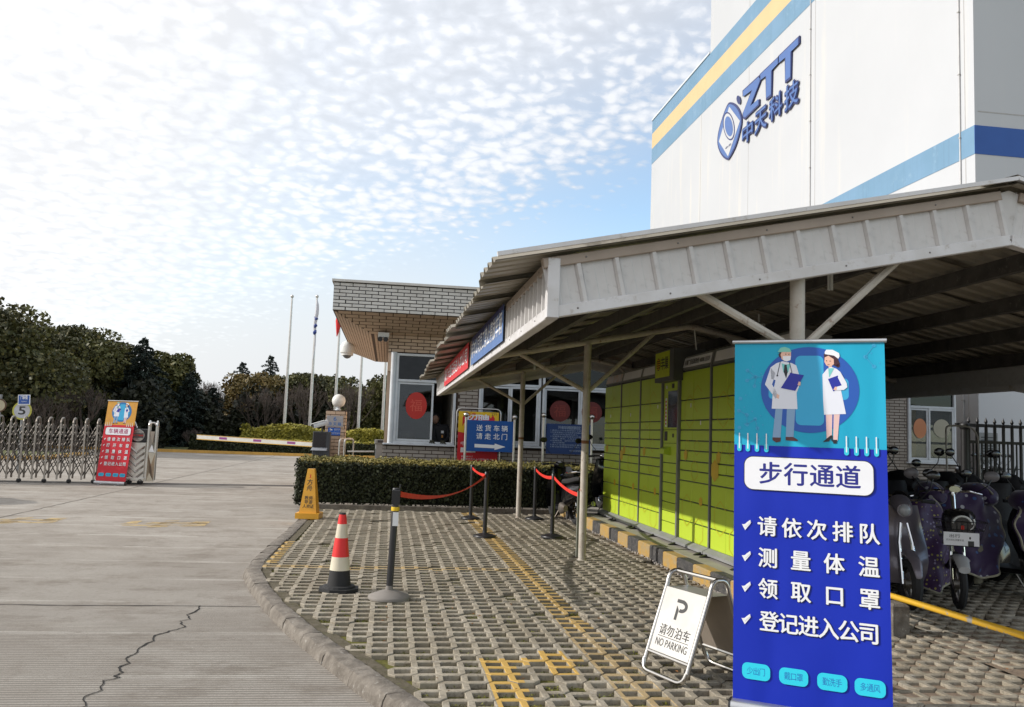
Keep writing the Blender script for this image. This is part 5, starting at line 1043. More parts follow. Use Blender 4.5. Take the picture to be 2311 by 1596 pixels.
fit_text(b, fr, '监控区域', x0+Lx*.48, z0+Lz*.74, x0+Lx*.93, z0+Lz*.88, .020, .01); fit_text(b, fr, '请勿进入车辆', x0+Lx*.48, z0+Lz*.56, x0+Lx*.93, z0+Lz*.64, .020); fit_text(b, fr, '中天路公司管理', x0+Lx*.12, z0+Lz*.14, x0+Lx*.85, z0+Lz*.22, .020); b.box(x0+Lx*.02, x1-Lx*.02, z0+Lz*.30, z0+Lz*.34, .018, .020, fr); b.build('lettering', white_print, t)
gp = atY(*zp(632, 245), Y+.2); t = thing('globe_lamp', 'white opal globe lamp on top of the brick gate pillar', 'lamp', (gp[0], gp[1], PH))
b = MB(); b.sphere(gp, .162, 28, 18); b.build('globe', mat('opal_glass', (.78, .77, .74), .22, spec=.6, coat=.3), t, True); b = MB(); b.lathe([(.07, 0), (.07, .03), (.04, .05), (.055, .09)], (gp[0], gp[1], PH), 14); b.build('base', white, t, True)
# license plate kiosk and bullet camera
Y = 20.6; a, c = atY(*zp(178, 785), Y), atY(*zp(460, 1265), Y); t = thing('barrier_kiosk', 'dark grey parking kiosk with black screen in front of the brick pillar', 'kiosk', ((a[0]+c[0])/2, Y, 0))
fr = Fr((a[0], Y, 0), (1, 0, 0), (0, 0, 1)); Wd = c[0]-a[0]; zt_ = a[2]; b = MB(); b.cbox(0, Wd, 0, zt_, -.32, 0, .01, fr); b.build('cabinet', dark_metal, t)
sc0, sc1 = atY(*zp(410, 815), Y), atY(*zp(410, 1070), Y); b = MB(); b.box(.01, sc0[0]-a[0], sc1[2], sc0[2], 0, .006, fr); b.build('screen', mat('led_screen', (.012, .008, .012), .25), t)
b = MB(); b.add([fr(-.03, sc1[2]-.07, .07), fr(Wd-.07, sc1[2]-.07, .07), fr(Wd-.05, sc1[2]-.01, .0), fr(0, sc1[2]-.01, .0), fr(-.03, sc1[2]-.08, .07), fr(Wd-.07, sc1[2]-.08, .07), fr(Wd-.05, sc1[2]-.08, 0), fr(0, sc1[2]-.08, 0)], [(0, 1, 2, 3), (4, 5, 1, 0), (5, 6, 2, 1), (4, 0, 3, 7)]); b.build('hood', mat('grey_hood', (.32, .34, .38), .4), t)
b = MB()
for i in range(4):
    for j in range(3): b.box(.09+i*.045, .115+i*.045, sc1[2]-.24+j*.045, sc1[2]-.215+j*.045, 0, .005, fr)
b.build('speaker_slots', black_plastic, t)
p = atY(*zp(315, 655), Y-.1); ex = _n((1, .25, .35)); cf = Fr(p, ex, _n(np.cross((0, 0, 1), ex))); t2 = thing('bullet_camera', 'white bullet camera mounted on top of the dark parking kiosk', 'camera', p)
b = MB(); b.loft([(-.17, 0, 0, .06, .05), (-.15, 0, 0, .07, .06), (.14, 0, 0, .07, .06), (.17, 0, 0, .055, .05)], 12, 4, cf); b.build('housing', white, t2, True); b = MB(); b.box(-.21, .10, -.075, .075, .055, .065, cf); b.build('sunshield', fluor, t2); b = MB(); b.lathe([(.001, 0), (.035, 0), (.04, -.02)], fr=Fr(cf(-.18, 0, 0), cf.ev, cf.n), seg=12); b.build('lens', black_plastic, t2)
b = MB(); b.tube([p+np.array((.03, .02, -.05)), (p[0]+.04, p[1]+.05, zt_)], .02, 8); b.build('mount', dark_metal, t2)
# boom
A, B_ = atY(705, 1003, 20.9), atY(445, 986, 22.3); t = thing('barrier_boom', 'white barrier boom with purple bands and yellow lower edge', 'barrier', (A[0], A[1], 0)); d = _n(B_-A); fr = Fr(A, d, (0, 0, 1)); Lb = np.linalg.norm(B_-A)
b = MB(); b.cbox(0, Lb, -.045, .045, -.02, .02, .006, fr); b.build('boom', mat('boom_white', (.70, .68, .62), .5), t)
b = MB()
for s in (.14, .43, .73): b.box(Lb*s, Lb*s+.22, -.022, .03, -.023, .023, fr)
b.build('purple_band', pc('print_purple', (.25, .05, .22)), t); b = MB(); b.box(0, Lb, -.062, -.046, -.024, .024, fr); b.box(0, Lb, .046, .056, -.024, .024, fr); b.build('yellow_edge', pc('print_edge_yellow', (.62, .36, .05)), t)
b = MB(); b.cbox(A[0]+.05, A[0]+.35, A[1]+.2, A[1]+.5, 0, A[2]+.1, .01); b.build('motor_box', grey_metal, t)
# stainless handrail and turnstile post
Y = 20.3; t = thing('tube_barrier', 'bent stainless tube crowd rail between the brick pillar and the turnstile', 'railing', (*atY(*zp(760, 1200), Y)[:2], 0)); b = MB()
for (x0, x1, yt) in ((650, 745, 918), (738, 895, 918)):
    p0, p1 = atY(*zp(x0, yt), Y), atY(*zp(x1, yt), Y+.5); Lz = p0[2]; b.tube([(p0[0], Y, 0), (p0[0], Y, Lz-.08)]+arc3(np.array((p0[0], Y, Lz-.08)), np.array((p0[0], Y, Lz)), np.array((p0[0]+.06, Y+.08, Lz)), 5)+arc3(np.array((p1[0]-.06, Y+.45, Lz)), np.array((p1[0], Y+.5, Lz)), np.array((p1[0], Y+.5, Lz-.08)), 5)+[(p1[0], Y+.5, 0)], .022, 8)
b.build('tube', steel, t, True)
a, c = atY(*zp(1272, 930), 20.4), atY(*zp(1480, 1290), 20.4); t = thing('turnstile_post', 'grey tapered turnstile cabinet beside the booth corner', 'turnstile', ((a[0]+c[0])/2, 20.4, 0)); fr = Fr((a[0], 20.4, 0), (1, 0, 0), (0, 0, 1)); Wd = c[0]-a[0]
b = MB(); b.cbox(.02, Wd-.04, 0, a[2]-.06, -.3, 0, .02, fr); b.build('cabinet', grey_metal, t); b = MB(); b.cbox(0, Wd, a[2]-.10, a[2], -.32, .03, .015, fr); b.build('top', grey_metal, t); b = MB(); b.box(.07, Wd-.1, a[2]-.07, a[2]-.01, .03, .034, fr); b.build('display', black_plastic, t); b = MB(); b.tube([fr(0, a[2]-.28, -.15), fr(-.62, a[2]-.30, -.15)], .02, 8); b.build('arm', steel, t, True)

# ================================================================ folding gate
gt = thing('folding_gate', 'stainless steel accordion gate closed across the road behind the red banner', 'gate', G0)
def gu(name, b, u=0, m_=steel_dull, smooth=False):
    me = b.mesh(name, m_, smooth); return me
ap = [(0, -.27, .09), (0, -.27, 1.44)]+[(0, -.27*math.cos(a), 1.44+.15*math.sin(a)) for a in np.linspace(.25, math.pi-.25, 9)]+[(0, .27, 1.44), (0, .27, .09)]
q = MB(); q.tube(ap[1:-1], .021, 7); arch_me = q.mesh('arch', steel_dull, True)
q = MB(); q.box(-.02, .02, -.29, -.25, .09, 1.45); post_me = q.mesh('front_post', mat('gate_post_steel', (.46, .43, .39), .4, .8, c2=(.30, .26, .22), ns=5, dirt=(.24, .15, .10))); q = MB(); q.box(-.02, .02, .25, .29, .09, 1.45); bpost_me = q.mesh('rear_post', steel_dull)
q = MB(); q.lathe([(.05, -.02), (.055, -.012), (.055, .012), (.05, .02)], fr=Fr((0, -.27, .055), (1, 0, 0), (0, 0, 1)), seg=12); wheel_me = q.mesh('wheel', black_rubber, True)
UP = .272; bar_dark = mat('dark_scissor_bar', (.16, .145, .13), .55, .8)
def brace_me(d, z0, z1, up):
    q = MB(); a, c = (0, d, z0 if up else z1), (UP, d+.012, z1 if up else z0); q.tube([a, c], .012, 4); return q.mesh('scissor_bar', bar_dark)
brs = [brace_me(d, z0, z0+.56, up) for d in (-.262, .262) for z0 in (.16, .44, .72, .90) for up in (True, False)]
for i in range(17):
    u = -.80-UP*i
    for me, nm in ((arch_me, 'arch'), (post_me, 'front_post'), (bpost_me, 'rear_post')): inst(me, nm, gt, GF.mat(u, 0, 0))
    if i % 2 == 0: inst(wheel_me, 'wheel', gt, GF.mat(u, 0, 0))
    if i > 0:
        for me in brs: inst(me, 'scissor_bar', gt, GF.mat(u, 0, 0))
# drive head
hd = 'drive_head'; b = MB(); b.cbox(-.56, -.22, .20, 1.40, .12, .27, .01, Fr(GF(0, 0, 0), GF.ex, (0, 0, 1))); 
HFm = Fr(GF(0, -.30, 0), GF.ex, (0, 0, 1)); b = MB(); b.cbox(-.60, -.20, .16, 1.05, -.55, 0, .01, HFm); b.build('head_body', steel, gt)
b = MB(); b.cbox(-.60, -.20, 1.06, 1.38, -.55, .0, .01, HFm); b.build('black_panel', black_plastic, gt)
b = MB(); b.lathe([(.13, .002), (.135, .008), (.145, .008), (.15, .002)], fr=Fr(HFm(-.40, 1.22, 0), HFm.ex, HFm.ev), seg=28); b.build('ring', steel, gt, True)
b = MB(); b.box(-.53, -.27, 1.16, 1.28, .002, .010, HFm); b.build('logo_plate', mat('dark_plate', (.12, .12, .12), .4), gt); b = MB(); fit_text(b, HFm, '红门电动', -.52, 1.20, -.28, 1.245, .012, .03); b.build('lettering', red_belt, gt)
for k in range(5):
    b = MB(); z = .98-.16*k
    for s, (x0, x1) in enumerate(((-.58, -.40), (-.40, -.22))):
        zl, zr_ = (z, z-.16) if s == 0 else (z-.16, z)
        b.add([HFm(x0, zl, .0), HFm(x1, zr_, .0), HFm(x1, zr_-.07, .0), HFm(x0, zl-.07, .0), HFm(x0, zl-.035, .03), HFm(x1, zr_-.035, .03)], [(0, 4, 5, 1), (4, 3, 2, 5), (0, 3, 4), (1, 5, 2)])
    b.build('chevron', steel, gt)
b = MB(); b.cbox(-.62, -.18, .08, .17, -.5, .05, .01, HFm); b.build('bumper', steel, gt); b = MB()
for u in (-.53, -.27): b.lathe([(.06, -.02), (.075, -.012), (.075, .012), (.06, .02)], fr=Fr(HFm(u, .075, .03), GF.ex, (0, 0, 1)), seg=14)
b.build('wheel', black_rubber, gt, True)
for u in (-.64, -.16, .02):
    b = MB(); b.box(u-.02, u+.02, -.30, -.26, .08, 1.46, GF); b.box(u-.02, u+.02, .26, .30, .08, 1.46, GF); b.tube([GF(u, p_[1], p_[2]) for p_ in ap[1:-1]], .022, 7); b.build('arch', steel, gt)
b = MB(); b.tube([GF(-.16, -.28, 1.47), GF(-.10, -.28, 1.55), GF(-.04, -.28, 1.55), GF(.02, -.28, 1.47)], .024, 8); b.tube([GF(-.64, -.28, 1.47), GF(-.56, -.28, 1.55), GF(-.5, -.28, 1.55), GF(-.44, -.28, 1.4)], .022, 8); b.build('top_arch', steel, gt, True)
b = MB(); b.add([HFm(-.14, .08, .02), HFm(.03, .08, .0), HFm(.03, .80, .0), HFm(-.14, .80, .02), HFm(-.05, .5, .05), HFm(-.08, .3, -.01)], [(0, 5, 4, 3), (0, 1, 5), (1, 2, 4, 5), (2, 3, 4)]); b.build('dented_panel', mat('champagne_steel', (.50, .43, .33), .35, .8), gt)
b = MB(); b.add([HFm(-.13, .82, .02), HFm(-.0, .82, .02), HFm(-.01, 1.33, .02), HFm(-.12, 1.33, .02), HFm(-.065, 1.0, -.06)], [(0, 1, 4), (1, 2, 4), (2, 3, 4), (3, 0, 4)]); b.build('side_panel', steel, gt)

# ================================================================ road signs left
def rsign(Y, x, y, r, label, face, text, rim, name='round_sign'):
    p = atY(x, y, Y); t = thing(name, label, 'sign', (p[0], Y, 0)); fr = Fr(p, (1, 0, 0), (0, 0, 1)); b = MB(); b.lathe([(r, -.02), (r, 0)], fr=fr, seg=36); b.build('rim', rim, t)
    b = MB(); b.lathe([(r*.82, 0), (r*.82, .004)], fr=fr, seg=36); b.build('face', face, t)
    if text: b = MB(); fit_text(b, fr, text, -r*.34, -r*.42, r*.36, r*.45, .006, .035); b.build('lettering', ink, t)
    b = MB(); b.tube([(p[0], Y+.05, 0), (p[0], Y+.05, p[2]+r+.1)], .035, 8); b.build('pole', grey_metal, t, True); return t, p
t, p = rsign(27, 49.5, 927, .265, 'round white speed limit sign five with yellow rim behind the gate', mat('sign_face', (.50, .51, .56), .5), '5', mat('sign_yellow_rim', (.50, .48, .08), .5))
a, c = atY(42, 891, 26.9), atY(67.5, 914.5, 26.9); fr = Fr((a[0], 26.9, c[2]), (1, 0, .045), (-.045, 0, 1)); Wd, Hd = c[0]-a[0], a[2]-c[2]; t = thing('road_name_sign', 'small blue rectangular sign with white border above the round speed sign', 'sign', p)
b = MB(); b.box(0, Wd, 0, Hd, -.01, 0, fr); b.build('border', white_print, t); b = MB(); b.box(.02, Wd-.02, .02, Hd-.02, 0, .003, fr); b.build('panel', mat('sign_mid_blue', (.03, .10, .38), .5), t); b = MB(); fit_text(b, fr, '广场环路', .07, .15, Wd-.07, .27, .006, .02); fit_text(b, fr, 'Guangchang Rd', .09, .07, Wd-.09, .11, .006); b.build('lettering', white_print, t)
rsign(21.5, -2, 915, .155, 'cream faced round mirror with brown rim at the left picture edge by the gate', mat('mirror_cream', (.50, .44, .30), .35), '', mat('brown_rim', (.10, .05, .02), .5), 'traffic_mirror')

# ================================================================ flagpoles
polem = mat('flagpole_steel', (.62, .60, .57), .35, .7)
zq = lambda x, y: ((1000+x*.51926)/1.5792, (1000+y*.51926)/1.5792)
for i, (tx, ty, bx, lab) in enumerate(((78, 112, 20, 'bare flagpole, leftmost of the row'), (250, 122, 192, 'flagpole with furled white and navy company flag'), (405, 150, 370, 'flagpole behind the globe lamp, with a red flag corner showing'), (575, 150, 530, 'bare flagpole right of the globe lamp'), (737, 150, 697, 'bare flagpole nearest the white booth post'))):
    Yp = 57+i*.6; b0 = atY(*zq(bx, 1090), Yp); tp_ = atY(*zq(tx, ty), Yp); x = (b0[0]+tp_[0])/2; H = atY(*zq(tx, 115), Yp)[2]
    t = thing('flagpole', lab, 'flagpole', (x, Yp, 0), 'flagpoles in a row'); b = MB(); b.tube([(x, Yp, 0), (x, Yp, H)], [.115, .06], 12); b.build('pole', polem, t, True); b = MB(); b.sphere((x, Yp, H+.06), .11, 12, 8); b.build('finial', polem, t, True)
    if i == 1:
        b = MB(); N = 14; pts_ = [(x+.02+.10*math.sin(k*.8)*.5, Yp-.15, H-.2-k*.30) for k in range(N)]; rs = [.04]+[.08+.05*math.sin(k*.45) for k in range(1, N-1)]+[.04]
        b.tube(pts_, rs, 7); f1 = b.build('flag', mat('flag_white', (.6, .61, .66), .8), t, True); b = MB()
        for k, dz in enumerate((1.3, 1.75, 2.2)): b.tube([(x-.06+.05*k, Yp-.15, H-dz), (x+.06-.03*k, Yp-.2, H-dz-.16), (x-.04, Yp-.2, H-dz-.30)], [.07, .13, .06], 7)
        b.build('flag_emblem', pc('print_flag_navy', (.03, .06, .25)), t)
    if i == 2:
        p = atY(*zq(400, 312), Yp-.2); b = MB(); b.tube([(p[0], Yp-.2, p[2]+1.6), (p[0]-.02, Yp-.2, p[2]+.3), (p[0]-.1, Yp-.2, p[2]-.7)], [.1, .22, .03], 7); b.build('flag', mat('flag_red', (.65, .03, .03), .8), t, True)

# ================================================================ tall white building
XT = 16.0; zt2 = lambda x, y: ((2200+x*.62657)/1.5792, (y*.62657)/1.5792)
tb = thing('tall_building', 'tall white rendered tower with blue and orange bands and blue lettering', 'building', (XT+8, 37, 0))
M_, n_, l_n, bs = nodes_mat('white_render'); gg = n_.new('ShaderNodeNewGeometry'); Pp = gg.outputs['Position']
mp = n_.new('ShaderNodeMapping'); l_n.new(Pp, mp.inputs[0]); mp.inputs['Scale'].default_value = (.5, .5, .035)
cc = mmix(n_, l_n, mramp(n_, l_n, mnoise(n_, l_n, Pp, .18, 5), .3, .7), (.50, .515, .54), (.475, .49, .515)); cc = mmix(n_, l_n, mmath(n_, l_n, 'MULTIPLY', mramp(n_, l_n, mnoise(n_, l_n, mp.outputs[0], 3, 5), .54, .74), .6), cc, (.60, .58, .54)); l_n.new(cc, bs.inputs['Base Color']); bs.inputs['Roughness'].default_value = .85
render_white = M_
zT = lambda z: (z-1.57)*1.6+1.57
ZB = [zT(14.45), zT(13.91), zT(13.29), zT(12.65)]; ZL = [zT(7.33), zT(6.81)]
Y0t, Y1t, Yh = 21.7, 52.7, 42.5
b = MB(); b.box(XT, 60, Y0t, Y1t, 0, ZB[0]); b.build('body', render_white, tb); b = MB(); b.box(XT+.002, 60, Y0t+.002, Yh, ZB[0], 48); b.build('upper_body', render_white, tb)
b = MB(); b.box(XT-.06, XT+.3, Yh, Y1t, ZB[0], ZB[0]+.12); b.build('parapet_cap', white, tb)
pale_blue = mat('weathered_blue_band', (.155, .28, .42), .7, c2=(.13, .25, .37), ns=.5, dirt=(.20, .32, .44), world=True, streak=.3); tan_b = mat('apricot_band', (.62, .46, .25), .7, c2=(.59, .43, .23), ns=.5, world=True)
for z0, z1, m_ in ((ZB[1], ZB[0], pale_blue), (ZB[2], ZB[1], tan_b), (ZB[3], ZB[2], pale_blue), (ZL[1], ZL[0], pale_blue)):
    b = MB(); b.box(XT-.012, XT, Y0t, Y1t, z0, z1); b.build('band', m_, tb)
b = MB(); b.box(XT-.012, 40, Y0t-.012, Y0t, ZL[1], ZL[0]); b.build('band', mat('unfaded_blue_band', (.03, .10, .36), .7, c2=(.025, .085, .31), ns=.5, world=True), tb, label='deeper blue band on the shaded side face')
b = MB()
for y in (43.7, 31.0, 22.1, 37.4): b.box(XT-.006, XT, y-.012, y+.012, 0, 40 if y < 42 else ZB[3])
for z in (11.2, 15.6, 20.0, 24.5): b.box(XT+.1, 40, Y0t-.006, Y0t, z-.015, z+.015)
b.build('render_joint', mat('render_joint', (.42, .41, .40), .9), tb)
for y in (31.35, 22.3):
    b = MB(); b.tube([(XT-.03, y, .2), (XT-.03, y, 46)], .022, 8); b.build('downpipe', mat('pale_pipe', (.56, .56, .56), .6) if 'pale_pipe' not in bpy.data.materials else bpy.data.materials['pale_pipe'], tb, True)
    b = MB()
    for k in range(22): b.box(XT-.06, XT, y-.04, y+.04, 3+k*1.9, 3.03+k*1.9)
    b.build('pipe_clip', bpy.data.materials['render_joint'], tb, kind='stuff')
zl = lambda x, y: ((2500+x*.31323)/1.5792, (100+y*.31323)/1.5792)
TF = Fr((XT-.02, 0, 0), (0, -1, 0), (0, 0, 1))
def smooth(P, k=4):
    P = np.array(P, float); N = len(P); out = []
    for i in range(N):
        a, b_, c, d = P[i-1], P[i], P[(i+1) % N], P[(i+2) % N]
        for t_ in np.arange(k)/k: out.append(tuple(.5*(2*b_+(c-a)*t_+(2*a-5*b_+4*c-d)*t_**2+(3*b_-a-3*c+d)*t_**3)))
    return out
def TP(pts): return [(-atX(*zl(*p), XT-.1)[1], atX(*zl(*p), XT-.1)[2]) for p in pts]
navy = pc('print_navy_edge', (.01, .02, .12)); letb = mat('letter_blue', (.055, .135, .38), .35, c2=(.05, .12, .34), ns=.8)
lg = thing('company_sign', 'blue raised company logo and characters high on the white tower wall', 'sign', TF(*TP([(500, 900)])[0], 0))
def raised(name, polys, d=.06):
    for P in polys:
        c = np.mean(P, 0); big = [tuple(c+(np.array(p)-c)*1.0+_n(np.array(p)-c)*.10) for p in P]; b = MB(); b.prism(big, 0, d, TF); b.build(name+'_edge', navy, lg)
        b = MB(); b.flat(P, d+.006, TF); b.build(name, letb, lg)
raised('letter', [TP([(465, 720), (640, 560), (657, 575), (655, 610), (545, 890), (640, 808), (640, 870), (490, 1018), (468, 1010), (468, 960), (570, 705), (468, 782)])])
raised('letter', [TP([(662, 530), (862, 340), (862, 405), (785, 490), (783, 755), (728, 800), (728, 545), (662, 595)])]); raised('letter', [TP([(872, 325), (1092, 110), (1092, 190), (1005, 275), (1003, 555), (945, 603), (948, 335), (872, 400)])])
for ch, xm, x0, x1, yt, yb in (('中', 515, 458, 575, 1078, 1285), ('天', 665, 600, 730, 930, 1165), ('科', 832, 760, 903, 770, 1020), ('技', 1012, 935, 1088, 628, 895)):
    (u0, _), (u1, _) = TP([(x0, 1000), (x1, 1000)]); (_, zt_), (_, zb_) = TP([(xm, yt), (xm, yb)])
    g0, f0 = glyph(ch); lo, hi = g0.min(0), g0.max(0); q = (g0-lo)/(hi-lo)
    for wd, nn_, mm_, nm in ((.085, .04, navy, 'character_edge'), (.012, .06, letb, 'character')):
        b = MB()
        for k, (du, dv) in enumerate(((0, 0), (wd, 0), (-wd, 0), (0, wd), (0, -wd), (wd*.7, wd*.7), (-wd*.7, -wd*.7), (wd*.7, -wd*.7), (-wd*.7, wd*.7))): b.add([TF(u0+a*(u1-u0)+du, zb_+c*(zt_-zb_)+dv, nn_+k*.001) for a, c in q], f0)
        b.build(nm, mm_, lg)
raised('emblem', [TP(smooth([(318, 868), (372, 895), (415, 960), (437, 1050), (422, 1160), (372, 1330), (312, 1450), (285, 1478), (240, 1450), (198, 1385), (176, 1295), (190, 1170), (240, 1000), (285, 890)]))], .04)
b = MB(); b.flat(TP([(306, 895), (428, 1058), (292, 1462), (188, 1292)]), .052, TF); b.build('emblem_field', render_white, lg)
cE = lambda cx, cy, rx, ry, k=28: TP([(cx+rx*math.cos(a)+.28*rx*math.sin(a), cy+ry*math.sin(a)) for a in np.linspace(0, 2*math.pi, k+1)[:-1]])
b = MB(); b.flat(cE(303, 1118, 66, 162)[::-1], .056, TF); b.build('emblem_ring', navy, lg); b = MB(); b.flat(cE(303, 1118, 56, 145)[::-1], .060, TF); b.build('emblem_ring_gap', render_white, lg); b = MB(); b.flat(cE(304, 1120, 45, 114)[::-1], .064, TF); b.build('emblem_disc', letb, lg)
b = MB(); b.flat(cE(411, 818, 22, 50)[::-1], .05, TF); b.build('registered_mark', navy, lg)
(u0, z0_), (u1, z1_) = TP([(265, 1385), (332, 1305)]); b = MB(); fit_text(b, TF, '中天', u0, z0_, u1, z1_, .07, .03); b.build('emblem_lettering', navy, lg)

# ================================================================ vegetation
RNG = np.random.default_rng(11)
def quads_mesh(name, C_, size, m_, nrm=None, asp=.6, jit=1.0):
    """leaf-sized quads at the points C_ with random orientation (or near the given normals)"""
    N = len(C_); a = RNG.normal(size=(N, 3)); 
    if nrm is not None: a = nrm+a*jit
    a /= np.linalg.norm(a, axis=1)[:, None]; r = RNG.normal(size=(N, 3)); u = np.cross(a, r); u /= np.linalg.norm(u, axis=1)[:, None]; v = np.cross(a, u)
    s = (size*(.6+.8*RNG.random(N)))[:, None] if np.isscalar(size) else (size*(.6+.8*RNG.random(N)))[:, None]
    P = np.stack([C_-u*s*.5, C_-v*s*.5*asp, C_+u*s*.5, C_+v*s*.5*asp], 1).reshape(-1, 3).astype(np.float32)
    me = bpy.data.meshes.new(name); me.vertices.add(4*N); me.vertices.foreach_set('co', P.ravel()); me.loops.add(4*N); me.loops.foreach_set('vertex_index', np.arange(4*N, dtype=np.int32))
    me.polygons.add(N); me.polygons.foreach_set('loop_start', np.arange(0, 4*N, 4, dtype=np.int32)); me.polygons.foreach_set('loop_total', np.full(N, 4, dtype=np.int32)); me.materials.append(m_); me.update(calc_edges=True); return me
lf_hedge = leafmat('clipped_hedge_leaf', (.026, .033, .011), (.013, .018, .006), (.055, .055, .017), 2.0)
lf_hedge_top = leafmat('sunlit_tone_hedge_leaf', (.22, .18, .045), (.12, .11, .03), (.28, .22, .06), 1.5)  # hedge top leaves painted paler, sunlight put into the colour
lf_gold = leafmat('golden_shrub_leaf', (.30, .26, .03), (.16, .15, .02), (.42, .36, .05), 1.0)
lf_dark = leafmat('camphor_leaf', (.058, .060, .022), (.034, .037, .015), (.17, .13, .035), .45)
lf_olive = leafmat('olive_leaf', (.095, .095, .027), (.052, .058, .019), (.19, .15, .035), .5)
lf_rust = leafmat('autumn_leaf', (.16, .11, .03), (.07, .06, .02), (.24, .16, .035), .6)
lf_cedar = leafmat('cedar_needle', (.038, .054, .045), (.022, .034, .029), (.07, .09, .07), .8)
bark = mat('dark_bark', (.045, .035, .028), .9, c2=(.03, .024, .02), ns=4)
bark_l = mat('grey_twig_bark', (.10, .075, .062), .9, c2=(.06, .047, .04), ns=3)
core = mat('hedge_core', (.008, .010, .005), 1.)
def hedge(label, x0, x1, y0, y1, z0, z1, n, size, m_, mtop=None, group=None, dome=0., name='clipped_hedge', edge=.028):
    t = thing(name, label, 'hedge', ((x0+x1)/2, (y0+y1)/2, z0), group); h = z1-z0
    b = MB(); i = .05; b.box(x0+i, x1-i, y0+i, y1-i, z0+.08 if not dome else z0, z1-i-(dome*.9)); b.build('dark_core', core, t)  # solid near-black box filling the hedge behind the leaves
    def top(x): return z1-dome*((2*(x-(x0+x1)/2)/(x1-x0))**2)
    A = [((x1-x0)*h, 'f'), ((x1-x0)*(y1-y0), 't'), ((y1-y0)*h, 'l'), ((y1-y0)*h*.5, 'r')]; tot = sum(a for a, _ in A); pts, nr, tp = [], [], []
    for a, s in A:
        k = int(n*a/tot); r1, r2, r3 = RNG.random(k), RNG.random(k), RNG.normal(0, edge, k)
        if s == 'f': x = x0+r1*(x1-x0); z = z0+.03+r2*(top(x)-z0-.03); thin = RNG.random(k) < (.35+.65*np.clip((z-z0)/(.25*h), 0, 1)); P = np.stack([x, y0+r3+.012*np.sin(x*9)+.01*np.sin(z*17+x*5), z], 1)[thin]; N_ = np.tile((0, -1, .2), (len(P), 1))
        if s == 't': x = x0+r1*(x1-x0); P = np.stack([x, y0+r2*(y1-y0), top(x)+r3*1.0+.015*np.sin(x*6)], 1); N_ = np.tile((0, -.2, 1.), (len(P), 1))
        if s == 'l': z = z0+.03+r2*h; P = np.stack([x0+r3, y0+r1*(y1-y0), z], 1); N_ = np.tile((-1, 0, .2), (len(P), 1))
        if s == 'r': P = np.stack([x1+r3, y0+r1*(y1-y0), z0+r2*h], 1); N_ = np.tile((1, 0, .2), (len(P), 1))
        (tp if s == 't' else pts).append(P); (nr if s != 't' else []).append(N_)
    P = np.concatenate(pts); link(bpy.data.objects.new('foliage', quads_mesh('foliage', P, size, m_, np.concatenate(nr), .7, .6)), t, kind='stuff')
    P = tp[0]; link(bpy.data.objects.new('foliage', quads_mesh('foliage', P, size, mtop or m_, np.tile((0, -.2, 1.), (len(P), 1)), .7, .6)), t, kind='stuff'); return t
hx0 = atY(672, 1050, 16.8)[0]
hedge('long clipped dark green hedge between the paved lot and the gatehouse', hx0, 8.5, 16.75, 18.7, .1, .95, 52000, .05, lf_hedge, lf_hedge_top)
a = atY(468, 1027, 48.9); c = atY(860, 1000, 48.9)
hedge('low square clipped hedge across the road under the barrier boom', a[0], 3.0, 49.2, 51.0, .05, .80, 9000, .14, lf_hedge, lf_gold, 'hedges beyond the road')
a = atY(432, 1000, 52)[0]; c = atY(470, 1000, 52)[0]
hedge('small dark ball shaped shrub at the left end of the far hedge', a, c, 51.6, 52.8, .05, .95, 2500, .14, lf_hedge, lf_hedge, 'hedges beyond the road', dome=.4)
a = atY(552, 985, 55)[0]; c = atY(748, 985, 55)[0]
hedge('golden domed shrub bed left of the brick pillar, behind the flagpoles', a, c, 54, 56.5, .05, atY(650, 962, 54.5)[2], 12000, .17, lf_gold, lf_gold, 'golden shrub beds', dome=.55, name='golden_shrub', edge=.06)
a = atY(762, 985, 55)[0]; c = atY(905, 985, 55)[0]
hedge('golden shrub bed right of the brick pillar, beside the booth', a, c, 54, 56.5, .05, atY(820, 972, 54.5)[2], 9000, .17, lf_gold, lf_gold, 'golden shrub beds', dome=.45, name='golden_shrub', edge=.06)
link(bpy.data.objects.new('moss_tufts', quads_mesh('moss_tufts', moss_pts, .016, leafmat('moss', (.16, .155, .02), (.08, .085, .015), (.12, .15, .03), 2.), None, .5)), lot, kind='stuff')
def crown_pts(blobs, n):
    w = np.array([b[3]*b[4] for b in blobs]); w = w/w.sum(); out = []
    for (x, y, z, rx, rz), k in zip(blobs, (w*n).astype(int)):
        d = RNG.normal(size=(k, 3)); d /= np.linalg.norm(d, axis=1)[:, None]; r = (.78+.27*RNG.random(k)**1.0)[:, None]; lump = 1+.10*np.sin(d[:, :1]*7+x)*np.cos(d[:, 2:]*6+z)
        out.append(np.array((x, y, z))+d*r*lump*np.array((rx, rx, rz)))
    return np.concatenate(out)
def trunk_mb(x, y, H, r, lean=0., seg=7, limbs=5, spread=1.6):
    b = MB(); b.tube([(x, y, -.1), (x+lean*.4, y, H*.5), (x+lean, y, H)], [r, r*.75, r*.45], seg)
    for i in range(limbs): a = i*2.4+x; z = H*(.45+.1*i); b.tube([(x+lean*.6, y, z), (x+lean+spread*math.cos(a)*.6, y+spread*math.sin(a)*.6, z+1.0), (x+lean+spread*math.cos(a), y+spread*math.sin(a), z+1.7)], [r*.4, r*.25, r*.1], 5)
    return b
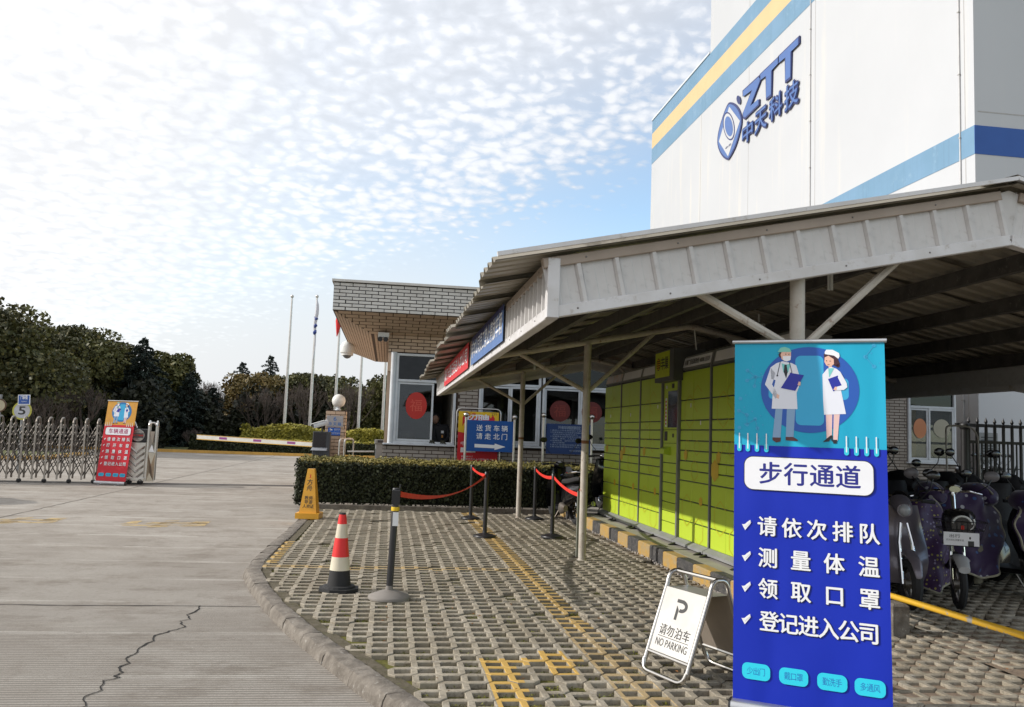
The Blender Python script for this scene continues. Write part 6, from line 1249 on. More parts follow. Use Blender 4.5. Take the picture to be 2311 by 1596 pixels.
def broadleaf(px, ty, Y, wid, label, m_, n=7000, size=.30, nb=14, base=.30, grp='evergreen trees beyond the gate', seed=0):
    rs = np.random.default_rng(seed+int(px)+1000); top = atY(px, ty, Y); x, H = top[0], top[2]; t = thing('evergreen_tree', label, 'tree', (x, Y, 0), grp)
    trunk_mb(x, Y, H*.62, .18).build('trunk', bark, t, True); blobs = []
    for i in range(nb):
        f = i/(nb-1); z = H*(base+(1-base)*f*.93); w = wid*.5*math.sin(math.pi*(.18+.72*(1-f)))**.8; a = rs.random()*6.28; rr = w*(.25+.6*rs.random()); r = wid*(.17+.10*rs.random())*(1.1-.35*f)
        blobs.append((x+rr*math.cos(a), Y+rr*math.sin(a), min(z, H-r*.75), r, r*.78))
    blobs.append((x+.1, Y, H-wid*.14, wid*.17, wid*.14)); blobs.append((x, Y, H*.45, wid*.33, H*.30))
    link(bpy.data.objects.new('crown', quads_mesh('crown', crown_pts(blobs, n), size, m_, None, .75)), t); return t
def cedar(px, ty, Y, wid, label, n=10000, low=.12):
    top = atY(px, ty, Y); x, H = top[0], top[2]; t = thing('cedar_tree', label, 'tree', (x, Y, 0), 'cedars beyond the gate'); tr = MB(); tr.tube([(x, Y, -.1), (x, Y, H*.6), (x, Y, H-.05)], [.20, .10, .02], 7); P = []; nb = 70
    for i in range(nb):
        f = i/nb; z = H*(low+(1-low)*f**.9); L = wid*.5*(1-f)**.85*(.75+.45*RNG.random())+.15; a = i*2.39996+RNG.normal(0, .2); k = int(n/nb*(.35+1.3*(1-f))); s = RNG.random(k)**.7
        droop = -.28*L*s**2+.10*L*s; wv = RNG.normal(0, 1, k)*L*.13*(1.15-s); cx_, sy_ = math.cos(a), math.sin(a)
        P.append(np.stack([x+cx_*L*s-sy_*wv, Y+sy_*L*s+cx_*wv, z+droop+RNG.normal(0, .05, k)-np.abs(wv)*.25], 1)); tr.tube([(x, Y, z), (x+cx_*L*.5, Y+sy_*L*.5, z+.0*L), (x+cx_*L*.95, Y+sy_*L*.95, z-.18*L)], [.035, .02, .006], 4)
    tr.build('trunk', bark, t, True); P = np.concatenate(P); link(bpy.data.objects.new('crown', quads_mesh('crown', P, .17, lf_cedar, np.tile((0, 0, 1.), (len(P), 1)), .45, .55)), t); return t
def bare(px, ty, Y, wid, label, depth=6, grp='bare winter trees', leaves=None, nl=0, seed=1, fork=.18):
    rs = random.Random(seed+int(px)); top = atY(px, ty, Y); x, H = top[0], top[2]; t = thing('bare_tree', label, 'tree', (x, Y, 0), grp); b = MB(); tips = []
    def grow(p, d, L, r, k):
        q = p+d*L+np.array((0, 0, .05*L)); b.tube([p, (p+q)/2+np.array((rs.gauss(0, .03), rs.gauss(0, .03), 0))*L, q], [r, r*.85, r*.68], 4 if k < 4 else 3, caps=False); tips.append(q)
        if k == 0: return
        for j in range(2 if k < depth-1 else 3):
            a = rs.random()*6.28; sp = rs.uniform(.35, .75); n_ = _n(d+np.array((math.cos(a)*sp, math.sin(a)*sp, .18+rs.random()*.12))); grow(q, n_, L*rs.uniform(.68, .86), max(r*.62, .008), k-1)
    sc = H*fork*1.15
    for j in range(4): a = j*1.57+rs.random(); grow(np.array((x, Y, 0.)), _n(np.array((math.cos(a)*.30*wid/H, math.sin(a)*.30*wid/H, 1))), sc, .075, depth)
    mz = max(q[2] for q in tips); k_ = H/mz; b.v = [(x+(p[0]-x), p[1], p[2]*k_) for p in b.v]; b.build('trunk', bark_l, t)
    if leaves: T = np.array(tips)*np.array((1, 1, k_)); T = T[RNG.integers(0, len(T), nl)]+RNG.normal(0, .35, (nl, 3)); link(bpy.data.objects.new('crown', quads_mesh('crown', T, .20, leaves, None, .7)), t)
    return t
y1 = lambda v: (1000+v*.51926)/1.5792
x1_ = lambda v: v*.51926/1.5792
BL = [(-60, y1(120), 44, 8.5, 'tallest dark evergreen, cut by the left edge of the picture above the mirror', lf_dark), (18, y1(190), 46, 6.5, 'dark evergreen with ragged top above the small blue road sign', lf_olive),
      (x1_(150), y1(285), 50, 6, 'dark rounded evergreen just right of the speed limit sign', lf_dark), (x1_(285), y1(345), 52, 6.5, 'olive tinged evergreen with orange lit top between the speed sign and the red banner', lf_olive),
      (x1_(400), y1(318), 54, 6.5, 'broad topped evergreen rising behind the upper left corner of the red banner', lf_dark), (x1_(520), y1(325), 56, 6.5, 'broad topped evergreen directly above the red banner', lf_olive),
      (x1_(640), y1(372), 57, 6, 'evergreen with sunlit left shoulder above the gate drive head', lf_dark), (x1_(730), y1(425), 58, 5.5, 'dark evergreen left of the large cedar', lf_dark), (x1_(820), y1(475), 59, 5, 'lower yellow green evergreen against the left side of the large cedar', lf_olive),
      (x1_(1080), y1(485), 60, 4.8, 'evergreen directly behind the right side of the large cedar', lf_olive), (x1_(1170), y1(530), 61, 4.0, 'evergreen stepping down right of the large cedar', lf_dark), (x1_(1245), y1(620), 62, 3.4, 'low evergreen between the large and the small cedar', lf_dark),
      (x1_(1760), y1(650), 66, 7, 'rounded evergreen with rust yellow crown left of the leftmost flagpole', lf_rust), (x1_(2000), y1(652), 68, 5, 'small evergreen behind the leftmost flagpole', lf_olive), (x1_(2110), y1(640), 69, 6, 'dark evergreen between the first two flagpoles', lf_dark), (x1_(2220), y1(655), 70, 5, 'evergreen right of the flag carrying pole', lf_olive),
      (868, 858, 66, 6.5, 'olive evergreen beside the booth, behind the last flagpole', lf_olive), (905, 850, 68, 6, 'evergreen half hidden behind the white booth post', lf_dark), (835, 925, 72, 5, 'low dark evergreen under the bare trees right of the pillar', lf_dark)]
for i, (px, ty, Y, w, lab, m_) in enumerate(BL): broadleaf(px, ty, Y, w*1.15, lab, m_, seed=i, base=.12 if i < 12 else .25, n=15000, size=.21)
cedar(x1_(990), y1(395), 56, 6.6, 'large blue green cedar with drooping tiers right of the red banner', 22000, .05)
cedar(x1_(1310), y1(628), 58, 3.8, 'smaller cedar to the right of the large cedar', 10000, .05); cedar(x1_(1465), y1(735), 62, 4, 'low cedar under the bare twigs left of the far pair', 8000, .05)
cedar(x1_(1668), y1(560), 74, 5.2, 'pointed cedar standing above the tree line, left of the pair', 11000, .2); cedar(x1_(1862), y1(515), 76, 5.4, 'tallest far cedar just left of the first flagpole', 11000, .2)
bare(x1_(1465), y1(685), 66, 4, 'bare tree with pale twigs in the gap between the cedars'); bare(x1_(1820), y1(720), 60, 6, 'bare spreading tree in front of the rust yellow evergreen', grp='bare winter trees')
bare(x1_(2090), y1(690), 60, 6, 'bare purple brown tree between the two left flagpoles'); bare(790, 858, 62, 6, 'bare tree rising behind the globe lamp', seed=4); bare(815, 880, 66, 5, 'bare tree between the globe lamp and the booth', seed=9)
bare(x1_(560), y1(700), 44, 5.5, 'dark leafless shrubby tree in the shade behind the red banner', depth=6); bare(x1_(300), y1(760), 42, 5, 'dark leafless tree in the shade right of the speed sign', depth=6); bare(x1_(1330), y1(1010), 53, 2.5, 'bare twiggy bush beside the lawn, right of the gate', depth=5)
# shaded undergrowth massing the foot of the wood
P = []
for x in np.arange(-46, 6, .8):
    yb = 53 if x < -14 else (58+(x+14)*.9); h = 3.2+1.3*math.sin(x*1.3)+RNG.normal(0, .4)
    P.append(crown_pts([(x, max(yb, 50)+RNG.normal(0, 1.2), h*.45, 1.6, max(1.2, h*.55))], 900))
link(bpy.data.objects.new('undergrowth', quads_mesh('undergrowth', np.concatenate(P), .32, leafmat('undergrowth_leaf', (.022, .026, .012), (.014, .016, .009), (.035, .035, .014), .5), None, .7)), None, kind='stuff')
P = []
for x in np.arange(-60, 60, 2.2): P.append(crown_pts([(x, 92+RNG.normal(0, 3), 2.6, 2.6, 3.0+RNG.normal(0, .6))], 700))
link(bpy.data.objects.new('far_woods', quads_mesh('far_woods', np.concatenate(P), .5, lf_dark, None, .7)), None, kind='stuff')
t = thing('far_pavilion', 'tiny dark roofed pavilion seen through the bare trees right of the globe lamp', 'building', (atY(818, 902, 95)[0], 95, 0)); p = atY(828, 898, 95)
b = MB(); b.box(p[0]-3.4, p[0]+3.4, 94, 97, 0, p[2]-.5); b.build('wall', mat('far_wall', (.30, .31, .33), .8), t); b = MB(); b.add([(p[0]-4, 93.4, p[2]-.5), (p[0]+4, 93.4, p[2]-.5), (p[0]+4, 97.6, p[2]-.5), (p[0]-4, 97.6, p[2]-.5), (p[0], 95.5, p[2]+.9)], [(0, 1, 4), (1, 2, 4), (2, 3, 4), (3, 0, 4), (3, 2, 1, 0)]); b.build('roof', dark_metal, t)
# unseen ball shrub, added only to cast shade on the road
t = thing('shade_shrub', 'unseen ball shrub added left of the road to cast shade before the gate', 'shrub', (-9.75, 17.55, 0)); b = MB(); b.tube([(-9.75, 17.55, 0), (-9.75, 17.55, .8)], .05, 7); b.tube([(-8.95, 16.9, 0), (-8.95, 16.9, 1.05)], .02, 6); b.build('trunk', bark, t)
link(bpy.data.objects.new('crown', quads_mesh('crown', crown_pts([(-9.75, 17.5, .85, .95, .75), (-9.75, 17.5, .8, .7, .55)], 16000), .10, lf_hedge, None, .8)), t)
# fallen leaves and litter
leafm = mat('fallen_leaf', (.30, .12, .03), .7); t = None; b = MB()
for i in range(90):
    x, y = random.uniform(-.6, 4.6), random.uniform(4.9, 9.5)
    if x < kx(y)+.1: continue
    s = random.uniform(.008, .020); a = random.random()*6.28; c_, s_ = math.cos(a)*s, math.sin(a)*s; z = .104; b.add([(x-c_, y-s_, z), (x+s_*.5, y-c_*.5, z+.006), (x+c_, y+s_, z+.002), (x-s_*.5, y+c_*.5, z+.004)], [(0, 1, 2, 3)])
b.build('fallen_leaves', leafm, None, kind='stuff'); 

# ================================================================ scooters
def Rz(a): return Matrix.Rotation(a, 4, 'Z')
class LF_:   # local frame of a vehicle: x forward
    def __init__(s, loc, ang, z=.1): s.c, s.s = math.cos(ang), math.sin(ang); s.l = (loc[0], loc[1], z)
    def __call__(s, x, y, z=0.): return np.array((s.l[0]+x*s.c-y*s.s, s.l[1]+x*s.s+y*s.c, s.l[2]+z))
tyre_m = mat('tyre_rubber', (.020, .020, .021), .85, bump=.4, bs=60)
def wheel(t, fr, x, r, w=.05, y=0.):
    A = fr(x, y, r); e1 = fr(x+1, y, r)-A; b = MB(); seg = 24
    f2 = Fr(A, e1, (0, 0, 1)); b.tube([f2(math.cos(a)*(r-w), math.sin(a)*(r-w)) for a in np.linspace(0, 2*math.pi, seg+1)[:-1]], w, 8, closed=True); b.build('tyre', tyre_m, t, True)
    b = MB(); b.tube([f2(math.cos(a)*(r-2*w), math.sin(a)*(r-2*w)) for a in np.linspace(0, 2*math.pi, seg+1)[:-1]], .012, 6, closed=True)
    for k in range(5): a = k*2*math.pi/5; b.tube([f2(0, 0), f2(math.cos(a)*(r-2*w), math.sin(a)*(r-2*w))], .010, 5)
    b.lathe([(.045, -.05), (.045, .05)], fr=f2, seg=12); b.build('rim', chrome if r > .24 else steel_dull, t, True)
def mirror(t, fr, x, y, z, s, up=.22, rx=.065, face=dark_body):
    b = MB(); q = fr(x-.02, y+s*.14, z+up); b.tube([fr(x, y, z), fr(x+.03, y+s*.09, z+up*.5), q], .006, 6); b.build('mirror_stem', black_plastic, t, True)
    b = MB(); f3 = Fr(q, fr(0, 1, 0)-fr(0, 0, 0), (0, 0, 1)); vs = MB(); b.loft([(-.012, 0, 0, .01, .01), (-.010, 0, 0, rx*.8, rx*.55), (0, 0, 0, rx, rx*.75), (.012, 0, 0, rx*.97, rx*.72)], 16, 2.1, lambda X, Yy, Z: f3(Yy, Z+.02, -X)); b.build('mirror', face, t, True)
def scooter(loc, ang, label, body, z=.1, grp='parked scooters', cat='scooter', r=.235, lamp=True, mz=1.02, plate=False, retro=False):
    fr = LF_(loc, ang, z); t = thing('motor_scooter', label, cat, (loc[0], loc[1], z), grp)
    wheel(t, fr, .62, r); wheel(t, fr, -.60, r)
    b = MB(); b.loft([(.40, 0, r+.02, .03, .03), (.45, 0, 2*r-.01, .055, .03), (.62, 0, 2*r+.05, .06, .03), (.78, 0, 2*r-.02, .05, .025), (.84, 0, r+.1, .03, .02)], 10, 2.2, fr); b.build('front_fender', body, t, True)
    for s in (-1, 1): b = MB(); b.tube([fr(.62, s*.065, r), fr(.52, s*.06, .60), fr(.47, s*.03, .78)], .016, 8); b.build('fork', chrome, t, True)
    # leg shield: tall curved panel
    b = MB(); V_ = []; nz_, ny_ = 8, 9
    for i in range(nz_):
        zz_ = .22+.72*i/(nz_-1); w = .10+.16*math.sin(math.pi*(.22+.6*i/(nz_-1)))
        for j in range(ny_): yy = (j/(ny_-1)*2-1); V_.append(fr(.50-.16*(zz_-.2)-.10*yy*yy+.05*math.sin(i), yy*w, zz_))
    K = len(V_); V_ += [fr(0, 0, 0)*0+v+(fr(-.03, 0, 0)-fr(0, 0, 0)) for v in V_]; f = [(i*ny_+j, i*ny_+j+1, (i+1)*ny_+j+1, (i+1)*ny_+j) for i in range(nz_-1) for j in range(ny_-1)]; f += [tuple(K+a for a in q)[::-1] for q in f]; b.add(V_, f); b.build('leg_shield', body, t, True)
    b = MB(); b.loft([(.34, 0, .24, .12, .03), (.0, 0, .22, .15, .035), (-.2, 0, .25, .13, .05)], 12, 4, fr); b.build('floorboard', black_plastic, t, True)
    b = MB(); b.loft([(-.08, 0, .36, .10, .12), (-.2, 0, .44, .15, .20), (-.45, 0, .50, .17, .19), (-.70, 0, .56, .14, .14), (-.86, 0, .62, .07, .07)], 14, 2.6, fr); b.build('rear_body', body, t, True)
    b = MB(); b.loft([(-.05, 0, .66, .10, .03), (-.15, 0, .70, .13, .05), (-.45, 0, .72, .14, .055), (-.75, 0, .77, .12, .05), (-.84, 0, .78, .06, .03)], 12, 3, fr); b.build('seat', black_rubber, t, True)
    b = MB(); b.tube([fr(.32, .30, .98), fr(.34, .16, .99), fr(.38, 0, .97), fr(.34, -.16, .99), fr(.32, -.30, .98)], .013, 8); b.build('handlebar', chrome, t, True)
    for s in (-1, 1): b = MB(); b.tube([fr(.33, s*.22, .985), fr(.31, s*.35, .975)], .019, 8); b.build('grip', black_rubber, t, True); mirror(t, fr, .35, s*.19, mz-.03, s)
    b = MB(); b.loft([(.30, 0, .97, .05, .04), (.36, 0, .97, .10, .07), (.45, 0, .93, .09, .075), (.50, 0, .90, .07, .06)], 14, 2.3, fr); b.build('nacelle', body, t, True)
    if lamp: b = MB(); A = fr(.50, 0, .90); b.lathe([(.001, .03), (.035, .025), (.055, .005), (.06, -.01)], fr=Fr(A, (fr(0, 1, 0)-fr(0, 0, 0)), (0, 0, 1)), seg=16); b.build('headlight', mat('headlight_glass', (.35, .36, .38), .1) if 'headlight_glass' not in bpy.data.materials else bpy.data.materials['headlight_glass'], t, True)
    b = MB(); b.loft([(-.84, 0, .60, .055, .03), (-.89, 0, .60, .05, .025)], 10, 3, fr); b.build('tail_light', pc('tail_red', (.5, .02, .02)), t, True)
    b = MB(); b.tube([fr(-.1, .12, .25), fr(-.02, .22, .01)], .010, 6); b.build('kickstand', steel_dull, t)
    return t, fr
def quilt(loc, ang, label, m_, trim, z=.1, w=.40, top=1.0, bot=.28, mitts=True, seed=0, drop=0.):
    """padded wind apron hung over a scooter's handlebar"""
    fr = LF_(loc, ang, z); t = thing('scooter_quilt', label, 'cover', (loc[0], loc[1], z), 'padded wind covers on the scooters'); N, M2 = 18, 20; V_ = []
    for i in range(M2):
        s = i/(M2-1); zz_ = top-(top-bot)*s
        for j in range(N):
            u = j/(N-1)*2-1; ww = w*(.74+.42*math.sin(math.pi*min(1, s*1.05))**.8*(1-.25*s)); x = .60+.22*s-.26*u*u*(1-.3*s)+.030*math.sin(u*7+s*6+seed)+.022*math.sin(s*19+u*4+seed)
            V_.append(fr(x, u*ww, zz_-.10*(1-abs(u))*s*(1 if drop == 0 else drop)))
    K = len(V_); off = fr(-.035, 0, 0)-fr(0, 0, 0); V_ += [v+off for v in V_]; f = [(i*N+j, i*N+j+1, (i+1)*N+j+1, (i+1)*N+j) for i in range(M2-1) for j in range(N-1)]; f += [tuple(K+a for a in q)[::-1] for q in f]
    b = MB(); b.add(V_, f); b.build('apron', m_, t, True); edge = [V_[i*N] for i in range(M2)]+[V_[(M2-1)*N+j] for j in range(N)]+[V_[i*N+N-1] for i in range(M2-1, -1, -1)]
    b = MB(); b.tube(edge, .011, 6); b.build('piping', trim, t, True)
    if mitts:
        for s in (-1, 1):
            b = MB(); b.loft([(.16, s*.26, top-.02, .07, .06), (.24, s*.27, top, .12, .10), (.40, s*.30, top-.01, .14, .115), (.52, s*.30, top-.04, .11, .09), (.58, s*.29, top-.06, .04, .04)], 16, 2.2, fr); b.build('mitt', m_, t, True)
            b = MB(); b.tube([fr(.10+.48*k/10, s*.29, top+.0+.10*math.sin(math.pi*k/10)) for k in range(11)], .010, 6); b.build('mitt_piping', trim, t, True)
    return t, fr
q_purple = quilt_mat('purple_dotted_quilt', (.045, .010, .075), (.40, .36, .07), 26, (.30, .25, .42)); q_blue = quilt_mat('violet_blue_quilt', (.028, .009, .06), (.04, .10, .28), 13, (.42, .42, .46)); cream_t = mat('cream_piping', (.42, .40, .30), .6)
dn_ = -math.pi/2
def gzn(x, y): return atZ(x, y, .1)
scooter((4.98, 8.15), dn_-.22, 'lilac silver scooter half hidden by the right edge of the blue banner', lilac_paint, plate=False)
quilt((5.38, 8.70), dn_-.05, 'purple quilt with small yellow dots hung over the scooter beside the lilac one', q_purple, cream_t, w=.34, bot=.20, seed=2, top=.98, mitts=False)
scooter((5.40, 8.9), dn_-.05, 'black scooter under the purple yellow dotted quilt', dark_body)
quilt((6.02, 8.95), dn_+.03, 'violet quilt with blue dots and cream piping behind the basket bicycle', q_blue, cream_t, w=.42, bot=.30, seed=5, top=1.04)
scooter((6.05, 9.2), dn_+.03, 'black scooter under the violet blue dotted quilt', dark_body)
quilt((6.72, 8.45), dn_+.1, 'violet blue dotted quilt at the right picture edge', q_blue, cream_t, w=.44, bot=.25, seed=9, top=1.0); scooter((6.75, 8.7), dn_+.1, 'black scooter at the right picture edge with white skirt panel', dark_body)
# electric bicycle with basket, nearest under the canopy
fr = LF_((5.58, 8.08), dn_-.40, .1); t = thing('electric_bicycle', 'small electric bicycle with wire basket and white ad plate facing the yellow rail', 'bicycle', (5.52, 8.22, .1))
wheel(t, fr, .52, .23, .035); wheel(t, fr, -.52, .23, .035)
b = MB(); b.loft([(.40, 0, .42, .05, .02), (.50, 0, .485, .065, .025), (.62, 0, .475, .065, .03), (.74, 0, .39, .05, .03)], 12, 2.3, fr); b.build('front_fender', mat('grey_fender', (.42, .42, .42), .4), t, True)
for s in (-1, 1): b = MB(); b.tube([fr(.52, s*.06, .23), fr(.44, s*.055, .60)], .014, 8); b.build('fork', chrome, t, True)
b = MB(); b.tube([fr(.44, 0, .58), fr(.30, 0, 1.06)], .022, 10); b.build('stem', chrome, t, True); b = MB(); b.tube([fr(.20, .28, 1.06), fr(.28, .15, 1.09), fr(.30, 0, 1.08), fr(.28, -.15, 1.09), fr(.20, -.28, 1.06)], .012, 8); b.build('handlebar', chrome, t, True)
b = MB(); b.loft([(.26, 0, 1.08, .07, .03), (.34, 0, 1.11, .08, .04), (.40, 0, 1.11, .05, .03)], 14, 2.2, fr); b.build('meter', chrome, t, True)
b = MB(); b.tube([fr(.40, 0, .50), fr(.0, 0, .30), fr(-.3, 0, .32), fr(-.52, 0, .23)], .028, 8); b.tube([fr(-.15, 0, .32), fr(-.22, 0, .75)], .02, 8); b.build('frame', black_plastic, t, True); b = MB(); b.loft([(-.10, 0, .80, .05, .03), (-.25, 0, .82, .12, .045), (-.42, 0, .83, .10, .05)], 12, 2.5, fr); b.build('saddle', black_rubber, t, True)
b = MB()
for k in range(4): zz_ = .60+.075*k; hw_ = .13+.025*k; b.tube([fr(.44, hw_, zz_), fr(.66+.015*k, hw_, zz_), fr(.66+.015*k, -hw_, zz_), fr(.44, -hw_, zz_)], .004, 4, closed=True)
for k in range(9): u = -1+k/4; b.tube([fr(.665, u*.13, .60), fr(.71, u*.205, .83)], .003, 4)
for k in range(4): u = .46+k*.06; b.tube([fr(u, .13, .60), fr(u, .205, .83)], .003, 4); b.tube([fr(u, -.13, .60), fr(u, -.205, .83)], .003, 4)
b.build('basket', black_plastic, t)
b = MB(); b.loft([(.38, 0, .80, .05, .05), (.42, 0, .80, .13, .13), (.55, 0, .80, .15, .14), (.64, 0, .79, .12, .12), (.68, 0, .78, .10, .10)], 16, 3, fr); b.build('front_box', dark_body, t, True); b = MB(); A = fr(.685, 0, .79); f3 = Fr(A, fr(0, 1, 0)-fr(0, 0, 0), (0, 0, 1)); b.tube([f3(.085*math.cos(a), .085*math.sin(a), -.004) for a in np.linspace(.2, 2.9, 10)], .009, 6); b.tube([f3(.105*math.cos(a), .03+.085*math.sin(a), -.01) for a in np.linspace(-.9, .4, 8)], .008, 6); b.build('reflector_trim', fluor, t, True)
b = MB(); b.box(-.012, .012, -.035, .0, 0, .006, f3); b.build('red_logo', red_belt, t)
A = fr(.72, .0, .66); f4 = Fr(A, -(fr(0, 1, 0)-fr(0, 0, 0))*-1, (0, 0, 1)); b = MB(); b.box(-.17, .13, -.05, .07, 0, .005, f4); b.build('ad_plate', white_print, t)
b = MB(); fit_text(b, f4, '出行', -.12, .02, -.03, .052, .0062, .01); fit_text(b, f4, '天天排队测量体温', -.15, -.01, .0, .008, .0062); b.sphere(f4(.06, .022, .0), .017, 8, 6, (1, .3, 1)); b.box(.035, .085, -.05, -.005, .005, .0065, f4); b.build('lettering', ink, t)
for s in (-1, 1): mirror(t, fr, .27, s*.22, 1.08, s, .14, .07, mat('grey_mirror', (.16, .15, .16), .3) if 'grey_mirror' not in bpy.data.materials else bpy.data.materials['grey_mirror'])
b = MB(); b.loft([(-.05, .17, .30, .02, .06), (-.08, .20, .22, .06, .20), (-.10, .20, .05, .05, .04)], 12, 3, LF_((5.85, 8.15), dn_, .22)); o = b.build('folded_bag', mat('khaki_bag', (.20, .19, .14), .8), t, True)
# rows behind in the dark
lab2 = ['black scooter in the dark second row below the oval decal', 'black scooter in the dark second row below the cream decal', 'black scooter in the dark second row before the white wall', 'black scooter in the dark second row before the iron fence', 'black scooter of the back row nearest the brick wall', 'black scooter of the back row under the window', 'black scooter of the back row at the fence post', 'black scooter of the back row at the right edge']
base_s, _f = scooter((6.3, 10.5), dn_, lab2[0], dark_body, mz=1.10, grp='black scooters in the dark rows')
q_black = mat('black_cover_fabric', (.010, .010, .012), .7, bump=.4, bs=12)
for (x, y, a, lab_) in ((5.55, 9.6, .06, 'black wind cover behind the yellow dotted quilt, under the oval decal'), (6.25, 9.75, -.08, 'black wind cover behind the basket bicycle, under the cream decal'), (6.95, 9.7, .10, 'black wind cover behind the violet quilt, below the bent pipe hoop'), (7.65, 9.8, -.05, 'black wind cover below the iron fence end post'), (8.1, 9.5, .1, 'black wind cover at the right picture edge below the iron fence')):
    quilt((x, y), dn_+a, lab_, q_black, black_rubber, w=.46, bot=.25, seed=x, top=1.13); scooter((x, y+.2), dn_+a, lab_.replace('wind cover', 'scooter under the wind cover'), dark_body, mz=1.25, lamp=False)
rr_ = random.Random(5)
for row, (yy, xa_, xb_) in enumerate(((9.75, 6.3, 9.6), (11.3, 6.2, 11.0), (13.2, 8.2, 12.6), (14.6, 9.2, 13.5))):
    x = xa_
    while x < xb_: copy_tree(base_s, (x, yy+rr_.uniform(-.2, .2), .1), rr_.uniform(-.25, .25), 'black scooter packed in the dark rows behind the quilt covered scooters', group='black scooters massed in the shade'); x += rr_.uniform(.5, .62)
for i, (x, y, a) in enumerate(((7.05, 10.6, .10), (7.8, 10.5, -.1), (8.6, 10.6, .08), (7.4, 12.6, .15), (8.3, 12.7, -.1), (9.2, 12.5, .2), (10.1, 12.6, 0.))): copy_tree(base_s, (x, y, .1), a, lab2[i+1])
# motorbikes by the hedge
mb_, fr = scooter((3.16, 15.15), math.radians(97), 'black motorbike with chrome rack parked between the stanchions and the hedge', dark_body, grp='motorbikes by the hedge', cat='motorbike', r=.27, mz=1.20)
b = MB(); b.tube([fr(-.2, .16, .80), fr(-.55, .18, .86), fr(-.88, .10, .90), fr(-.92, 0, .90), fr(-.88, -.10, .90), fr(-.55, -.18, .86), fr(-.2, -.16, .80)], .016, 8); b.tube([fr(-.90, .06, .90), fr(-.93, .06, 1.05), fr(-.93, -.06, 1.05), fr(-.90, -.06, .90)], .010, 6); b.build('rear_rack', chrome, mb_, True)
b = MB(); b.loft([(-.25, .16, .26, .05, .06), (-.40, .20, .26, .06, .10), (-.62, .20, .27, .04, .05)], 14, 2.4, fr); b.build('engine_cover', steel_dull, mb_, True); b = MB(); b.tube([fr(-.2, -.16, .28), fr(-.55, -.19, .30), fr(-.9, -.19, .38)], .04, 10); b.build('exhaust', chrome, mb_, True)
b = MB(); b.loft([(-.86, 0, .40, .08, .05), (-.90, 0, .38, .08, .06)], 8, 4, fr); b.build('license_bracket', black_plastic, mb_)
b = MB()
for i in range(4): b.box(-.06+i*.03, -.042+i*.03, .33, .36, .905, .909, Fr(fr(0, 0, 0), fr(0, 1, 0)-fr(0, 0, 0), (0, 0, 1)))
b.build('license_digits', pc('print_plate_yellow', (.6, .4, .05)), mb_)
scooter((4.05, 15.45), math.radians(92), 'second black motorbike squeezed behind the white canopy post next to the lockers', dark_body, grp='motorbikes by the hedge', cat='motorbike', r=.27, mz=1.12, z=.26)
# yellow rail
A = atX(2005, 1343, 4.25); B_ = atX(2330, 1441, 4.36); d = B_-A; A = A-d*.9; B2 = A+d*3.0
t = thing('yellow_rail', 'low scuffed yellow pipe rail in front of the parked scooters', 'rail', ((A[0]+B2[0])/2, (A[1]+B2[1])/2, .1)); My, ny_, ly_, by_ = nodes_mat('scuffed_yellow_pipe'); g5 = ny_.new('ShaderNodeNewGeometry'); cc = mmix(ny_, ly_, mramp(ny_, ly_, mnoise(ny_, ly_, g5.outputs['Position'], 9, 5, .6), .56, .60), (.68, .40, .03), (.34, .33, .31)); ly_.new(cc, by_.inputs['Base Color']); by_.inputs['Roughness'].default_value = .5
b = MB(); b.tube([A, B2], .026, 12); b.build('pipe', My, t, True)
for s in (.02, .98): q = A+(B2-A)*s; b = MB(); b.tube([(q[0], q[1], .1), q], .024, 8); b.build('leg', My, t, True)

# ================================================================ iron fence, wall box, bent pipe at the right back
zw2 = lambda x, y: ((3000+x*.31335)/1.5792, (1300+y*.31335)/1.5792)
Yf = 16.3; iron = mat('black_iron', (.015, .015, .016), .5); a = atY(*zw2(1390, 700), Yf); t = thing('iron_fence', 'black iron fence with flame finials in front of the white wall', 'fence', (a[0], Yf, .1))
b = MB(); b.tube([(a[0], Yf, .1), (a[0], Yf, a[2]-.05)], .072, 14); b.build('end_post', iron, t, True); b = MB(); b.sphere((a[0], Yf, a[2]), .10, 16, 10); b.build('post_ball', iron, t, True)
zr0 = atY(*zw2(1700, 885), Yf)[2]; xs0 = atY(*zw2(1440, 885), Yf)[0]; stp = atY(*zw2(1640, 885), Yf)[0]-atY(*zw2(1541, 885), Yf)[0]
for zz_, h_ in ((zr0, .03), (.45, .03)): b = MB(); b.box(xs0-.02, xs0+7.5, Yf-.02, Yf+.02, zz_-h_, zz_+h_); b.build('rail', iron, t)
q = MB(); q.box(-.022, .022, -.022, .022, .1, zr0+.33); q.lathe([(.022, 0), (.035, .02), (.02, .05), (.035, .09), (.012, .15), (.001, .18)], (0, 0, zr0+.33), 8); tall_me = q.mesh('bar', iron); q = MB(); q.box(-.012, .012, -.012, .012, .1, zr0); thin_me = q.mesh('bar', iron)
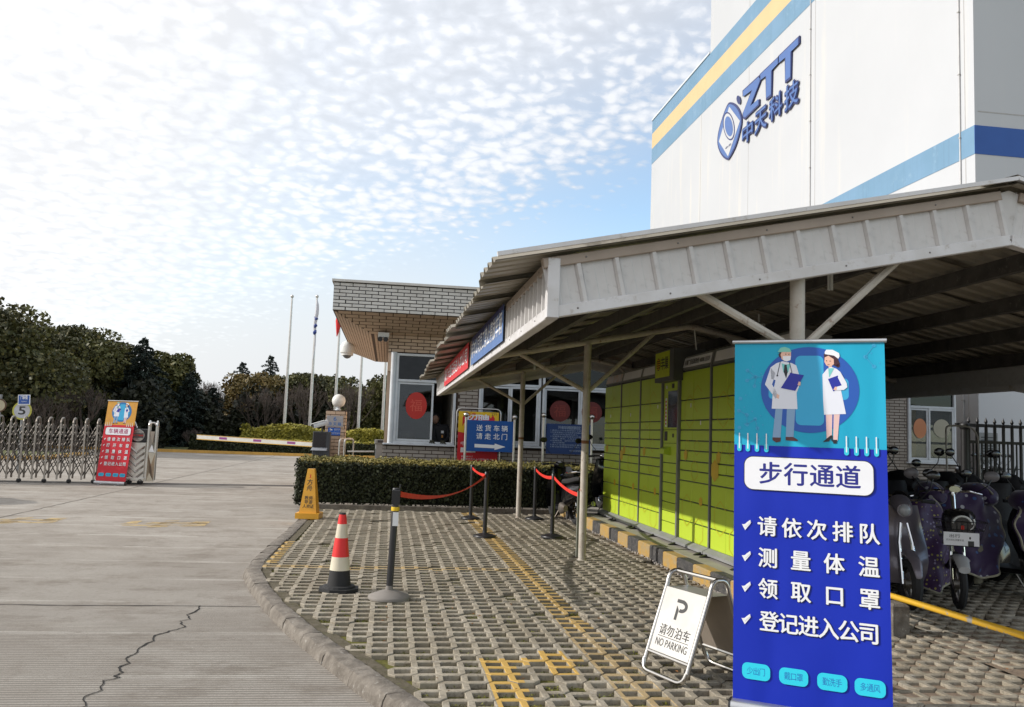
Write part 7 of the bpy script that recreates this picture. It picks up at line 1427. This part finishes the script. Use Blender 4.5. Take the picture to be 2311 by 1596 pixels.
for k in range(12):
    inst(tall_me, 'bar', t, Matrix.Translation((xs0+k*stp, Yf, 0))); inst(thin_me, 'bar', t, Matrix.Translation((xs0+(k+.5)*stp, Yf, 0)))
for k in range(1, 11, 2):
    x = xs0+k*stp+stp*.5; b = MB(); zc2 = zr0-.75
    b.tube([(x, Yf, zc2+.32), (x-.11, Yf, zc2), (x, Yf, zc2-.3), (x+.11, Yf, zc2), (x, Yf, zc2+.32)], .014, 5); b.tube([(x-.10, Yf, zc2+.22), (x+.10, Yf, zc2+.22)], .012, 5); b.build('scroll', iron, t)
p = atY(*zw2(1650, 920), 21.55); t = thing('wall_box', 'grey louvred box on the white wall behind the iron fence', 'box', p); b = MB(); b.cbox(-.28, .28, -.40, .35, -.10, .06, .01, Fr(p, (1, 0, 0), (0, 0, 1))); b.build('case', grey_metal, t); b = MB()
for k in range(8): b.box(-.22, .22, -.32+k*.075, -.29+k*.075, .06, .068, Fr(p, (1, 0, 0), (0, 0, 1)))
b.build('louvre', dark_metal, t)
a, c = atY(*zw2(1180, 690), 14.2), atY(*zw2(1510, 700), 14.2); z_ = a[2]; t = thing('bent_pipe_frame', 'thin pale bent pipe hoop standing behind the scooters', 'frame', (a[0], 14.2, .1)); b = MB(); b.tube([(a[0]+.03, 14.2, .1), (a[0], 14.2, z_-.08)]+arc3(np.array((a[0], 14.2, z_-.08)), np.array((a[0], 14.2, z_)), np.array((a[0]+.1, 14.2, z_)), 5)+arc3(np.array((c[0]-.2, 14.2, z_)), np.array((c[0], 14.2, z_)), np.array((c[0]+.05, 14.2, z_-.2)), 5)+[(c[0]+.15, 14.2, .1)], .016, 8); b.build('hoop', mat('pale_tube', (.5, .48, .46), .4), t, True)
Yl = 17.2; b = MB(); p0, p1 = atY(*zw2(1300, 672), Yl), atY(*zw2(2040, 660), Yl); b.box(p0[0], p1[0]+4, Yl, Yl+.06, p0[2]-.05, p0[2]+.02); o = b.build('awning_bar', iron); o['label'] = 'thin black horizontal bar across the white wall above the iron fence'; o['category'] = 'bar'
# far ends of the yard behind the canopy: side wall closing the view
